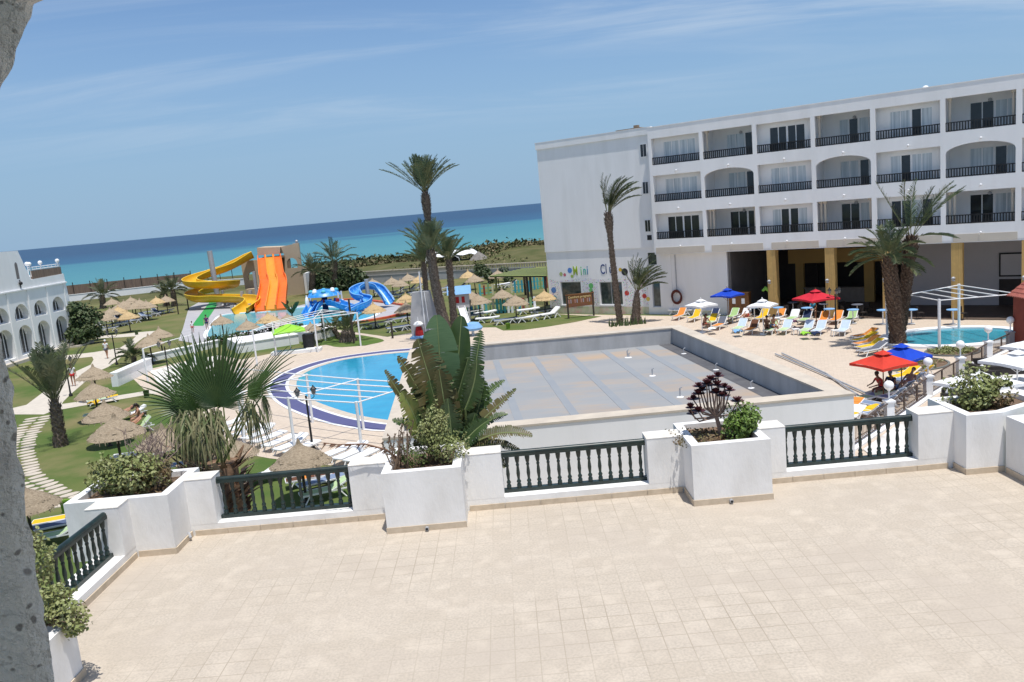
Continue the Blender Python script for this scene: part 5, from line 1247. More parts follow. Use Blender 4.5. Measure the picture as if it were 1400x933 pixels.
# ================================================================ lamps
def lantern_post(a, c, label, h=3.2, n=3, rz=0, zb=0.02):
    p = G(a, c); p.z = zb; t = thing('lantern_post', label, 'street lamp', p, rz)
    b = MB(); b.lathe([(.14,0),(.14,.12),(.07,.2),(.055,.5),(.045,h-.5),(.05,h-.4)], n=10)
    for k in range(n):
        a_ = 2*pi*k/n; b.tube([(0,0,h-.55),(.2*cos(a_),.2*sin(a_),h-.62),(.38*cos(a_),.38*sin(a_),h-.5),(.38*cos(a_),.38*sin(a_),h-.38)], .02, 6)
    b.build('post', M['black_iron'], t, smooth=True)
    for k in range(n):
        a_ = 2*pi*k/n; q = Vector((.38*cos(a_),.38*sin(a_),h-.38)); l = MB(); l.lathe([(.05,0),(.085,.04),(.13,.24)], q, 6, 1); l.lathe([(.16,.24),(.15,.27),(.05,.38),(.015,.46)], q, 6, 0)
        l.build('lantern', [M['black_iron'], M['lampglass']], t)
lantern_post(428,616,'black twin lantern post beside the big pool', 3.1, 2, .3)
lantern_post(97,542,'black lantern post hidden behind the left palm beside the path', 2.9, 2, .2)
lantern_post(160,499,'black twin lantern post beside the walker in white on the path', 3.1, 2, .2)
lantern_post(1143,452,'black lantern post standing among the hotel loungers', 3.0, 3, .4)
lantern_post(232,520,'black lantern post in front of the white plaza left of the fan palm', 3.0, 2, .4)
for a, c, h, lab in ((258,424,2.3,'short dark post on the lawn by the spiral slide'),(244,430,2.0,'shorter dark post left of the spiral slide'),(443,462,2.2,'dark post beside the white frame near the water playhouse'),(484,470,4.0,'tall dark post beside the short fat palm'),(537,463,1.5,'short dark rope post by the lawn path')):
    p = G(a, c); tag(MB().tube([p, p+Vector((0,0,h))], .09, 8).build('post', M['post'], smooth=True), lab, 'post')
# ================================================================ white shade frames
def frame(name, label, posts, rails, r=.07):
    t = thing(name, label, 'shade frame', (posts[0][0][0], posts[0][0][1], 0))
    for (a, z) in posts:
        b = MB(); b.tube([(a[0],a[1],0),(a[0],a[1],z)], r, 10); b.build('post', M['trim'], t, smooth=True, world=True)
    for (a, e) in rails:
        b = MB(); b.tube([a, e], .032, 8); b.build('rail', M['trim'], t, smooth=True, world=True)
    return t
def at(a, c, z): p = G(a, c, z); return p
zt = 2.7
E1, E2, A1, A2, C1, C2 = at(325,538,zt), at(419,513,zt), at(394,545,zt), at(489,519,zt), at(487,551,zt), at(575,524,zt)
E0 = at(325,504,zt)
rails = [(E1,E2),(A1,A2),(C1,C2)]
for f in (0,.25,.5,.75,1): rails += [(E1.lerp(E2,f), A1.lerp(A2,f)), (A1.lerp(A2,f), C1.lerp(C2,f))]
rails += [(E0, E2), (E0, E1)]
frame('shade_frame', 'white tubular shade frame without cloth at the left end of the big pool', [(p,zt+.06) for p in (E0,E1,E2,A1,A2,C1,C2)], rails)
zt = 2.9
b1, b2, b3, b4 = at(345,452,zt), at(429,436,zt), at(488,428,zt), at(440,424,zt)
b5 = at(372,441,zt); rails = [(b1,b2),(b2,b3),(b5,b4),(b4,b3),(b1,b5),(b2,b4)]
for f in (.33,.66): rails += [(b1.lerp(b5,f), b2.lerp(b4,f)), (b2.lerp(b4,f), b3.lerp(b4,f))]
frame('shade_frame', 'white tubular shade frame over the white wall behind the pool', [(p,zt+.05) for p in (b1,b2,b3,b4,b5)], rails)
zt = 2.6
c1_, c2_ = at(195,477,zt), at(232,466,zt); c3_ = at(262,458,zt)
frame('shade_frame', 'small white shade frame left of the fan palm by the plaza', [(c1_,zt),(c3_,zt)], [(c1_,c2_),(c2_,c3_)])
zt = 3.0
d1, d2, d3, d4 = at(1212,400,zt), at(1284,411,zt), at(1311,390,zt), at(1392,402,zt)
d0 = at(1241,403,zt); rails = [(d0,d3),(d3,d4),(d0,d2),(d2,d4)]
for f in (.25,.5,.75): rails += [(d0.lerp(d3,f), d2.lerp(d4,f))]
frame('shade_frame', 'white tubular shade frame over the oval pool by the palm', [(p,zt+.08) for p in (d1,d2,d3,d4)], rails, .085)
# ================================================================ globe lamp fence and cafe terrace
FP = [G(*q) for q in ((1150,625),(1216,580),(1269,543),(1313,516),(1351,492),(1381,478))]
gf = thing('globe_fence', 'brown iron fence with white posts edging the cafe terrace', 'fence', FP[2])
lb = MB()
off_ = Vector((.35,-.45,0))
for i in range(len(FP)-1):
    a, e = FP[i], FP[i+1]; lb.bar(a+Vector((0,0,.05)), e+Vector((0,0,.05)), .42, .10)
lb.build('base_ledge', M['hotel'], gf, world=True)
for i, p in enumerate(FP):
    b = MB(); b.box(p.x-.16,p.y-.16,.1,p.x+.16,p.y+.16,1.0); b.box(p.x-.21,p.y-.21,1.0,p.x+.21,p.y+.21,1.07); b.build('post', M['trim'] if i < 5 else M['grey_wall'], gf, world=True)
    t = thing('globe_lamp', 'white globe lamp on the fence post, %s from the near end' % ORD[i], 'lamp', (p.x,p.y,1.07), group='globe lamps of the cafe fence')
    b = MB(); b.tube([(0,0,0),(0,0,.5)], .035, 8); b.lathe([(.10,0),(.06,.06)], n=10); b.lathe([(.05,.42),(.11,.50)], n=10); b.build('stem', M['trim'], t, smooth=True)
    b = MB(); b.ball((0,0,.66), .21, 18); b.build('globe', M['globe'], t, smooth=True)
for a, e in zip(FP[:-1], FP[1:]):
    b = MB(); d = (e-a); L_ = d.length; u_ = d.normalized(); a2 = a+u_*.17; e2 = e-u_*.17; d = e2-a2
    up = lambda z: Vector((0,0,z))
    for z, w_ in ((.95,.05),(.18,.035),(.34,.025)): b.bar(a2+up(z), e2+up(z), w_, w_)
    n = int(d.length/.14)
    for k in range(n+1): q = a2+d*(k/n); b.bar(q+up(.18), q+up(.95), .016 if k % 12 else .05, .016 if k % 12 else .05)
    for k in range(0, n, 3):
        q = a2+d*((k+1.5)/n); b.tube([q+u_*(.1*cos(t_*pi/4))+up(.26+.07*sin(t_*pi/4)) for t_ in range(9)], .012, 4, cap=False)
    b.build('railing', M['brown_iron'], gf, world=True)
cp = [G(1216,580)+Vector((.25,-.3,0)), G(1381,478)+Vector((.25,-.3,0)), Vector((40,47,0)), Vector((40,22,0)), Vector((13,22,0)), Vector((13.5,31.5,0))]
sheet('cafe_terrace', [(p.x,p.y) for p in cp], .06, mat('pale_cafe_paving', (.70,.68,.65), (.62,.60,.57), 1.5, .85, c3=(.50,.46,.42), scale3=.8, coord='World'), 'pale paved cafe terrace to the right of the fence', 0)
b = MB(); 
for k in range(5):
    a, e = G(1150+12*k,640-2*k), G(1230+12*k,598-3*k)
def stair_rail(a, e, lab):
    t = thing('stair_railing', lab, 'railing', a); b = MB(); d = e-a
    for z in (1.0,.55,.15): b.bar(a+Vector((0,0,z)), e+Vector((0,0,z)), .04, .04)
    for k in range(9): q = a+d*(k/8); b.bar(q, q+Vector((0,0,1.0)), .03, .03)
    b.build('railing', M['brown_iron'], t, world=True)
stair_rail(Vector((11.9,25.0,0)), Vector((16.6,29.5,0)), 'brown stair railing seen through the right hand balustrade')
b = MB()
for k in range(7): p0 = Vector((12.6+.55*k,24.0+.25*k,0)); b.box(p0.x,p0.y,0,p0.x+.56,p0.y+3.2,.15+.13*k)
tag(b.build('steps', M['concrete_path']), 'pale stone steps seen through the right hand balustrade', 'steps')
# sofa group
def sofa(p, rz, label, wd=1.9):
    t = thing('wicker_sofa', label, 'sofa', p, rz); b = MB(); b.box(-wd/2,-.4,.05,wd/2,.4,.38); b.box(-wd/2,.28,.38,wd/2,.42,.82); b.box(-wd/2-.14,-.42,.05,-wd/2-.002,.42,.62); b.box(wd/2+.002,-.42,.05,wd/2+.14,.42,.62); b.build('frame', M['wicker'], t)
    b = MB(); b.box(-wd/2+.03,-.38,.385,-.01,.27,.5); b.box(.01,-.38,.385,wd/2-.03,.27,.5); b.build('seat_cushion', M['wicker'], t)
    for x in (-.5,.35): b = MB(); b.ball((0,0,0), .2, 10, sc=(1,.4,1)); b.xf(Matrix.Translation((x,.18,.66)) @ Matrix.Rotation(.4,4,'X')); b.build('pillow', M['trim'] if x < 0 else M['interior_lt'], t, smooth=True)
sofa(G(1368,512), -.25, 'black wicker sofa with white cushions on the cafe terrace', 2.4)
sofa(G(1338,518), 1.6, 'long black wicker bench left of the sofa on the cafe terrace', 2.0)
sofa(G(1306,552), .8, 'black wicker seat behind the shrub of the corner planter', 1.2)
sofa(G(1396,505), 3.0, 'black wicker armchair at the right edge of the cafe terrace', .8)
# brick pavilion
pv = G(1385,497); PV = thing('brick_pavilion', 'red brick pavilion with a red tiled roof at the right edge', 'pavilion', (pv.x,pv.y,0))
x0_, y0_ = 29.0, 43.4
b = MB(); b.holed(rect(x0_,x0_+5,0,3.15), [rect(x0_+1.05,x0_+2.2,1.25,2.75)], (0,y0_,0), (1,0,0), ZUP, (0,1,0), .3); b.box(x0_,y0_+.3,0,x0_+.3,y0_+3.6,3.15); b.box(x0_+.3,y0_+3.3,0,x0_+5,y0_+3.6,3.15); b.build('wall', M['brick'], PV, world=True)
b = MB(); b.holed(rect(x0_+1.05,x0_+2.2,1.25,2.75), [rect(x0_+1.15,x0_+2.1,1.35,2.65)], (0,y0_-.03,0), (1,0,0), ZUP, (0,1,0), .12); fo = b.build('window', M['trim'], PV, world=True)
b = MB(); b.box(x0_+1.14,y0_+.03,1.34,x0_+2.11,y0_+.05,2.66); b.build('pane', M['glass_cur'], fo, world=True)
b = MB(); rows = 13; ov = .25
ex0, ey0 = x0_-ov, y0_-ov; rx, ry, rz_ = x0_+2.0, y0_+1.8, 5.9
for face in range(2):
    for i in range(rows):
        f0, f1 = i/rows, (i+1)/rows
        def pt(f, g_):
            if face == 0: a, e = Vector((ex0,ey0,3.1)), Vector((x0_+5.4,ey0,3.1))
            else: a, e = Vector((ex0,y0_+3.9,3.1)), Vector((ex0,ey0,3.1))
            base = a.lerp(e, g_); top = Vector((rx,ry,rz_)); q = base.lerp(top, f); return q
        n = 40
        for k in range(n):
            g0, g1 = k/n, (k+1)/n; bmp = .05 if k % 2 else 0; bm2 = 0 if k % 2 else .05
            a, c2, d_, e_ = pt(f0,g0)+Vector((0,0,.05+bmp)), pt(f0,g1)+Vector((0,0,.05+bm2)), pt(f1,g1)+Vector((0,0,bm2)), pt(f1,g0)+Vector((0,0,bmp))
            b.add([a,c2,d_,e_], [(0,1,2,3)]); b.add([a,c2,c2-Vector((0,0,.05)),a-Vector((0,0,.05))], [(0,1,2,3)])
b.add([(x0_+5.4,ey0,3.1),(rx,ry,rz_),(x0_+5.4,y0_+3.9,3.1),(ex0,y0_+3.9,3.1)], [(0,1,2),(1,3,2)])
b.build('roof', M['rooftile'], PV, world=True)
# ================================================================ play corner : pickets, pergola, playhouse
def pickets(label, a, e, h, seed, gap=.42):
    rnd.seed(seed); t = thing('picket_fence', label, 'fence', a, group='coloured picket fences of the play corner')
    d = e-a; n = int(d.length/gap); mats = [C(k) for k in ('pickteal','pickcream','pickgreen','pickred','white','teal')]
    b = MB()
    for k in range(n+1):
        p = a+d*(k/n); hh = h*rnd.uniform(.9,1.08); mi = rnd.choice((0,0,1,1,2,3,4,5)); u_ = d.normalized(); w_ = .12
        b.bar(p, p+Vector((0,0,hh)), .2, .05, mi) if False else b.box(p.x-w_,p.y-.03,0,p.x+w_,p.y+.03,hh,mi)
    b.build('pickets', mats, t, world=True)
    b = MB(); b.bar(a+Vector((0,.06,h*.65)), e+Vector((0,.06,h*.65)), .05, .12); b.bar(a+Vector((0,.06,h*.2)), e+Vector((0,.06,h*.2)), .05, .12); b.build('rail', C('pickteal'), t, world=True)
pickets('coloured picket fence in front, right of the blue roofed playhouse', G(636,430), G(732,427), 1.5, 1)
pickets('short coloured picket fence behind the parasols near the tall palms', G(657,405), G(674,403), 1.4, 2)
pickets('coloured picket fence in the rear, below the left of the lime pergola', G(700,401), G(724,399), 1.5, 3)
pickets('coloured picket fence in the rear touching the hotel mural wall', G(727,397), G(748,394), 1.6, 4)
pg = thing('striped_pergola', 'lime striped timber pergola beside the hotel mural wall', 'pergola', G(720,418))
q1, q2, q3, q4 = at(670,377.5,3.2), at(747,377,3.2), at(747,366,3.2), at(712,368,3.2)
b = MB()
for k in range(15):
    a, e = q1.lerp(q4, k/14), q2.lerp(q3, k/14); b.bar(a, e, .28, .05, k % 2)
b.build('roof_slats', [flat('lime_slat', (.42,.50,.16)), M['post']], pg, world=True)
for p in (q1.lerp(q2,.1), q1.lerp(q2,.66), q1.lerp(q2,.72), q1.lerp(q2,.97), q4.lerp(q3,.1), q4.lerp(q3,.9)):
    b = MB(); b.box(p.x-.13,p.y-.13,0,p.x+.13,p.y+.13,3.15); b.build('post', M['post'] if p.x > q1.x+1 else flat('olive_post', (.14,.15,.05)), pg, world=True)
for qa, qb in ((q1,q2),(q4,q3)): b = MB(); b.bar(qa-Vector((0,0,.08)), qb-Vector((0,0,.08)), .12, .16); b.build('beam', M['post'], pg, world=True)
c = G(632,441); ph_ = thing('playhouse', 'small playhouse with a blue roof, red window and white slide', 'playhouse', c)
b = MB(); b.box(-.9,-.7,1.5,.9,.7,2.9)
for x in (-.8,.8):
    for y in (-.6,.6): b.box(x-.07,y-.07,0,x+.07,y+.07,1.5)
b.build('cabin', M['interior_lt'], ph_)
b = MB(); b.add([(-1.15,-.95,2.85),(1.15,-.95,2.85),(1.15,0,3.6),(-1.15,0,3.6),(-1.15,.95,2.85),(1.15,.95,2.85)], [(0,1,2,3),(3,2,5,4),(0,3,4),(1,5,2)]); b.build('roof', C('skyblue'), ph_)
b = MB(); b.box(-.45,-.72,2.0,-.05,-.703,2.6); b.box(.2,-.72,2.0,.5,-.703,2.6); b.build('window', C('dkred'), ph_)
b = MB(); b.bar((.1,-.75,1.5),(.55,-2.6,.15), .6, .05); b.bar((-.22,-.75,1.62),(.23,-2.6,.27), .05, .25); b.bar((.42,-.75,1.62),(.87,-2.6,.27), .05, .25); b.build('slide', M['trim'], ph_)
c = G(583,459); t = thing('climbing_tower', 'tapered pale grey climbing tower left of the tall palm trunks', 'play tower', c)
b = MB(); hh = 4.0; b.add([(-1.2,-.6,0),(1.3,-.6,0),(1.3,.6,0),(-1.2,.6,0),(-.85,-.4,hh),(.75,-.4,hh),(.75,.4,hh),(-.85,.4,hh),(1.35,-.6,1.6),(-1.25,-.6,1.3)], [(0,1,8,5,4,9),(1,2,6,5,8),(2,3,7,6),(3,0,9,4,7),(4,5,6,7)]); b.build('panel', M['grey_wall'], t)
b = MB(); b.tube([(.05,-.66,0),(.0,-.5,hh+1.8)], .07, 8); b.tube([(.45,-.64,0),(.25,-.45,hh)], .05, 8); b.build('pole', M['trim'], t, smooth=True)
c = G(574,462); t = thing('spring_rider', 'red and white children ride on a blue mat by the pool', 'play ride', c)
b = MB(); b.lathe([(1.3,0),(1.3,.12),(.9,.3),(.3,.36)], n=14); b.build('mat', C('skyblue'), t, smooth=True)
b = MB(); b.lathe([(.55,.36),(.5,1.0),(.3,1.6),(.12,1.75)], n=12); b.build('body', C('dkred'), t, smooth=True)
b = MB(); b.lathe([(.62,1.75),(.66,1.95),(.45,2.25),(.1,2.4)], n=12); b.tube([(0,0,2.3),(0,0,3.0)], .05, 6); b.build('cap', M['trim'], t, smooth=True); t.scale = (.68,.68,.62)
c = G(647,459); t = thing('spring_rider', 'light blue children ride behind the tip of the broad-leaved plant', 'play ride', c)
b = MB(); b.lathe([(.8,.5),(.9,.7),(.6,1.1),(.1,1.2)], n=14); b.build('body', C('skyblue'), t, smooth=True)
b = MB(); b.tube([(0,0,0),(0,0,.5)], .12, 8); b.build('spring', M['trim'], t)
# white walls around the upper pool deck
wallrun('low_wall', 'long low white wall behind the pool deck with the lime parasol', 'wall', [tuple(G(318,480))[:2], tuple(G(400,467))[:2], tuple(G(441,458))[:2]], .85, 4.6, M['hotel'])
wallrun('low_wall', 'white planter wall beside the path left of the fan palm', 'wall', [tuple(G(158,529))[:2], tuple(G(205,507))[:2]], 1.0, .5, M['hotel'])
wallrun('low_wall', 'thin white wall behind the white plaza', 'wall', [tuple(G(196,497))[:2], tuple(G(300,474))[:2]], .6, .4, M['hotel'])
c = G(414,482); b = MB(); b.box(c.x-2.6,c.y-.5,.0,c.x+1.6,c.y+.6,.28); tag(b.build('bench', M['hotel']), 'low white slab bench at the far pool edge', 'bench')
c = G(424,479); b = MB(); b.box(c.x-.45,c.y-.35,.29,c.x+.45,c.y+.35,1.45); b.box(c.x-.38,c.y-.37,.4,c.x+.38,c.y-.352,1.3); b.ball((c.x,c.y-.37,.75), .26, 12, sc=(1,.12,1)); tag(b.build('loudspeaker', M['black_iron'], smooth=True, ang=30), 'black box loudspeaker standing on the white slab by the pool', 'loudspeaker')
# small green bins on the lawns
for a, c, lab in ((292/3.186,640+195/3.186,'lime green bin on the lawn by the stepping stones'),(201,544,'dark green bin on the lawn edge left of the fan palm'),(187,458,'green bin at the path bend on the far left lawn'),(695,450,'bright green bin in front of the white loungers'),(570,413,'dark bin on the far lawn left of the palms')):
    p = G(a, c); tag(MB().lathe([(.16,0),(.2,.5),(.22,.52),(.18,.5),(.15,.1)], p, 12).build('litter_bin', flat('bin_green', (.16,.30,.03)) if 'lime' in lab or 'bright' in lab else flat('bin_dark', (.05,.09,.03)), smooth=True), lab, 'bin')
# stepping stones
rnd.seed(21); ST = []
for i in range(4):
    b = MB(); pl = [(.42*cos(2*pi*k/9)*rnd.uniform(.85,1.1), .26*sin(2*pi*k/9)*rnd.uniform(.85,1.1)) for k in range(9)]; b.prism(pl, -.05, .035); ST.append(b.build('stepping_stone', M['coping']))
    tag(ST[-1], 'flat pale stone slab of the curved stepping stone path across the left lawn', 'stone', 'stepping stones across the left lawn')
path = catmull(px([(56,569),(38,588),(29,605),(26,625),(30,645),(42,660),(62,672),(88,683),(118,690),(150,694)]), 10, False)
ln = 0; last = None
for p in path:
    if last and (Vector(p)-Vector(last)).length < .52: continue
    if last:
        d = (Vector(p)-Vector(last)).normalized(); nrm = Vector((-d.y, d.x))
        for s_ in (-.42,.42):
            o = rnd.choice(ST).copy(); COL.objects.link(o); q = Vector(p)+nrm*s_*rnd.uniform(.85,1.15); o.location = (q.x,q.y,0); o.rotation_euler = (0,0,atan2(nrm.y,nrm.x)+rnd.uniform(-.25,.25))
    last = p
for s_ in ST: bpy.data.objects.remove(s_)
# ================================================================ vegetation
def frond_mesh(b, p0, az, el, length, droop, nl, mi=0, lw=.035, ll=.42, wind=Vector((0,0,0)), rr=.022):
    d = Vector((cos(az)*cos(el), sin(az)*cos(el), sin(el))); pts = [Vector(p0)]; n = 9; st = length/n
    for i in range(n):
        d = (d+Vector((0,0,-droop*(.3+i/n)))+wind*(.5+i/n)).normalized(); pts.append(pts[-1]+d*st)
    b.tube(pts, [rr*(1-.8*i/n) for i in range(n+1)], 4, 1, cap=False)
    for k in range(nl):
        t = .16+.84*k/(nl-1); f = t*n; i = min(n-1, int(f)); p = pts[i].lerp(pts[i+1], f-i); tg = (pts[i+1]-pts[i]).normalized()
        sd = tg.cross(ZUP); sd = sd.normalized() if sd.length > .05 else Vector((cos(az+1.57), sin(az+1.57), 0)); up = sd.cross(tg)
        L_ = ll*(.55+.9*sin(pi*min(1,t*.93+.05))**.8)*rnd.uniform(.85,1.1)
        for s_ in (-1, 1):
            dr = (tg*rnd.uniform(.75,1.0)+sd*s_*rnd.uniform(.65,.9)+up*rnd.uniform(.18,.5)).normalized()
            q = p+dr*L_-Vector((0,0,L_*.16)); mpt = p+dr*L_*.5; w_ = (tg*.6+up*.3)*lw
            b.add([p-w_*.6, p+w_*.6, mpt+w_, q, mpt-w_], [(0,1,2,3,4)], mi)
def date_palm(label, base, top, r0, r1, nf=34, fl=2.6, el=(10,85), droop=.13, mats=None, bulge=1.25, seed=1, wind=(0,0,0), nl=26, mid=None, group=None, azr=None, scars=True, azel=None, ll=.42, lw=.052, barkm=None, neck=.12):
    rnd.seed(seed); base = Vector(base); top = Vector(top); t = thing('date_palm', label, 'palm tree', base, group=group)
    mid = Vector(mid) if mid else base.lerp(top,.5)
    def cv(u): return base*(1-u)**2+mid*2*u*(1-u)*1.0+top*u*u
    H_ = (top-base).length; n = max(6, int(H_*2.2)); pts = [cv(i/n)-base for i in range(n+1)]
    rad = [(r0+(r1-r0)*min(1,i/n*1.15))*(1+.05*sin(i*2.1)) for i in range(n+1)]; rad[0] *= 1.12
    for i in range(n+1):
        f = i/n
        if f > 1-neck*2.2: rad[i] *= 1+(bulge-1)*min(1,(f-(1-neck*2.2))/neck)
    rad[-1] *= .55
    b = MB(); b.tube(pts, rad, 12)
    if scars:                                                      # leaf-base scars in spirals
        rows = int(H_/.13)
        for k in range(rows):
            f = (k+.5)/rows; i = min(n-1, int(f*n)); c = pts[i].lerp(pts[i+1], f*n-i); r = rad[i]+(rad[i+1]-rad[i])*(f*n-i); ax = (pts[i+1]-pts[i]).normalized(); u0 = ax.orthogonal().normalized(); v0 = ax.cross(u0)
            m_ = max(7, int(r*26)); big = 1+1.1*max(0,(f-.8)/.2)
            for j in range(m_):
                a = 2*pi*(j+.5*(k%2))/m_+k*.13; o = u0*cos(a)+v0*sin(a); tg = -u0*sin(a)+v0*cos(a); w_ = pi*r/m_*.8; h_ = .10*big*rnd.uniform(.7,1.3)
                p = c+o*r*.97; b.add([p-tg*w_-ax*.05, p+tg*w_-ax*.05, p+o*.075*big+ax*h_+tg*w_*.45, p+o*.075*big+ax*h_-tg*w_*.45, p+ax*h_*.8], [(0,1,2,3),(3,2,4)])
    b.build('trunk', barkm or M['bark'], t, smooth=False)
    b = MB(); m = mats or [M['frond'], M['frond']]; tp = top-base
    for k in range(nf):
        if azel and k < len(azel): az, e, l_ = radians(azel[k][0]), radians(azel[k][1]), fl*azel[k][2]
        else:
            az = k*2.39996+rnd.uniform(-.3,.3); f = (k+.5)/nf; e = radians(el[0]+(el[1]-el[0])*f+rnd.uniform(-7,7)); l_ = fl*rnd.uniform(.82,1.08)*(.85+.15*(1-f))
        frond_mesh(b, tp+Vector((cos(az),sin(az),0))*r1*.45-Vector((0,0,.12*(1-e))), az, e, l_, droop*rnd.uniform(.75,1.25), int(nl*1.35), 0, lw, ll, Vector(wind), .03)
    b.build('crown', [m[0], M['fan_old'] if m[0] is M['frond'] else m[1]], t)
    return t
def pp(a, c, Y): p = atY(a, c, Y); return p
# left lawn palm
base = G(83.5,610); Yb = base.y
date_palm('stout date palm on the left front lawn beside the stepping stones', base, pp(74,546,Yb), .33, .27, 22, 3.3, (52,88), .055, seed=4, nl=30, ll=.46, bulge=1.05, mats=[M['frond_grey'],M['frond_grey']])
# group of tall palms in the centre
Yc = 71.0
def P0(a, c, Y): p = atY(a, c, Y); return Vector((p.x, Y, 0))
date_palm('tallest date palm, its crown high against the sky', P0(609,462,Yc+1.5), pp(581,262,Yc+1.5), .27, .23, 40, 3.4, (50,86), .075, seed=9, mid=pp(592,370,Yc+1.5), bulge=1.5, wind=(.02,0,0), nl=30, ll=.5, azel=[(190,40,1.2),(178,46,1.15),(200,50,1.1),(0,48,1.05),(15,52,1.0)], neck=.09)
date_palm('thick trunked date palm in front of the tallest one', P0(615,468,Yc-2), pp(589,342,Yc-2), .46, .36, 26, 2.9, (35,86), .085, seed=12, mid=pp(594,400,Yc-2), nl=28, ll=.46, bulge=1.0)
date_palm('slim date palm leaning left of the tall palm group', P0(586,440,Yc+7), pp(579,358,Yc+7), .26, .22, 22, 2.5, (30,85), .10, seed=14, nl=26, ll=.44, bulge=1.05, azel=[(185,22,1.15)])
date_palm('medium date palm at the right of the tall palm group', P0(622,455,Yc+1), pp(613.5,355,Yc+1), .32, .25, 24, 2.4, (35,86), .09, seed=17, nl=26, ll=.42, bulge=1.05, wind=(.02,0,0))
# two palms in front of the mural wall
b8 = G(848,443); date_palm('tall wind blown date palm before the mural wall', b8, pp(831,290,b8.y), .27, .20, 20, 3.15, (40,88), .10, seed=21, mid=pp(838,365,b8.y), nl=32, ll=.46, bulge=1.6, wind=(.05,0,0), neck=.10, azel=[(180,78,1.0),(170,82,.9),(0,50,1.05),(10,58,1.1),(350,62,1.05),(20,66,1.0),(340,55,1.0),(5,70,1.1),(30,72,.95),(330,72,.95),(0,80,1.0),(60,80,.9),(300,80,.9),(2,42,.95),(355,66,1.0),(15,76,1.0),(200,86,.95),(345,84,.95),(25,60,.9),(335,64,.9)])
b9 = G(869,443); date_palm('short thick date palm beside the tall one before the mural wall', b9, pp(871,397,b9.y), .42, .24, 20, 2.6, (35,88), .10, seed=23, nl=30, ll=.44, bulge=.85, wind=(.045,0,0), azel=[(180,72,.95),(170,60,.8),(190,80,1.1),(0,45,1.05),(15,55,1.0),(345,50,1.0),(0,65,1.05),(30,70,.95),(330,70,.95),(0,82,1.15),(90,80,1.0),(270,80,1.0),(5,30,.95),(350,40,.95),(20,62,1.0),(335,58,1.0),(60,65,.9),(300,65,.9),(180,86,1.15),(0,75,1.1)])
# right palm pair
b10 = G(1228,472); date_palm('fat trunked date palm with a low drooping crown near the oval pool', b10, pp(1214,350,b10.y), .47, .42, 24, 2.5, (-8,86), .14, seed=27, nl=30, ll=.46, bulge=1.0, barkm=M['bark_dark'], mid=pp(1223,415,b10.y), wind=(-.015,0,0))
b11 = b10+Vector((.35,.9,0)); date_palm('taller date palm leaning right behind the fat trunked one', b11, pp(1246,322,b11.y), .40, .33, 9, 3.7, (60,82), .06, seed=29, nl=32, ll=.5, bulge=1.25, barkm=M['bark_dark'], mid=pp(1238,410,b11.y), wind=(.03,0,0), azel=[(172,60,1.05),(0,50,1.05),(15,56,1.1),(340,54,1.05),(5,5,.75),(0,64,1.05),(180,80,.9)])
# far palms
for a, c, tx, ty, r, nf, fl, lab, sd in ((141,422,140,404,.5,22,3.3,'date palm standing before the reed fence on the far left',31),(228,418,226,402,.45,18,2.8,'left one of two small palms beside the grey shed',33),(239,419,236,396,.45,18,2.6,'right one of two small palms beside the grey shed',35),(427,404,427,371,.55,26,3.3,'date palm nearer the slide tower of the two behind the lawn',37),(457,399,457,357,.6,24,4.2,'spreading date palm right of the slide tower grove',39)):
    b_ = G(a, c); date_palm(lab, b_, pp(tx,ty,b_.y), r, r*.8, nf, fl, (5,85), .12, seed=sd, nl=20, ll=.55, lw=.06, bulge=1.0, mats=[M['frond_grey'],M['frond_grey']])
b_ = G(476,467); date_palm('short fat stemmed palm on the lawn island', b_, b_+Vector((.1,0,1.15)), .75, .55, 18, 2.0, (20,80), .1, seed=41, nl=20, ll=.45, lw=.05, bulge=.9)
b_ = G(464,463); date_palm('small leaning palm on the lawn island', b_, b_+Vector((-.5,.2,1.0)), .22, .2, 14, 1.8, (5,70), .15, seed=43, nl=18, ll=.42, lw=.05)
b_ = G(184,498); date_palm('small young palm by the path left of the white frame', b_, b_+Vector((0,0,.7)), .2, .2, 16, 1.9, (5,75), .14, seed=45, nl=20, ll=.4, lw=.05)
# ---------------------------------------------------------------- leafy shrubs and trees
def leaves(b, c, rx, ry, rz, n, size, mi=0, shell=.45, flat_=.0, nm=1, jag=.22):
    c = Vector(c); lobes = [(Vector((rnd.gauss(0,1),rnd.gauss(0,1),rnd.gauss(0,1))).normalized(), rnd.uniform(.0,jag*2)) for _ in range(14)]
    for _ in range(n):
        v = Vector((rnd.gauss(0,1), rnd.gauss(0,1), rnd.gauss(0,1))).normalized()
        amp = 1+sum((max(0,v.dot(l)-.72)*3.2)*w_ for l, w_ in lobes)-.12; r = (shell+(1-shell)*rnd.random()**.5)*amp
        p = c+Vector((v.x*rx*r, v.y*ry*r, v.z*rz*r))
        nrm = (v+Vector((rnd.gauss(0,.7), rnd.gauss(0,.7), rnd.gauss(0,.7)+.35))).normalized(); u = nrm.orthogonal().normalized(); a = rnd.uniform(0,2*pi); w_ = nrm.cross(u); d = u*cos(a)+w_*sin(a); s_ = nrm.cross(d); L_ = size*rnd.uniform(.6,1.3); W_ = L_*.34
        b.add([p-d*L_*.5, p+s_*W_+nrm*W_*.3, p+d*L_*.5, p-s_*W_+nrm*W_*.3], [(0,1,2,3)], mi if nm == 1 else rnd.randrange(nm))
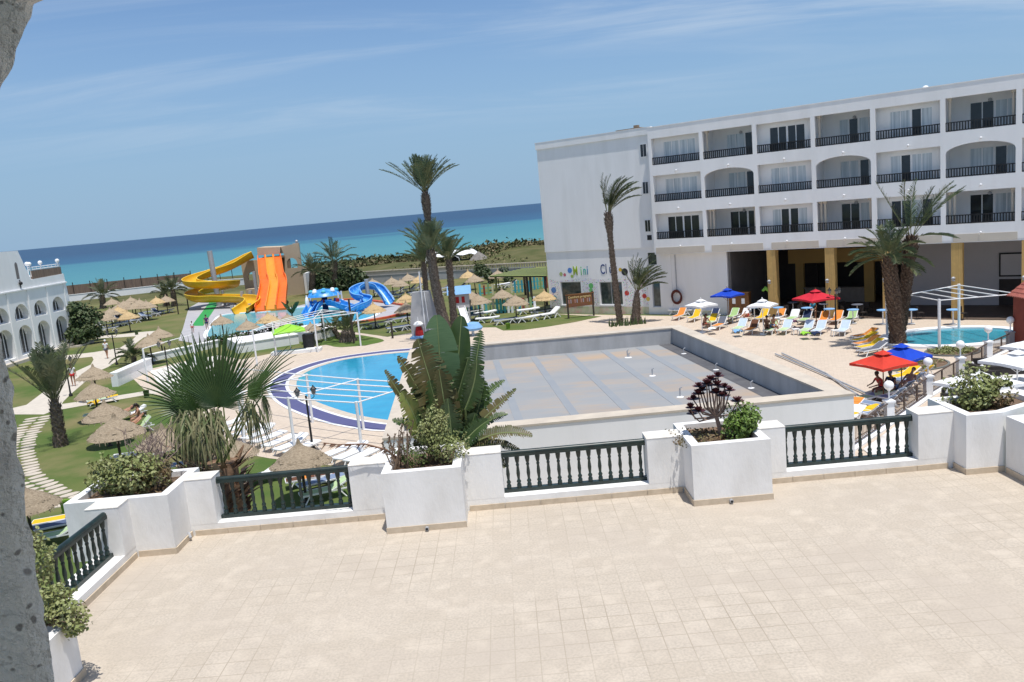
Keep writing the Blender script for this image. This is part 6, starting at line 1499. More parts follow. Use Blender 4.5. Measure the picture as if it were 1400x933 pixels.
def shrub(label, base, blobs, mats, size, dens=1.0, name='shrub', cat='shrub', seed=1, stems=8, stem_m=None, group=None):
    rnd.seed(seed); base = Vector(base); t = thing(name, label, cat, base, group=group); b = MB(); s_ = MB()
    for (o, r, n, mi) in blobs:
        o = Vector(o); rr = r if isinstance(r, tuple) else (r,r,r)
        leaves(b, o, rr[0], rr[1], rr[2], int(n*dens), size, mi)
        for k in range(stems):
            v = Vector((rnd.gauss(0,1)*rr[0]*.5, rnd.gauss(0,1)*rr[1]*.5, rnd.uniform(-.2,.7)*rr[2])); q = o+v
            root = Vector((o.x*.3+rnd.uniform(-.05,.05), o.y*.3+rnd.uniform(-.05,.05), 0)); s_.tube([root, root.lerp(q,.5)+Vector((rnd.uniform(-.05,.05),rnd.uniform(-.05,.05),.05)), q], [size*.18,size*.12,size*.05], 4)
    for (o, r, n, mi) in blobs:                                    # loose shoots breaking the outline
        o = Vector(o); rr = r if isinstance(r, tuple) else (r,r,r)
        for k in range(int(5+n/75) if n < 3000 and stems > 3 else 0):
            v = Vector((rnd.gauss(0,1), rnd.gauss(0,1), abs(rnd.gauss(0,.9)))).normalized(); p = o+Vector((v.x*rr[0]*.8, v.y*rr[1]*.8, v.z*rr[2]*.8)); q = p+Vector((v.x*rr[0], v.y*rr[1], v.z*rr[2]))*rnd.uniform(.3,.6)+Vector((0,0,size*1.2))
            s_.tube([p, q], [size*.07, size*.03], 4)
            for j in range(9):
                c_ = p.lerp(q, rnd.uniform(.15,1)); d = Vector((rnd.gauss(0,1),rnd.gauss(0,1),rnd.gauss(.4,.8))).normalized(); sd_ = d.orthogonal().normalized(); L_ = size*rnd.uniform(.6,1.1)
                b.add([c_, c_+d*L_*.5+sd_*L_*.3, c_+d*L_, c_+d*L_*.5-sd_*L_*.3], [(0,1,2,3)], mi)
    b.build('foliage', mats, t); s_.build('stems', stem_m or M['dry'], t)
    return t
# planter shrubs (terrace planters, soil at T + .95)
SZ = T+.94
P4c = Vector((-6.95,14.05,SZ-.02))
t = shrub('round green shrub in the left corner planter', P4c, [((.05,-.05,.34),(.50,.42,.36),1200,0),((-.3,.05,.30),(.34,.32,.30),620,0),((.42,.05,.26),(.34,.3,.26),600,1)], [M['shrub'],M['shrub_red']], .075, 1, seed=51)
rnd.seed(52); b = MB()
for k in range(34):
    a = rnd.uniform(0,6.28); p = P4c+Vector((.25+rnd.uniform(-.2,.25), .35+rnd.uniform(-.15,.1), .35)); q = p+Vector((rnd.uniform(-.35,.5), rnd.uniform(-.1,.3), rnd.uniform(.25,.75))); m_ = p.lerp(q,.5)+Vector((rnd.uniform(-.1,.1),0,rnd.uniform(0,.12)))
    b.tube([P4c+Vector((.2,.2,.0)), p, m_, q], [.012,.01,.008,.004], 4)
    for j in range(3): r_ = m_.lerp(q, rnd.random()); b.tube([r_, r_+Vector((rnd.uniform(-.14,.14),rnd.uniform(-.1,.1),rnd.uniform(.03,.16)))], [.006,.003], 4)
tag(b.build('dry_shrub', mat('bare_grey_twig', (.30,.23,.20), (.20,.14,.12), 8, .9)), 'bare grey twiggy shrub behind the green one in the left corner planter', 'shrub')
P1c = Vector((-1.62,14.1,SZ-.02))
shrub('feathery green conifer like shrub in the planter with the broad-leaved plant', P1c, [((.10,.0,.50),(.24,.24,.34),900,0),((.2,.02,.78),(.16,.16,.24),420,0),((.34,-.1,.30),(.32,.26,.26),900,0),((-.22,-.1,.20),(.34,.22,.18),560,1),((-.05,-.1,.62),(.15,.15,.2),300,0)], [M['shrub'],mat('mid_shrub_leaf', (.065,.10,.022), (.11,.14,.04), 3, .6)], .050, 1, seed=53)
rnd.seed(54); b = MB(); 
for k in range(16):
    p = P1c+Vector((-.55+rnd.uniform(-.1,.2),-.15+rnd.uniform(-.2,.2),0)); q = p+Vector((rnd.uniform(-.15,.25),rnd.uniform(-.1,.1),rnd.uniform(.4,.85))); m_ = p.lerp(q,.55)+Vector((rnd.uniform(-.05,.05),0,0)); b.tube([p,m_,q], [.014,.011,.007], 5)
    for j in range(9): r_ = m_.lerp(q, rnd.random()); b.add([r_, r_+Vector((rnd.uniform(-.05,.05),rnd.uniform(-.03,.03),rnd.uniform(0,.06))), r_+Vector((rnd.uniform(-.04,.04),0,rnd.uniform(.02,.07)))], [(0,1,2)])
tag(b.build('dry_shrub', M['dry']), 'dry brown stalks at the left of the planter with the broad-leaved plant', 'shrub')
b = MB(); rnd.seed(55)                                            # withered frond hanging left
pts = [P1c+Vector(v) for v in ((-.5,-.1,.15),(-.75,-.1,.38),(-1.1,-.12,.52),(-1.55,-.15,.56),(-1.8,-.16,.62))]; b.tube(pts, [.02,.018,.014,.01,.005], 5)
for k in range(70):
    f = rnd.uniform(.2,4)*.999; i = int(f); p = pts[i].lerp(pts[min(4,i+1)], f-i); L_ = rnd.uniform(.06,.18); b.add([p, p+Vector((-L_*.6,rnd.uniform(-.06,.06),rnd.uniform(-L_,L_*.5))), p+Vector((.025,0,-.02))], [(0,1,2)])
tag(b.build('withered_frond', mat('withered_leaf', (.26,.15,.10), (.18,.10,.065), 6, .9)), 'withered brown palm frond sticking out left of the planter', 'dead frond')
# aeonium
AC = Vector((3.42,14.05,SZ-.02)); rnd.seed(57); t = thing('rosette_succulent', 'dark purple rosette succulent on bare branching stems', 'succulent', AC)
b = MB(); rs = MB()
tips = [(-.42,-.05,.62),(-.34,.05,.74),(-.30,-.1,.56),(-.22,.1,.95),(-.12,-.05,1.02),(-.02,.05,1.06),(.06,-.05,.98),(.12,.1,1.10),(.20,0,.92),(.30,.05,.84),(.40,-.05,.66),(-.16,.1,.88),(.02,-.1,.86),(.22,.1,.74),(-.05,.1,.95),(-.26,0,.84),(-.38,.05,.48),(.12,-.1,.80)]
fork = Vector((.03,0,.42)); b.tube([(.12,0,0),(.08,0,.2),fork], [.045,.04,.035], 7)
for q in tips:
    q = Vector(q); m_ = fork.lerp(q,.5)+Vector((q.x*.25+rnd.uniform(-.05,.05),rnd.uniform(-.04,.04),-.10)); b.tube([fork, m_, q], [.022,.015,.011], 6)
    rs = MB()
    for ring_ in range(4):
        m2 = 12-2*ring_; r = (.125-.020*ring_)*rnd.uniform(.85,1.2)
        for j in range(m2):
            a = 2*pi*j/m2+ring_*.3; d = Vector((cos(a),sin(a),.25+.75*ring_)).normalized(); s_ = Vector((-sin(a),cos(a),0)); p = q+Vector((0,0,.01*ring_))
            rs.add([p, p+d*r*.7+s_*r*.26, p+d*r, p+d*r*.7-s_*r*.26], [(0,1,2,3)])
    rs.build('rosette', M['aeon'], t)
b.build('stem', mat('succulent_stem', (.20,.13,.10), (.28,.20,.16), 12, .8), t, smooth=True)
shrub('bright green bushy shrub beside the purple succulent', AC+Vector((.42,-.05,0)), [((.0,0,.26),(.26,.26,.30),1200,0),((.16,0,.30),(.18,.2,.24),500,0)], [mat('bright_shrub_leaf', (.12,.20,.035), (.17,.25,.06), 3, .5)], .07, seed=59)
shrub('low brown green ground plants in the succulent planter', AC+Vector((-.25,0,0)), [((0,0,.06),(.45,.5,.10),900,0)], [M['shrub_red']], .05, seed=61, stems=3)
P3c = Vector((8.35,14.5,SZ)); 
shrub('rounded green shrub with a long side shoot in the right corner planter', P3c, [((-.05,.0,.32),(.40,.34,.34),900,0),((-.15,-.1,.16),(.3,.25,.2),380,0),((.40,.05,.40),(.20,.1,.07),170,0),((.25,-.1,.12),(.25,.2,.14),250,1)], [M['shrub'],M['shrub_red']], .085, seed=63)
shrub('reddish green creeper spilling over the near left planter', Vector((-6.02,9.42,T+.82)), [((.0,.1,.20),(.34,.30,.22),1100,0),((-.45,.75,.42),(.32,.3,.40),1100,0),((.36,-.0,.10),(.20,.2,.16),420,0),((.48,-.1,-.02),(.14,.12,.14),220,0)], [M['shrub'],M['shrub_red']], .060, seed=65)
# ---------------------------------------------------------------- broad-leaved plant
def bleaf(b, base, tip, hw, ctrl=(0,0,0), face=(0,-1,.35), mi=0, split=.25, n=22, fold=.35, rib=1, droop=.10, taper=.82):
    base = Vector(base); tip = Vector(tip); c = base.lerp(tip,.5)+Vector(ctrl); face = Vector(face).normalized()
    P_ = [base*(1-u)**2+c*2*u*(1-u)+tip*u*u for u in [i/n for i in range(n+1)]]
    b.tube(P_, [.022*(1-.75*i/n) for i in range(n+1)], 5, rib, cap=False)
    for s_ in (-1,1):
        prev = None
        for i in range(n+1):
            u = i/n; tg = (P_[min(i+1,n)]-P_[max(i-1,0)]).normalized(); sd = tg.cross(face).normalized()*s_; nn = sd.cross(tg)*s_
            w_ = hw*(sin(pi*min(1,max(0,u*.965+.03))**taper)**.52 if u < 1 else .12)
            out = (sd*cos(fold)+nn*(-sin(fold))*-1).normalized()
            e = P_[i]+out*w_+tg*w_*.25-Vector((0,0,w_*droop)); m_ = P_[i]+out*w_*.5+tg*w_*.08
            if prev:
                if rnd.random() < split:                          # torn segment: narrow it and let it hang
                    sh = rnd.uniform(.25,.6); e2 = prev[2].lerp(e, 1-sh)-Vector((0,0,w_*rnd.uniform(.05,.3)))+Vector((rnd.uniform(-.02,.02),rnd.uniform(-.03,.03),0)); mm_ = prev[1].lerp(m_, 1-sh*.4)
                    b.add([prev[0], P_[i], mm_, e2, prev[2], prev[1]], [(0,1,2,5),(5,2,3,4)] if s_ > 0 else [(5,2,1,0),(4,3,2,5)], mi)
                else: b.add([prev[0], P_[i], m_, e, prev[2], prev[1]], [(0,1,2,5),(5,2,3,4)] if s_ > 0 else [(5,2,1,0),(4,3,2,5)], mi)
            prev = (P_[i], m_, e)
rnd.seed(71)
BY = 15.9
bp_ = Vector((-1.55,BY,0)); BT = thing('broad_leaved_plant', 'tall broad-leaved plant with large torn paddle leaves behind the white planter', 'plant', bp_)
bl = [  # base px, tip px, halfwidth m, depth base, depth tip, mat, split, face, ctrl
 ((604,552),(597,431),.40,16.0,15.9,1,.04,(0.1,-1,.2),(.02,0,0)),
 ((624,530),(631,432),.29,16.1,16.2,0,.10,(-.35,-1,.2),(0,0,0)),
 ((616,605),(571,463),.44,15.6,15.5,2,.75,(.5,-1,.1),(-.05,0,.1)),
 ((641,570),(658,452),.23,15.8,15.9,0,.8,(-.3,-1,.2),(.0,0,.1)),
 ((616,575),(640,490),.26,15.7,15.6,0,.6,(.2,-1,.1),(0,0,0)),
 ((636,560),(652,492),.22,15.6,15.5,0,.6,(0,-1,.2),(.1,0,0)),
 ((600,600),(543,487),.24,15.8,15.7,2,.55,(.6,-.8,.5),(.1,0,.15)),
 ((590,600),(526,506),.17,15.6,15.4,2,.5,(.7,-.7,.4),(-.1,0,.1)),
 ((575,600),(549,536),.26,15.4,15.2,3,.45,(.5,-1,.0),(.1,0,.0)),
 ((622,610),(706,532),.18,15.6,15.7,2,.7,(-.3,-.5,1),(.1,0,.1)),
 ((640,612),(728,597),.21,15.4,15.3,2,.8,(0,-.4,1),(0,0,.34)),
 ((625,600),(672,545),.22,16.2,16.3,0,.6,(-.2,-.8,.6),(0,0,.1)),
 ((600,605),(580,540),.22,16.3,16.5,0,.6,(.3,-1,.4),(0,0,.1)),
 ((615,590),(610,500),.30,16.4,16.6,0,.5,(0,-1,.3),(0,0,0)),
 ((630,600),(655,520),.26,16.4,16.8,0,.6,(-.3,-1,.4),(0,0,0)),
 ((610,615),(558,570),.18,15.9,15.9,2,.7,(.3,-.6,.8),(0,0,.15)),
 ((640,615),(690,640),.15,15.6,15.3,2,.7,(0,-.4,1),(.1,0,.25)),
 ((630,612),(668,575),.2,15.3,15.2,0,.5,(0,-.8,.6),(0,0,.1)),
 ((596,600),(560,510),.22,16.0,16.2,0,.6,(.4,-.9,.4),(0,0,.1)),
 ((606,590),(587,520),.25,15.5,15.4,0,.5,(.4,-.9,.2),(0,0,.0)),
 ((605,610),(530,522),.17,15.7,15.5,3,.7,(.5,-.6,.6),(-.05,0,.25)),((600,615),(536,575),.17,15.5,15.3,0,.7,(.3,-.6,.8),(0,0,.22)),((628,610),(694,566),.17,15.8,15.9,0,.75,(-.2,-.5,.9),(0,0,.2)),((625,590),(690,520),.17,16.3,16.5,0,.75,(-.3,-.6,.8),(0,0,.2)),((635,618),(712,618),.16,15.6,15.4,2,.8,(0,-.4,1),(0,0,.3)),((612,580),(600,505),.22,15.45,15.3,2,.75,(.2,-1,.2),(0,0,.0)),
 ((600,620),(572,560),.24,15.5,15.3,0,.5,(.4,-.9,.3),(0,0,.05)),((620,620),(612,545),.26,15.4,15.3,0,.6,(0,-1,.3),(0,0,.0)),
 ((632,622),(650,565),.24,15.5,15.4,0,.6,(-.2,-.9,.4),(0,0,.0)),((600,630),(565,605),.2,15.6,15.5,2,.6,(.3,-.8,.6),(0,0,.1)),
 ((640,600),(662,520),.26,16.0,16.1,0,.65,(-.3,-1,.2),(.08,0,0)),((628,580),(645,505),.28,15.9,15.8,2,.55,(-.1,-1,.2),(0,0,0)),
 ((608,585),(592,505),.34,15.9,15.8,0,.45,(.3,-1,.1),(0,0,0)),((640,630),(672,598),.2,15.7,15.6,0,.7,(-.1,-.7,.7),(0,0,.12))]
LM_ = [M['banana'], M['banana_pale'], M['banana_old'], mat('yellowing_broad_leaf', (.17,.22,.05), (.24,.22,.07), 4, .5)]
for (a, e, hw, y0, y1, mi, sp, fc, ct) in bl:
    b = MB(); p = atY(*a, y0); q = atY(*e, y1); bleaf(b, p, q, hw, ct, fc, 0, sp, n=26 if sp < .2 else 34, fold=.28 if sp < .2 else .4)
    st = MB(); r_ = bp_+Vector((rnd.uniform(-.35,.35), rnd.uniform(-.2,.2), 0)); mp_ = r_.lerp(p,.6)+Vector((0,0,.6)); n = 8
    st.tube([r_*(1-u)**2+mp_*2*u*(1-u)+p*u*u for u in [i/n for i in range(n+1)]], [.07*(1-.65*i/n) for i in range(n+1)], 7)
    lf = b.build('leaf', [LM_[mi], mat('leaf_rib', (.26,.30,.13), (.20,.26,.1), 3, .5) if 'leaf_rib' not in bpy.data.materials else bpy.data.materials['leaf_rib']], BT, world=True)
    st.build('petiole', flat('petiole', (.12,.15,.05), .5), lf, smooth=True, world=True)
# ---------------------------------------------------------------- fan palm
rnd.seed(81); FY = 17.0
fb = Vector((atY(305,690,FY).x, FY, 0)); ftop = atY(302,632,FY); FPm = thing('fan_palm', 'bushy fan palm with a shaggy trunk behind the front left balustrade', 'palm tree', fb)
def shaggy(a, e, r0, r1, lbl, n):
    b = MB(); a = Vector(a); e = Vector(e); b.tube([a, a.lerp(e,.5), e], [r0,(r0+r1)/2,r1*.8], 10); H_ = (e-a).length
    for k in range(n):
        f = rnd.random()**.7; an = rnd.uniform(0,6.28); r = r0+(r1-r0)*f; o = Vector((cos(an),sin(an),0)); p = a.lerp(e,f)+o*r*.9; L_ = rnd.uniform(.22,.52); w_ = rnd.uniform(.06,.12); s_ = Vector((-sin(an),cos(an),0)); up = Vector((0,0,1))
        tipv = p+o*L_*rnd.uniform(.45,.9)+up*L_*rnd.uniform(.3,.9)
        b.add([p-s_*w_, p+s_*w_, tipv+s_*w_*.3, tipv-s_*w_*.3, p+up*.05+o*.02], [(0,1,2,3),(0,3,4),(1,4,2)], 0 if rnd.random() < .7 else 1)
    return b.build(lbl, [M['fan_dead'], mat('pale_leaf_base', (.55,.42,.32), (.40,.26,.18), 6, .9)], FPm, world=True)
shaggy(fb, ftop, .34, .42, 'trunk', 620)
fb2 = Vector((atY(272,650,FY+.8).x, FY+.8, 0)); ft2 = atY(270,596,FY+.8); shaggy(fb2, ft2, .30, .38, 'trunk', 520)
def fanleaf(root, hast, axis, nrm, R_, spread, n, m_i, droop=.25, dead=False, lbl='frond', cutj=.25):
    root = Vector(root); hast = Vector(hast); axis = Vector(axis).normalized(); nrm = Vector(nrm); nrm = (nrm-axis*nrm.dot(axis)).normalized(); sd = axis.cross(nrm)
    b = MB(); md = root.lerp(hast,.5)+Vector((0,0,.12)); N_ = 7
    b.tube([root*(1-u)**2+md*2*u*(1-u)+hast*u*u for u in [i/N_ for i in range(N_+1)]], [.028-.014*i/N_ for i in range(N_+1)], 6, 1)
    K = 7
    for k in range(n):
        a = radians(spread)*(2*(k+.5)/n-1); da = radians(spread)/n; L_ = R_*(1-.74*(abs(a)/radians(spread))**1.05)*rnd.uniform(.88,1.08)
        def at_(r, ang, lift=0):
            d = axis*cos(ang)+sd*sin(ang); dd = droop*(max(0,r/L_-.35))**2*L_*(1.6 if abs(a) > 1 else 1)
            return hast+d*r+nrm*(.10*r*(1-abs(ang)*.35)+lift)-Vector((0,0,dd*2.2))+d*(-dd*.4)
        cut = .42+rnd.uniform(-.05,.08)
        prev = None
        for i in range(K+1):
            f = i/K; r = .05+f*(L_-.05); w_ = da*r if f <= cut else da*cut*L_*(1-(f-cut)/(1-cut))**.75; w_ = max(w_, .0015)
            wob = 0 if f < cut else rnd.uniform(-.012,.012)
            c0 = at_(r, a+wob, .012*min(1,f*3)); l = at_(r, a-min(w_/r,da) if f <= cut else a-w_/r+wob); rr_ = at_(r, a+w_/r+wob)
            if prev: b.add([prev[0], prev[1], prev[2], l, c0, rr_], [(0,3,4,1),(1,4,5,2)], 0)
            prev = (l, c0, rr_)
    return b.build(lbl, [(M['fan'], M['fan_old'], M['fan_dead'])[m_i], flat('fan_petiole', (.14,.17,.05), .5)], FPm, world=True)
fr = [ # hastula px, depth, tip px, tip depth, spread, n, mat
 ((298,556),16.5,(287,434),16.4,104,46,0,.05,(.1,-1,.1)),
 ((259,559),16.6,(184,502),16.3,88,32,0,.12,(.2,-1,.5)),
 ((338,546),16.9,(413,470),16.9,52,28,0,.12,(-.2,-.8,.6)),
 ((276,545),17.2,(243,448),17.4,70,32,0,.10,(.3,-1,.2)),
 ((305,552),17.3,(328,438),17.6,60,30,0,.10,(-.2,-1,.2)),
 ((283,560),17.7,(262,446),18.1,60,30,0,.10,(0,-1,.2)),
 ((296,560),17.9,(308,440),18.3,60,30,0,.12,(0,-1,.3)),
 ((280,566),16.9,(230,478),17.0,60,26,0,.16,(.2,-1,.3)),
 ((268,566),16.4,(240,520),16.3,60,24,0,.2,(.2,-1,.2)),
 ((345,553),16.8,(352,606),16.8,30,14,1,.3,(-.2,-1,.3)),
 ((360,538),16.9,(372,590),16.9,26,12,1,.3,(-.2,-1,.3))]
for (h_, dy, tp, ty, spd, n, mi, dr, nr) in fr:
    p = atY(*h_, dy); q = atY(*tp, ty); ax = q-p; rt = (ftop if h_[0] > 280 else ft2)+Vector((rnd.uniform(-.15,.15),rnd.uniform(-.15,.15),-.1))
    fanleaf(rt, p, ax, nr, ax.length*1.02, spd, n, mi, dr)
# old blades hanging as loose strands below the living leaves
for (ca, cc, w_, n, lbl, dy) in ((266,572,22,120,'hanging_leaf',16.3),(288,572,16,90,'hanging_leaf',16.2),(250,578,12,50,'hanging_leaf',16.7),(340,556,14,34,'hanging_leaf',16.8)):
    b = MB(); rnd.seed(int(ca))
    for k in range(n):
        p = atY(ca+rnd.gauss(0,w_*.5), cc+rnd.uniform(-14,10), dy+rnd.uniform(-.25,.25)); L_ = rnd.uniform(.45,1.05); dx = rnd.gauss(0,.16); dyy = rnd.gauss(-.05,.12); m_ = p+Vector((dx*.7,dyy*.7,-L_*.35)); q = p+Vector((dx*1.2,dyy,-L_)); ww = Vector((.016,.006,0))
        b.add([p-ww*.7, p+ww*.7, m_+ww, q, m_-ww], [(0,1,2,4),(4,2,3)], 0 if rnd.random() < .6 else 1)
    b.build(lbl, [M['fan_old'], mat('straw_blade', (.30,.27,.15), (.20,.19,.09), 5, .7)], FPm, world=True)
# ---------------------------------------------------------------- trees
def tree(label, base, h, rx, rz, mats, n, size, seed, trunk_r=.16, name='tree', blobs=7, tm=None, lean=(0,0)):
    rnd.seed(seed); base = Vector(base); t = thing(name, label, 'tree', base); s_ = MB(); b = MB()
    s_.tube([(0,0,0),(lean[0]*.3,lean[1]*.3,h*.3),(lean[0],lean[1],h*.62)], [trunk_r*1.2,trunk_r,trunk_r*.55], 8)
    for k in range(blobs):
        a = k*2.4+rnd.uniform(-.4,.4); r = rx*rnd.uniform(.25,.75) if k else 0; o = Vector((lean[0]+r*cos(a), lean[1]+r*sin(a)*.9, h-rz+rnd.uniform(-.8,.55)*rz*(1 if k else .2))); q = rx*rnd.uniform(.42,.62)
        s_.tube([(lean[0]*.5,lean[1]*.5,h*.35),(lean[0]*.6+o.x*.4,lean[1]*.6+o.y*.4,(h*.45+o.z)/2),o], [trunk_r*.55,trunk_r*.35,trunk_r*.12], 6)
        leaves(b, o, q, q*.95, q*.8, n//blobs, size, 0, .35, nm=len(mats))
    s_.build('trunk', tm or M['bark'], t, smooth=True); b.build('crown', mats, t)
    return t
MD = mat('dark_tree_leaf', (.028,.055,.018), (.055,.085,.028), 1.5, .55)
MG = mat('grey_green_leaf', (.075,.10,.045), (.11,.13,.06), 1.5, .6)
tree('dense dark green tree beside the arcaded building', G(114,470), 5.4, 2.3, 2.6, [MD,M['shrub_dk'],MG], 3600, .42, 91, .2)
for i, (a, c, h, r, sd, lab) in enumerate(((441,402,3.7,2.1,93,'dark bushy tree beside the slide tower'),(449,399,3.6,2.3,94,'dark bushy tree between the two palms right of the slide tower'),(465,397,3.8,2.8,95,'grey green bushy tree right of the spreading palm'),(476,396,4.2,3.0,96,'open crowned tree with visible stems at the end of the grey wall'),(486,394,3.6,2.4,97,'small thin tree in front of the grey boundary wall'))):
    tree(lab, G(a,c), h, r, 1.9, [MD,MG] if i > 1 else [MD,M['shrub_dk']], 1500, .6, sd, .15)
for a, c, h, lab, sd in ((656,386,3.4,'scraggy little tree against the boundary wall right of the tall palms',98),(668,388,2.4,'low dark bush under the boundary wall by the parasols',99),(694,385,2.2,'low bush between the far parasol and lime pergola',100)):
    tree(lab, G(a,c), h, 1.4, 1.2, [MD,MG], 500, .4, sd, .1, blobs=4)
# banana like plants by the splash pool, low hedge in front of the white wall
for a, c, lab, sd in ((400,436,'small banana plant at the splash pool edge left of the water playhouse',101),(372,462,'tuft of green leaves behind the white wall by the slide parasols',102)):
    rnd.seed(sd); p = G(a, c); t = thing('banana_plant', lab, 'plant', p); b = MB()
    for k in range(9): an = rnd.uniform(0,6.28); L_ = rnd.uniform(1.3,2.0); bleaf(b, p+Vector((0,0,.6)), p+Vector((cos(an)*L_*.6,sin(an)*L_*.6,.6+L_*.8)), .22, (0,0,.3), (cos(an+1.5),sin(an+1.5),.5), 0, .3, 10)
    b.build('leaves', [M['banana'],M['frond']], t, world=True); s_ = MB(); s_.tube([p, p+Vector((0,0,.8))], .1, 6); s_.build('stem', M['bark'], t, world=True)
rnd.seed(103); t = shrub('low green hedge between the splash pool and the white wall', G(345,466), [((k*1.1-3.5,.3*sin(k)+.42*k-.9,.45),(.8,.7,.5),220,0) for k in range(8)], [M['shrub_dk']], .28, name='hedge', cat='hedge', seed=104, stems=2)
for a, c, lab, sd in ((840,446,'spiky little plants at the foot of the mural wall palms',105),):
    p = G(858,445); rnd.seed(sd); b = MB()
    for k in range(60):
        q = p+Vector((rnd.uniform(-1.6,1.5),rnd.uniform(-.4,.3),0)); v = Vector((rnd.uniform(-.12,.12),rnd.uniform(-.1,.1),rnd.uniform(.3,.9))); s_ = Vector((.07,0,0)); b.add([q-s_, q+s_, q+v], [(0,1,2)])
    tag(b.build('spiky_plant', M['shrub_dk']), lab, 'plant')
# flower bed plants
for nm_, (a, c, rx, ry), sd, lab in (('a',(1302,482,1.42,1.15),107,'low sparse plants in the flower bed below the oval pool'),('b',(1243,499,2.0,1.7),108,'low sparse plants in the flower bed under the blue parasol')):
    p = G(a, c); rnd.seed(sd); b = MB()
    for k in range(46):
        an = rnd.uniform(0,6.28); r = sqrt(rnd.random()); q = p+Vector((cos(an)*rx*.9*r, sin(an)*ry*.9*r, .08)); leaves(b, q+Vector((0,0,.06)), .16,.16,.12, 26, .12)
    tag(b.build('bedding_plants', M['shrub']), lab, 'plants', kind='stuff')
# scrub on the dunes : one uncountable mass
rnd.seed(111); b = MB()
for k in range(5200):
    x = rnd.uniform(-48,62); y = rnd.uniform(150,226) if rnd.random() < .4 else rnd.uniform(184,226)
    if mn.noise(Vector((x*.06,y*.08,5))) < -.12 and y < 190: continue
    z = gh(x, y); s_ = rnd.uniform(.5,1.3)*(1.25 if y > 185 else .8); o = len(b.v)
    for j in range(9):
        v = Vector((rnd.gauss(0,1),rnd.gauss(0,1),abs(rnd.gauss(0,.7)))); p = Vector((x,y,z))+v*s_*.55; w_ = s_*rnd.uniform(.18,.36); d = Vector((rnd.uniform(-1,1),rnd.uniform(-1,1),rnd.uniform(.2,1))).normalized(); u = d.orthogonal().normalized()*w_; q = d.cross(u).normalized()*w_
        b.add([p-u-q*.5, p+u-q*.5, p+q], [(0,1,2)], 0 if y > 192 else (1 if rnd.random() < .6 else 0))
struct(b.build('dune_scrub', [mat('dune_bush', (.045,.065,.018), (.08,.09,.03), .3, .8, coord='World', c3=(.115,.10,.045), scale3=.08), mat('dry_dune_grass', (.22,.18,.10), (.16,.14,.07), .4, .9, coord='World')]), 'green and straw coloured scrub covering the dunes', 'stuff')
# ================================================================ people
def skinmesh(name, V, E, Rr, m, parent, levels=2, root=0):
    me = bpy.data.meshes.new(name); me.from_pydata([tuple(v) for v in V], E, []); me.update()
    o = bpy.data.objects.new('tmp', me); COL.objects.link(o)
    md = o.modifiers.new('s', 'SKIN'); md.use_smooth_shade = True
    sv = me.skin_vertices[0].data
    for i, r in enumerate(Rr): sv[i].radius = (r, r) if not isinstance(r, tuple) else r
    sv[root].use_root = True
    ss = o.modifiers.new('u', 'SUBSURF'); ss.levels = levels; ss.render_levels = levels
    dg = bpy.context.evaluated_depsgraph_get(); dg.update()
    nm = bpy.data.meshes.new_from_object(o.evaluated_get(dg)); bpy.data.objects.remove(o); bpy.data.meshes.remove(me)
    nm.name = name; nm.materials.clear(); nm.materials.append(m)
    ob = bpy.data.objects.new(name, nm); COL.objects.link(ob); ob.parent = parent
    return ob
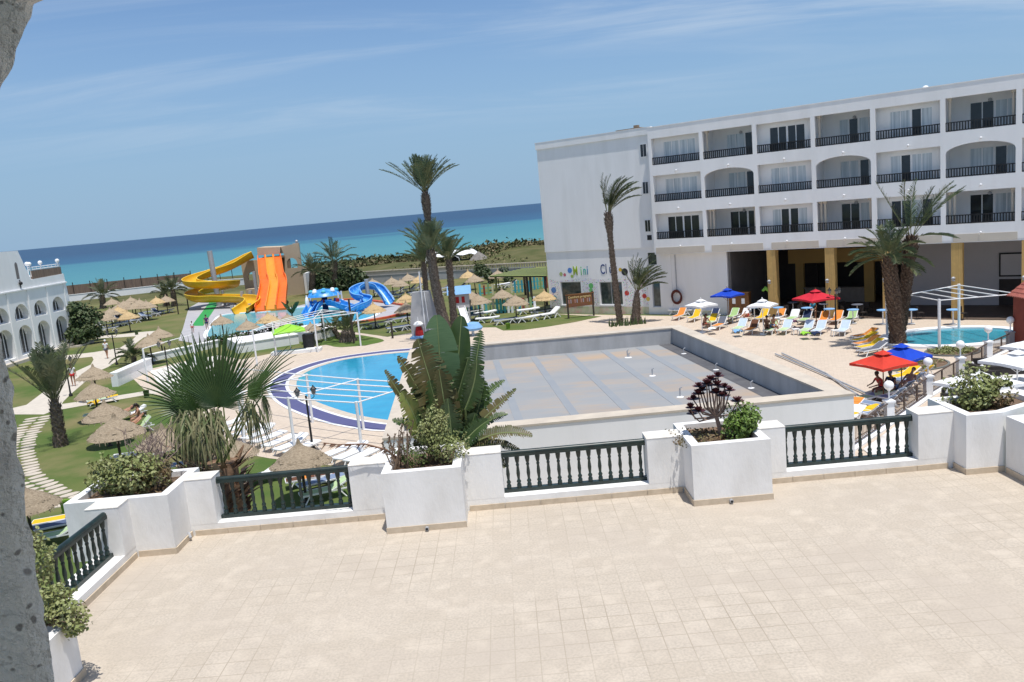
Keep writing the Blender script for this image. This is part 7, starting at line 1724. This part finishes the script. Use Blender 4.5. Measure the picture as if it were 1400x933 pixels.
def person(label, loc, rz, J, skin='skin', top=None, bottom=None, hair='hair', hat=None, long_hair=False, sc=1.0, tilt=None, arms=True):
    """J : dict of joints (metres, facing +Y)."""
    t = thing('person', label, 'person', loc, rz); t.scale = (sc,sc,sc)
    V = []; E = []; Rr = []; ix = {}
    def add(k, p, r, frm=None):
        ix[k] = len(V); V.append(Vector(p)); Rr.append(r)
        if frm is not None: E.append((ix[frm], ix[k]))
    j = {k: Vector(v) for k, v in J.items()}
    add('pel', j['pel'], (.15,.11)); add('belly', j['pel'].lerp(j['chest'],.5), (.135,.105), 'pel'); add('chest', j['chest'], (.155,.11), 'belly')
    add('neckb', j['neck'].lerp(j['chest'],.12), .075, 'chest'); add('neck', j['neck'].lerp(j['head'],.30), .055, 'neckb')
    hd = (j['head']-j['neck']).normalized(); add('jaw', j['head']-hd*.045+j['face']*.02, (.07,.08), 'neck'); add('skull', j['head']+hd*.055, (.082,.092), 'jaw'); add('crown', j['head']+hd*.10, .06, 'skull')
    add('nose', j['head']+j['face']*.115-hd*.01, .014, 'skull') if False else None
    for s in 'lr':
        add('sh'+s, j['sh'+s], .062, 'chest'); add('ua'+s, j['sh'+s].lerp(j['el'+s],.5), .048, 'sh'+s); add('el'+s, j['el'+s], .038, 'ua'+s); add('fa'+s, j['el'+s].lerp(j['wr'+s],.4), .037, 'el'+s); add('wr'+s, j['wr'+s], .025, 'fa'+s)
        d = (j['wr'+s]-j['el'+s]).normalized(); sd_ = d.cross(j['face']); sd_ = sd_.normalized() if sd_.length > .1 else Vector((1,0,0)); up = sd_.cross(d)
        add('pm'+s, j['wr'+s]+d*.06, (.034,.02), 'wr'+s)
        for k in range(4):
            b0 = j['wr'+s]+d*.10+sd_*(k-1.5)*.018; L_ = (.066,.078,.072,.056)[k]
            add('f%d%s' % (k,s), b0, .0085, 'pm'+s); add('g%d%s' % (k,s), b0+d*L_*.55-up*.01, .008, 'f%d%s' % (k,s)); add('h%d%s' % (k,s), b0+d*L_-up*.03, .0065, 'g%d%s' % (k,s))
        add('t0'+s, j['wr'+s]+d*.045-sd_*.04, .010, 'pm'+s); add('t1'+s, j['wr'+s]+d*.085-sd_*.055, .008, 't0'+s)
        add('hp'+s, j['hp'+s], .098, 'pel'); add('th'+s, j['hp'+s].lerp(j['kn'+s],.45), .082, 'hp'+s); add('kn'+s, j['kn'+s], .056, 'th'+s); add('ca'+s, j['kn'+s].lerp(j['an'+s],.35), .057, 'kn'+s); add('an'+s, j['an'+s], .036, 'ca'+s); add('to'+s, j['to'+s], (.042,.026), 'an'+s)
    body = skinmesh('body', V, E, Rr, M[skin], t)
    def cloth(name, chain, m, grow=.018):
        vs = []; es = []; rs = []; map_ = {}
        for a, e in chain:
            for k in (a, e):
                if k not in map_:
                    map_[k] = len(vs); vs.append(k if isinstance(k, Vector) else V[ix[k]]); r = Rr[ix[k]]; rs.append(tuple(q+grow for q in r) if isinstance(r, tuple) else r+grow)
            es.append((map_[a], map_[e]))
        return skinmesh(name, vs, es, rs, m, t)
    if top: cloth('shirt' if top[1] == 'shirt' else 'swim_top', [('belly','pel'),('belly','chest'),('chest','neckb')]+([('chest','shl'),('shl','ual'),('chest','shr'),('shr','uar')] if top[1] == 'shirt' else []) if top[1] == 'shirt' else [('belly','chest')], C(top[0]) if isinstance(top[0], str) else top[0], .016 if top[1] == 'shirt' else .008)
    if bottom: cloth('shorts' if bottom[1] == 'shorts' else 'swim_bottom', [('pel','hpl'),('pel','hpr')]+([('hpl','thl'),('hpr','thr')] if bottom[1] == 'shorts' else []), C(bottom[0]), .018 if bottom[1] == 'shorts' else .008)
    hm = M['hair']; b = MB(); c = j['head']+hd*.055-j['face']*.018
    b.ball((0,0,0), .112, 14, sc=(.88,1.0,.92)); X = Matrix.Translation(c+hd*.025)
    b.xf(X)
    if long_hair: b.tube([c-j['face']*.06, c-j['face']*.10-hd*.12, c-j['face']*.09-hd*.24], [.07,.065,.03], 8)
    if long_hair == 'bun': pass
    if hair: b.build('hair', hm if hat is None else C(hat), t, smooth=True)
    fc = MB(); f = j['face'].normalized(); sx_ = f.cross(hd).normalized()
    for s_ in (-1,1): fc.ball(j['head']+hd*.03+f*.085+sx_*s_*.033, .012, 8)
    fc.build('eyes', M['hair'], t, smooth=True)
    fn = MB(); p = j['head']+f*.088; fn.add([p+hd*.03, p+sx_*.016-hd*.012, p-sx_*.016-hd*.012, p+f*.026-hd*.008], [(0,1,3),(0,3,2),(1,2,3)]); fn.build('nose', M[skin], t)
    return t
def stand(step=0.0, arm=.06, bend=0):
    return dict(pel=(0,0,.95), chest=(0,.01+bend*.3,1.25), neck=(0,.0+bend*.4,1.47), head=(0,.03+bend*.5,1.62), face=(0,1,0), shl=(-.19,bend*.35,1.41), shr=(.19,bend*.35,1.41), ell=(-.25,-arm+bend*.3,1.13), elr=(.25,arm-.05+bend*.3,1.13), wrl=(-.26,-arm*.2+.05,.88), wrr=(.26,arm+.12,.90),
        hpl=(-.09,0,.90), hpr=(.09,0,.90), knl=(-.10,step*.5+.03,.50), knr=(.10,-step*.3+.02,.50), anl=(-.10,step,.075), anr=(.10,-step,.09), tol=(-.11,step+.15,.03), tor=(.11,-step+.14,.03))
def sit(lean=.15, h=.42, arm=.35):
    return dict(pel=(0,0,h+.12), chest=(0,lean*.6,h+.42), neck=(0,lean,h+.64), head=(0,lean+.05,h+.79), face=(0,1,-.15), shl=(-.19,lean*.95,h+.58), shr=(.19,lean*.95,h+.58), ell=(-.24,lean+.12,h+.34), elr=(.24,lean+.12,h+.34), wrl=(-.14,lean+arm,h+.26), wrr=(.14,lean+arm,h+.28),
        hpl=(-.09,.04,h+.10), hpr=(.09,.04,h+.10), knl=(-.13,.46,h+.08), knr=(.13,.46,h+.06), anl=(-.13,.50,.08), anr=(.13,.52,.08), tol=(-.14,.66,.03), tor=(.14,.67,.03))
def lie(h=.47, up=.25, knee=.18):
    return dict(pel=(0,0,h+.09), chest=(0,-.32,h+.12+up*.5), neck=(0,-.52,h+.16+up), head=(0,-.67,h+.19+up*1.2), face=(0,.4,.9), shl=(-.19,-.47,h+.11+up*.85), shr=(.19,-.47,h+.11+up*.85), ell=(-.29,-.22,h+.10+up*.3), elr=(.29,-.22,h+.10+up*.3), wrl=(-.26,.04,h+.09), wrr=(.26,.04,h+.09),
        hpl=(-.09,.05,h+.09), hpr=(.09,.05,h+.09), knl=(-.11,.46,h+.09+knee), knr=(.11,.47,h+.09+knee*.6), anl=(-.11,.88,h+.06), anr=(.11,.90,h+.06), tol=(-.12,.94,h+.18), tor=(.12,.96,h+.18))
def heading(dx, dy): return atan2(dy, dx)-pi/2
g_ = lambda a, c, z=.02: (lambda p: Vector((p.x, p.y, z)))(G(a, c))
person('man in white shirt and white cap walking away up the garden path', g_(147,490.5), heading(.15,1), stand(.16), top=('white','shirt'), bottom=('grey','shorts'), hat='white')
person('dark haired man in white T-shirt and red shorts standing on the garden path', g_(101.5,528), heading(.3,-1), stand(.04), top=('white','shirt'), bottom=('dkred','shorts'))
person('woman in a purple swimsuit lying on a lounger on the front lawn', g_(168,575,.0), heading(.75,.65)+pi, lie(.40,.12), top=('purple','swim'), bottom=('purple','swim'), long_hair=True)
person('woman in a grey bikini sitting upright on the side of a lounger', g_(193,582,.02), heading(-.8,-.5), sit(.05,.40), top=('grey','swim'), bottom=('grey','swim'), long_hair=True)
person('sunbather lying flat on the green and yellow lounger', g_(183,592,.02), heading(-.8,-.6), lie(.42,.28), bottom=('brown','swim'))
person('woman in a red bikini sitting on the deck left of the lounger rows', g_(963,449), heading(.55,-.8), sit(.18,.22), skin='skin_dk', top=('redor','swim'), bottom=('redor','swim'), long_hair=True)
person('guest lying back on a white lounger under the white parasol', g_(1021,440), heading(-.62,-.785), lie(.42,.35), top=('white','shirt'), bottom=('dkred','shorts'))
person('dark haired guest sitting hunched on the pale green lounger beside a companion', g_(1049,456), heading(-.3,-.95), sit(.25,.40), skin='skin_dk', bottom=('brown','shorts'))
person('guest with a blue towel round the legs sitting next to a companion', g_(1057,455), heading(.2,-.97), sit(.15,.40), top=('purple','swim'), bottom=('skyblue','shorts'), long_hair=True)
person('guest in a white cap seated at a bar table under the crimson parasol', g_(1094,432,.05), heading(.7,-.5), sit(.15,.45), skin='skin_dk', bottom=('brown','shorts'), hat='white')
person('guest in a turquoise top seated at a bar table under the crimson parasol', g_(1112,434,.05), heading(-.3,-.9), sit(.08,.45), top=('teal','shirt'), bottom=('white','shorts'))
person('man in a red sleeveless top leaning forward below the orange red parasol', g_(1208,545), heading(-.95,-.15), sit(.28,.42,.4), skin='skin_dk', top=('dkred','shirt'), bottom=('navy','shorts'))
person('man in a dark navy shirt sitting bent over beside the man in red', g_(1222,543), heading(-.7,-.6), sit(.30,.42,.3), skin='skin_dk', top=('navy','shirt'), bottom=('bluegrey','shorts'), hat='grey')
person('dark haired guest lying on a blue grey lounger by the fence', g_(1241,538), heading(-.75,-.66), lie(.42,.35), top=('navy','swim'), bottom=('dkred','shorts'))
person('visitor in a dark top standing beside the splash pool, seen over the fan palm', g_(284,452), heading(.2,-1), stand(.05), top=('purple','shirt'), bottom=('navy','shorts'))
person('child in pale clothes standing at the splash pool edge behind the fan palm', g_(264,455), heading(.4,-1), stand(.04), top=('white','shirt'), bottom=('dkred','shorts'), sc=.72)
# slider in the yellow chute, towels
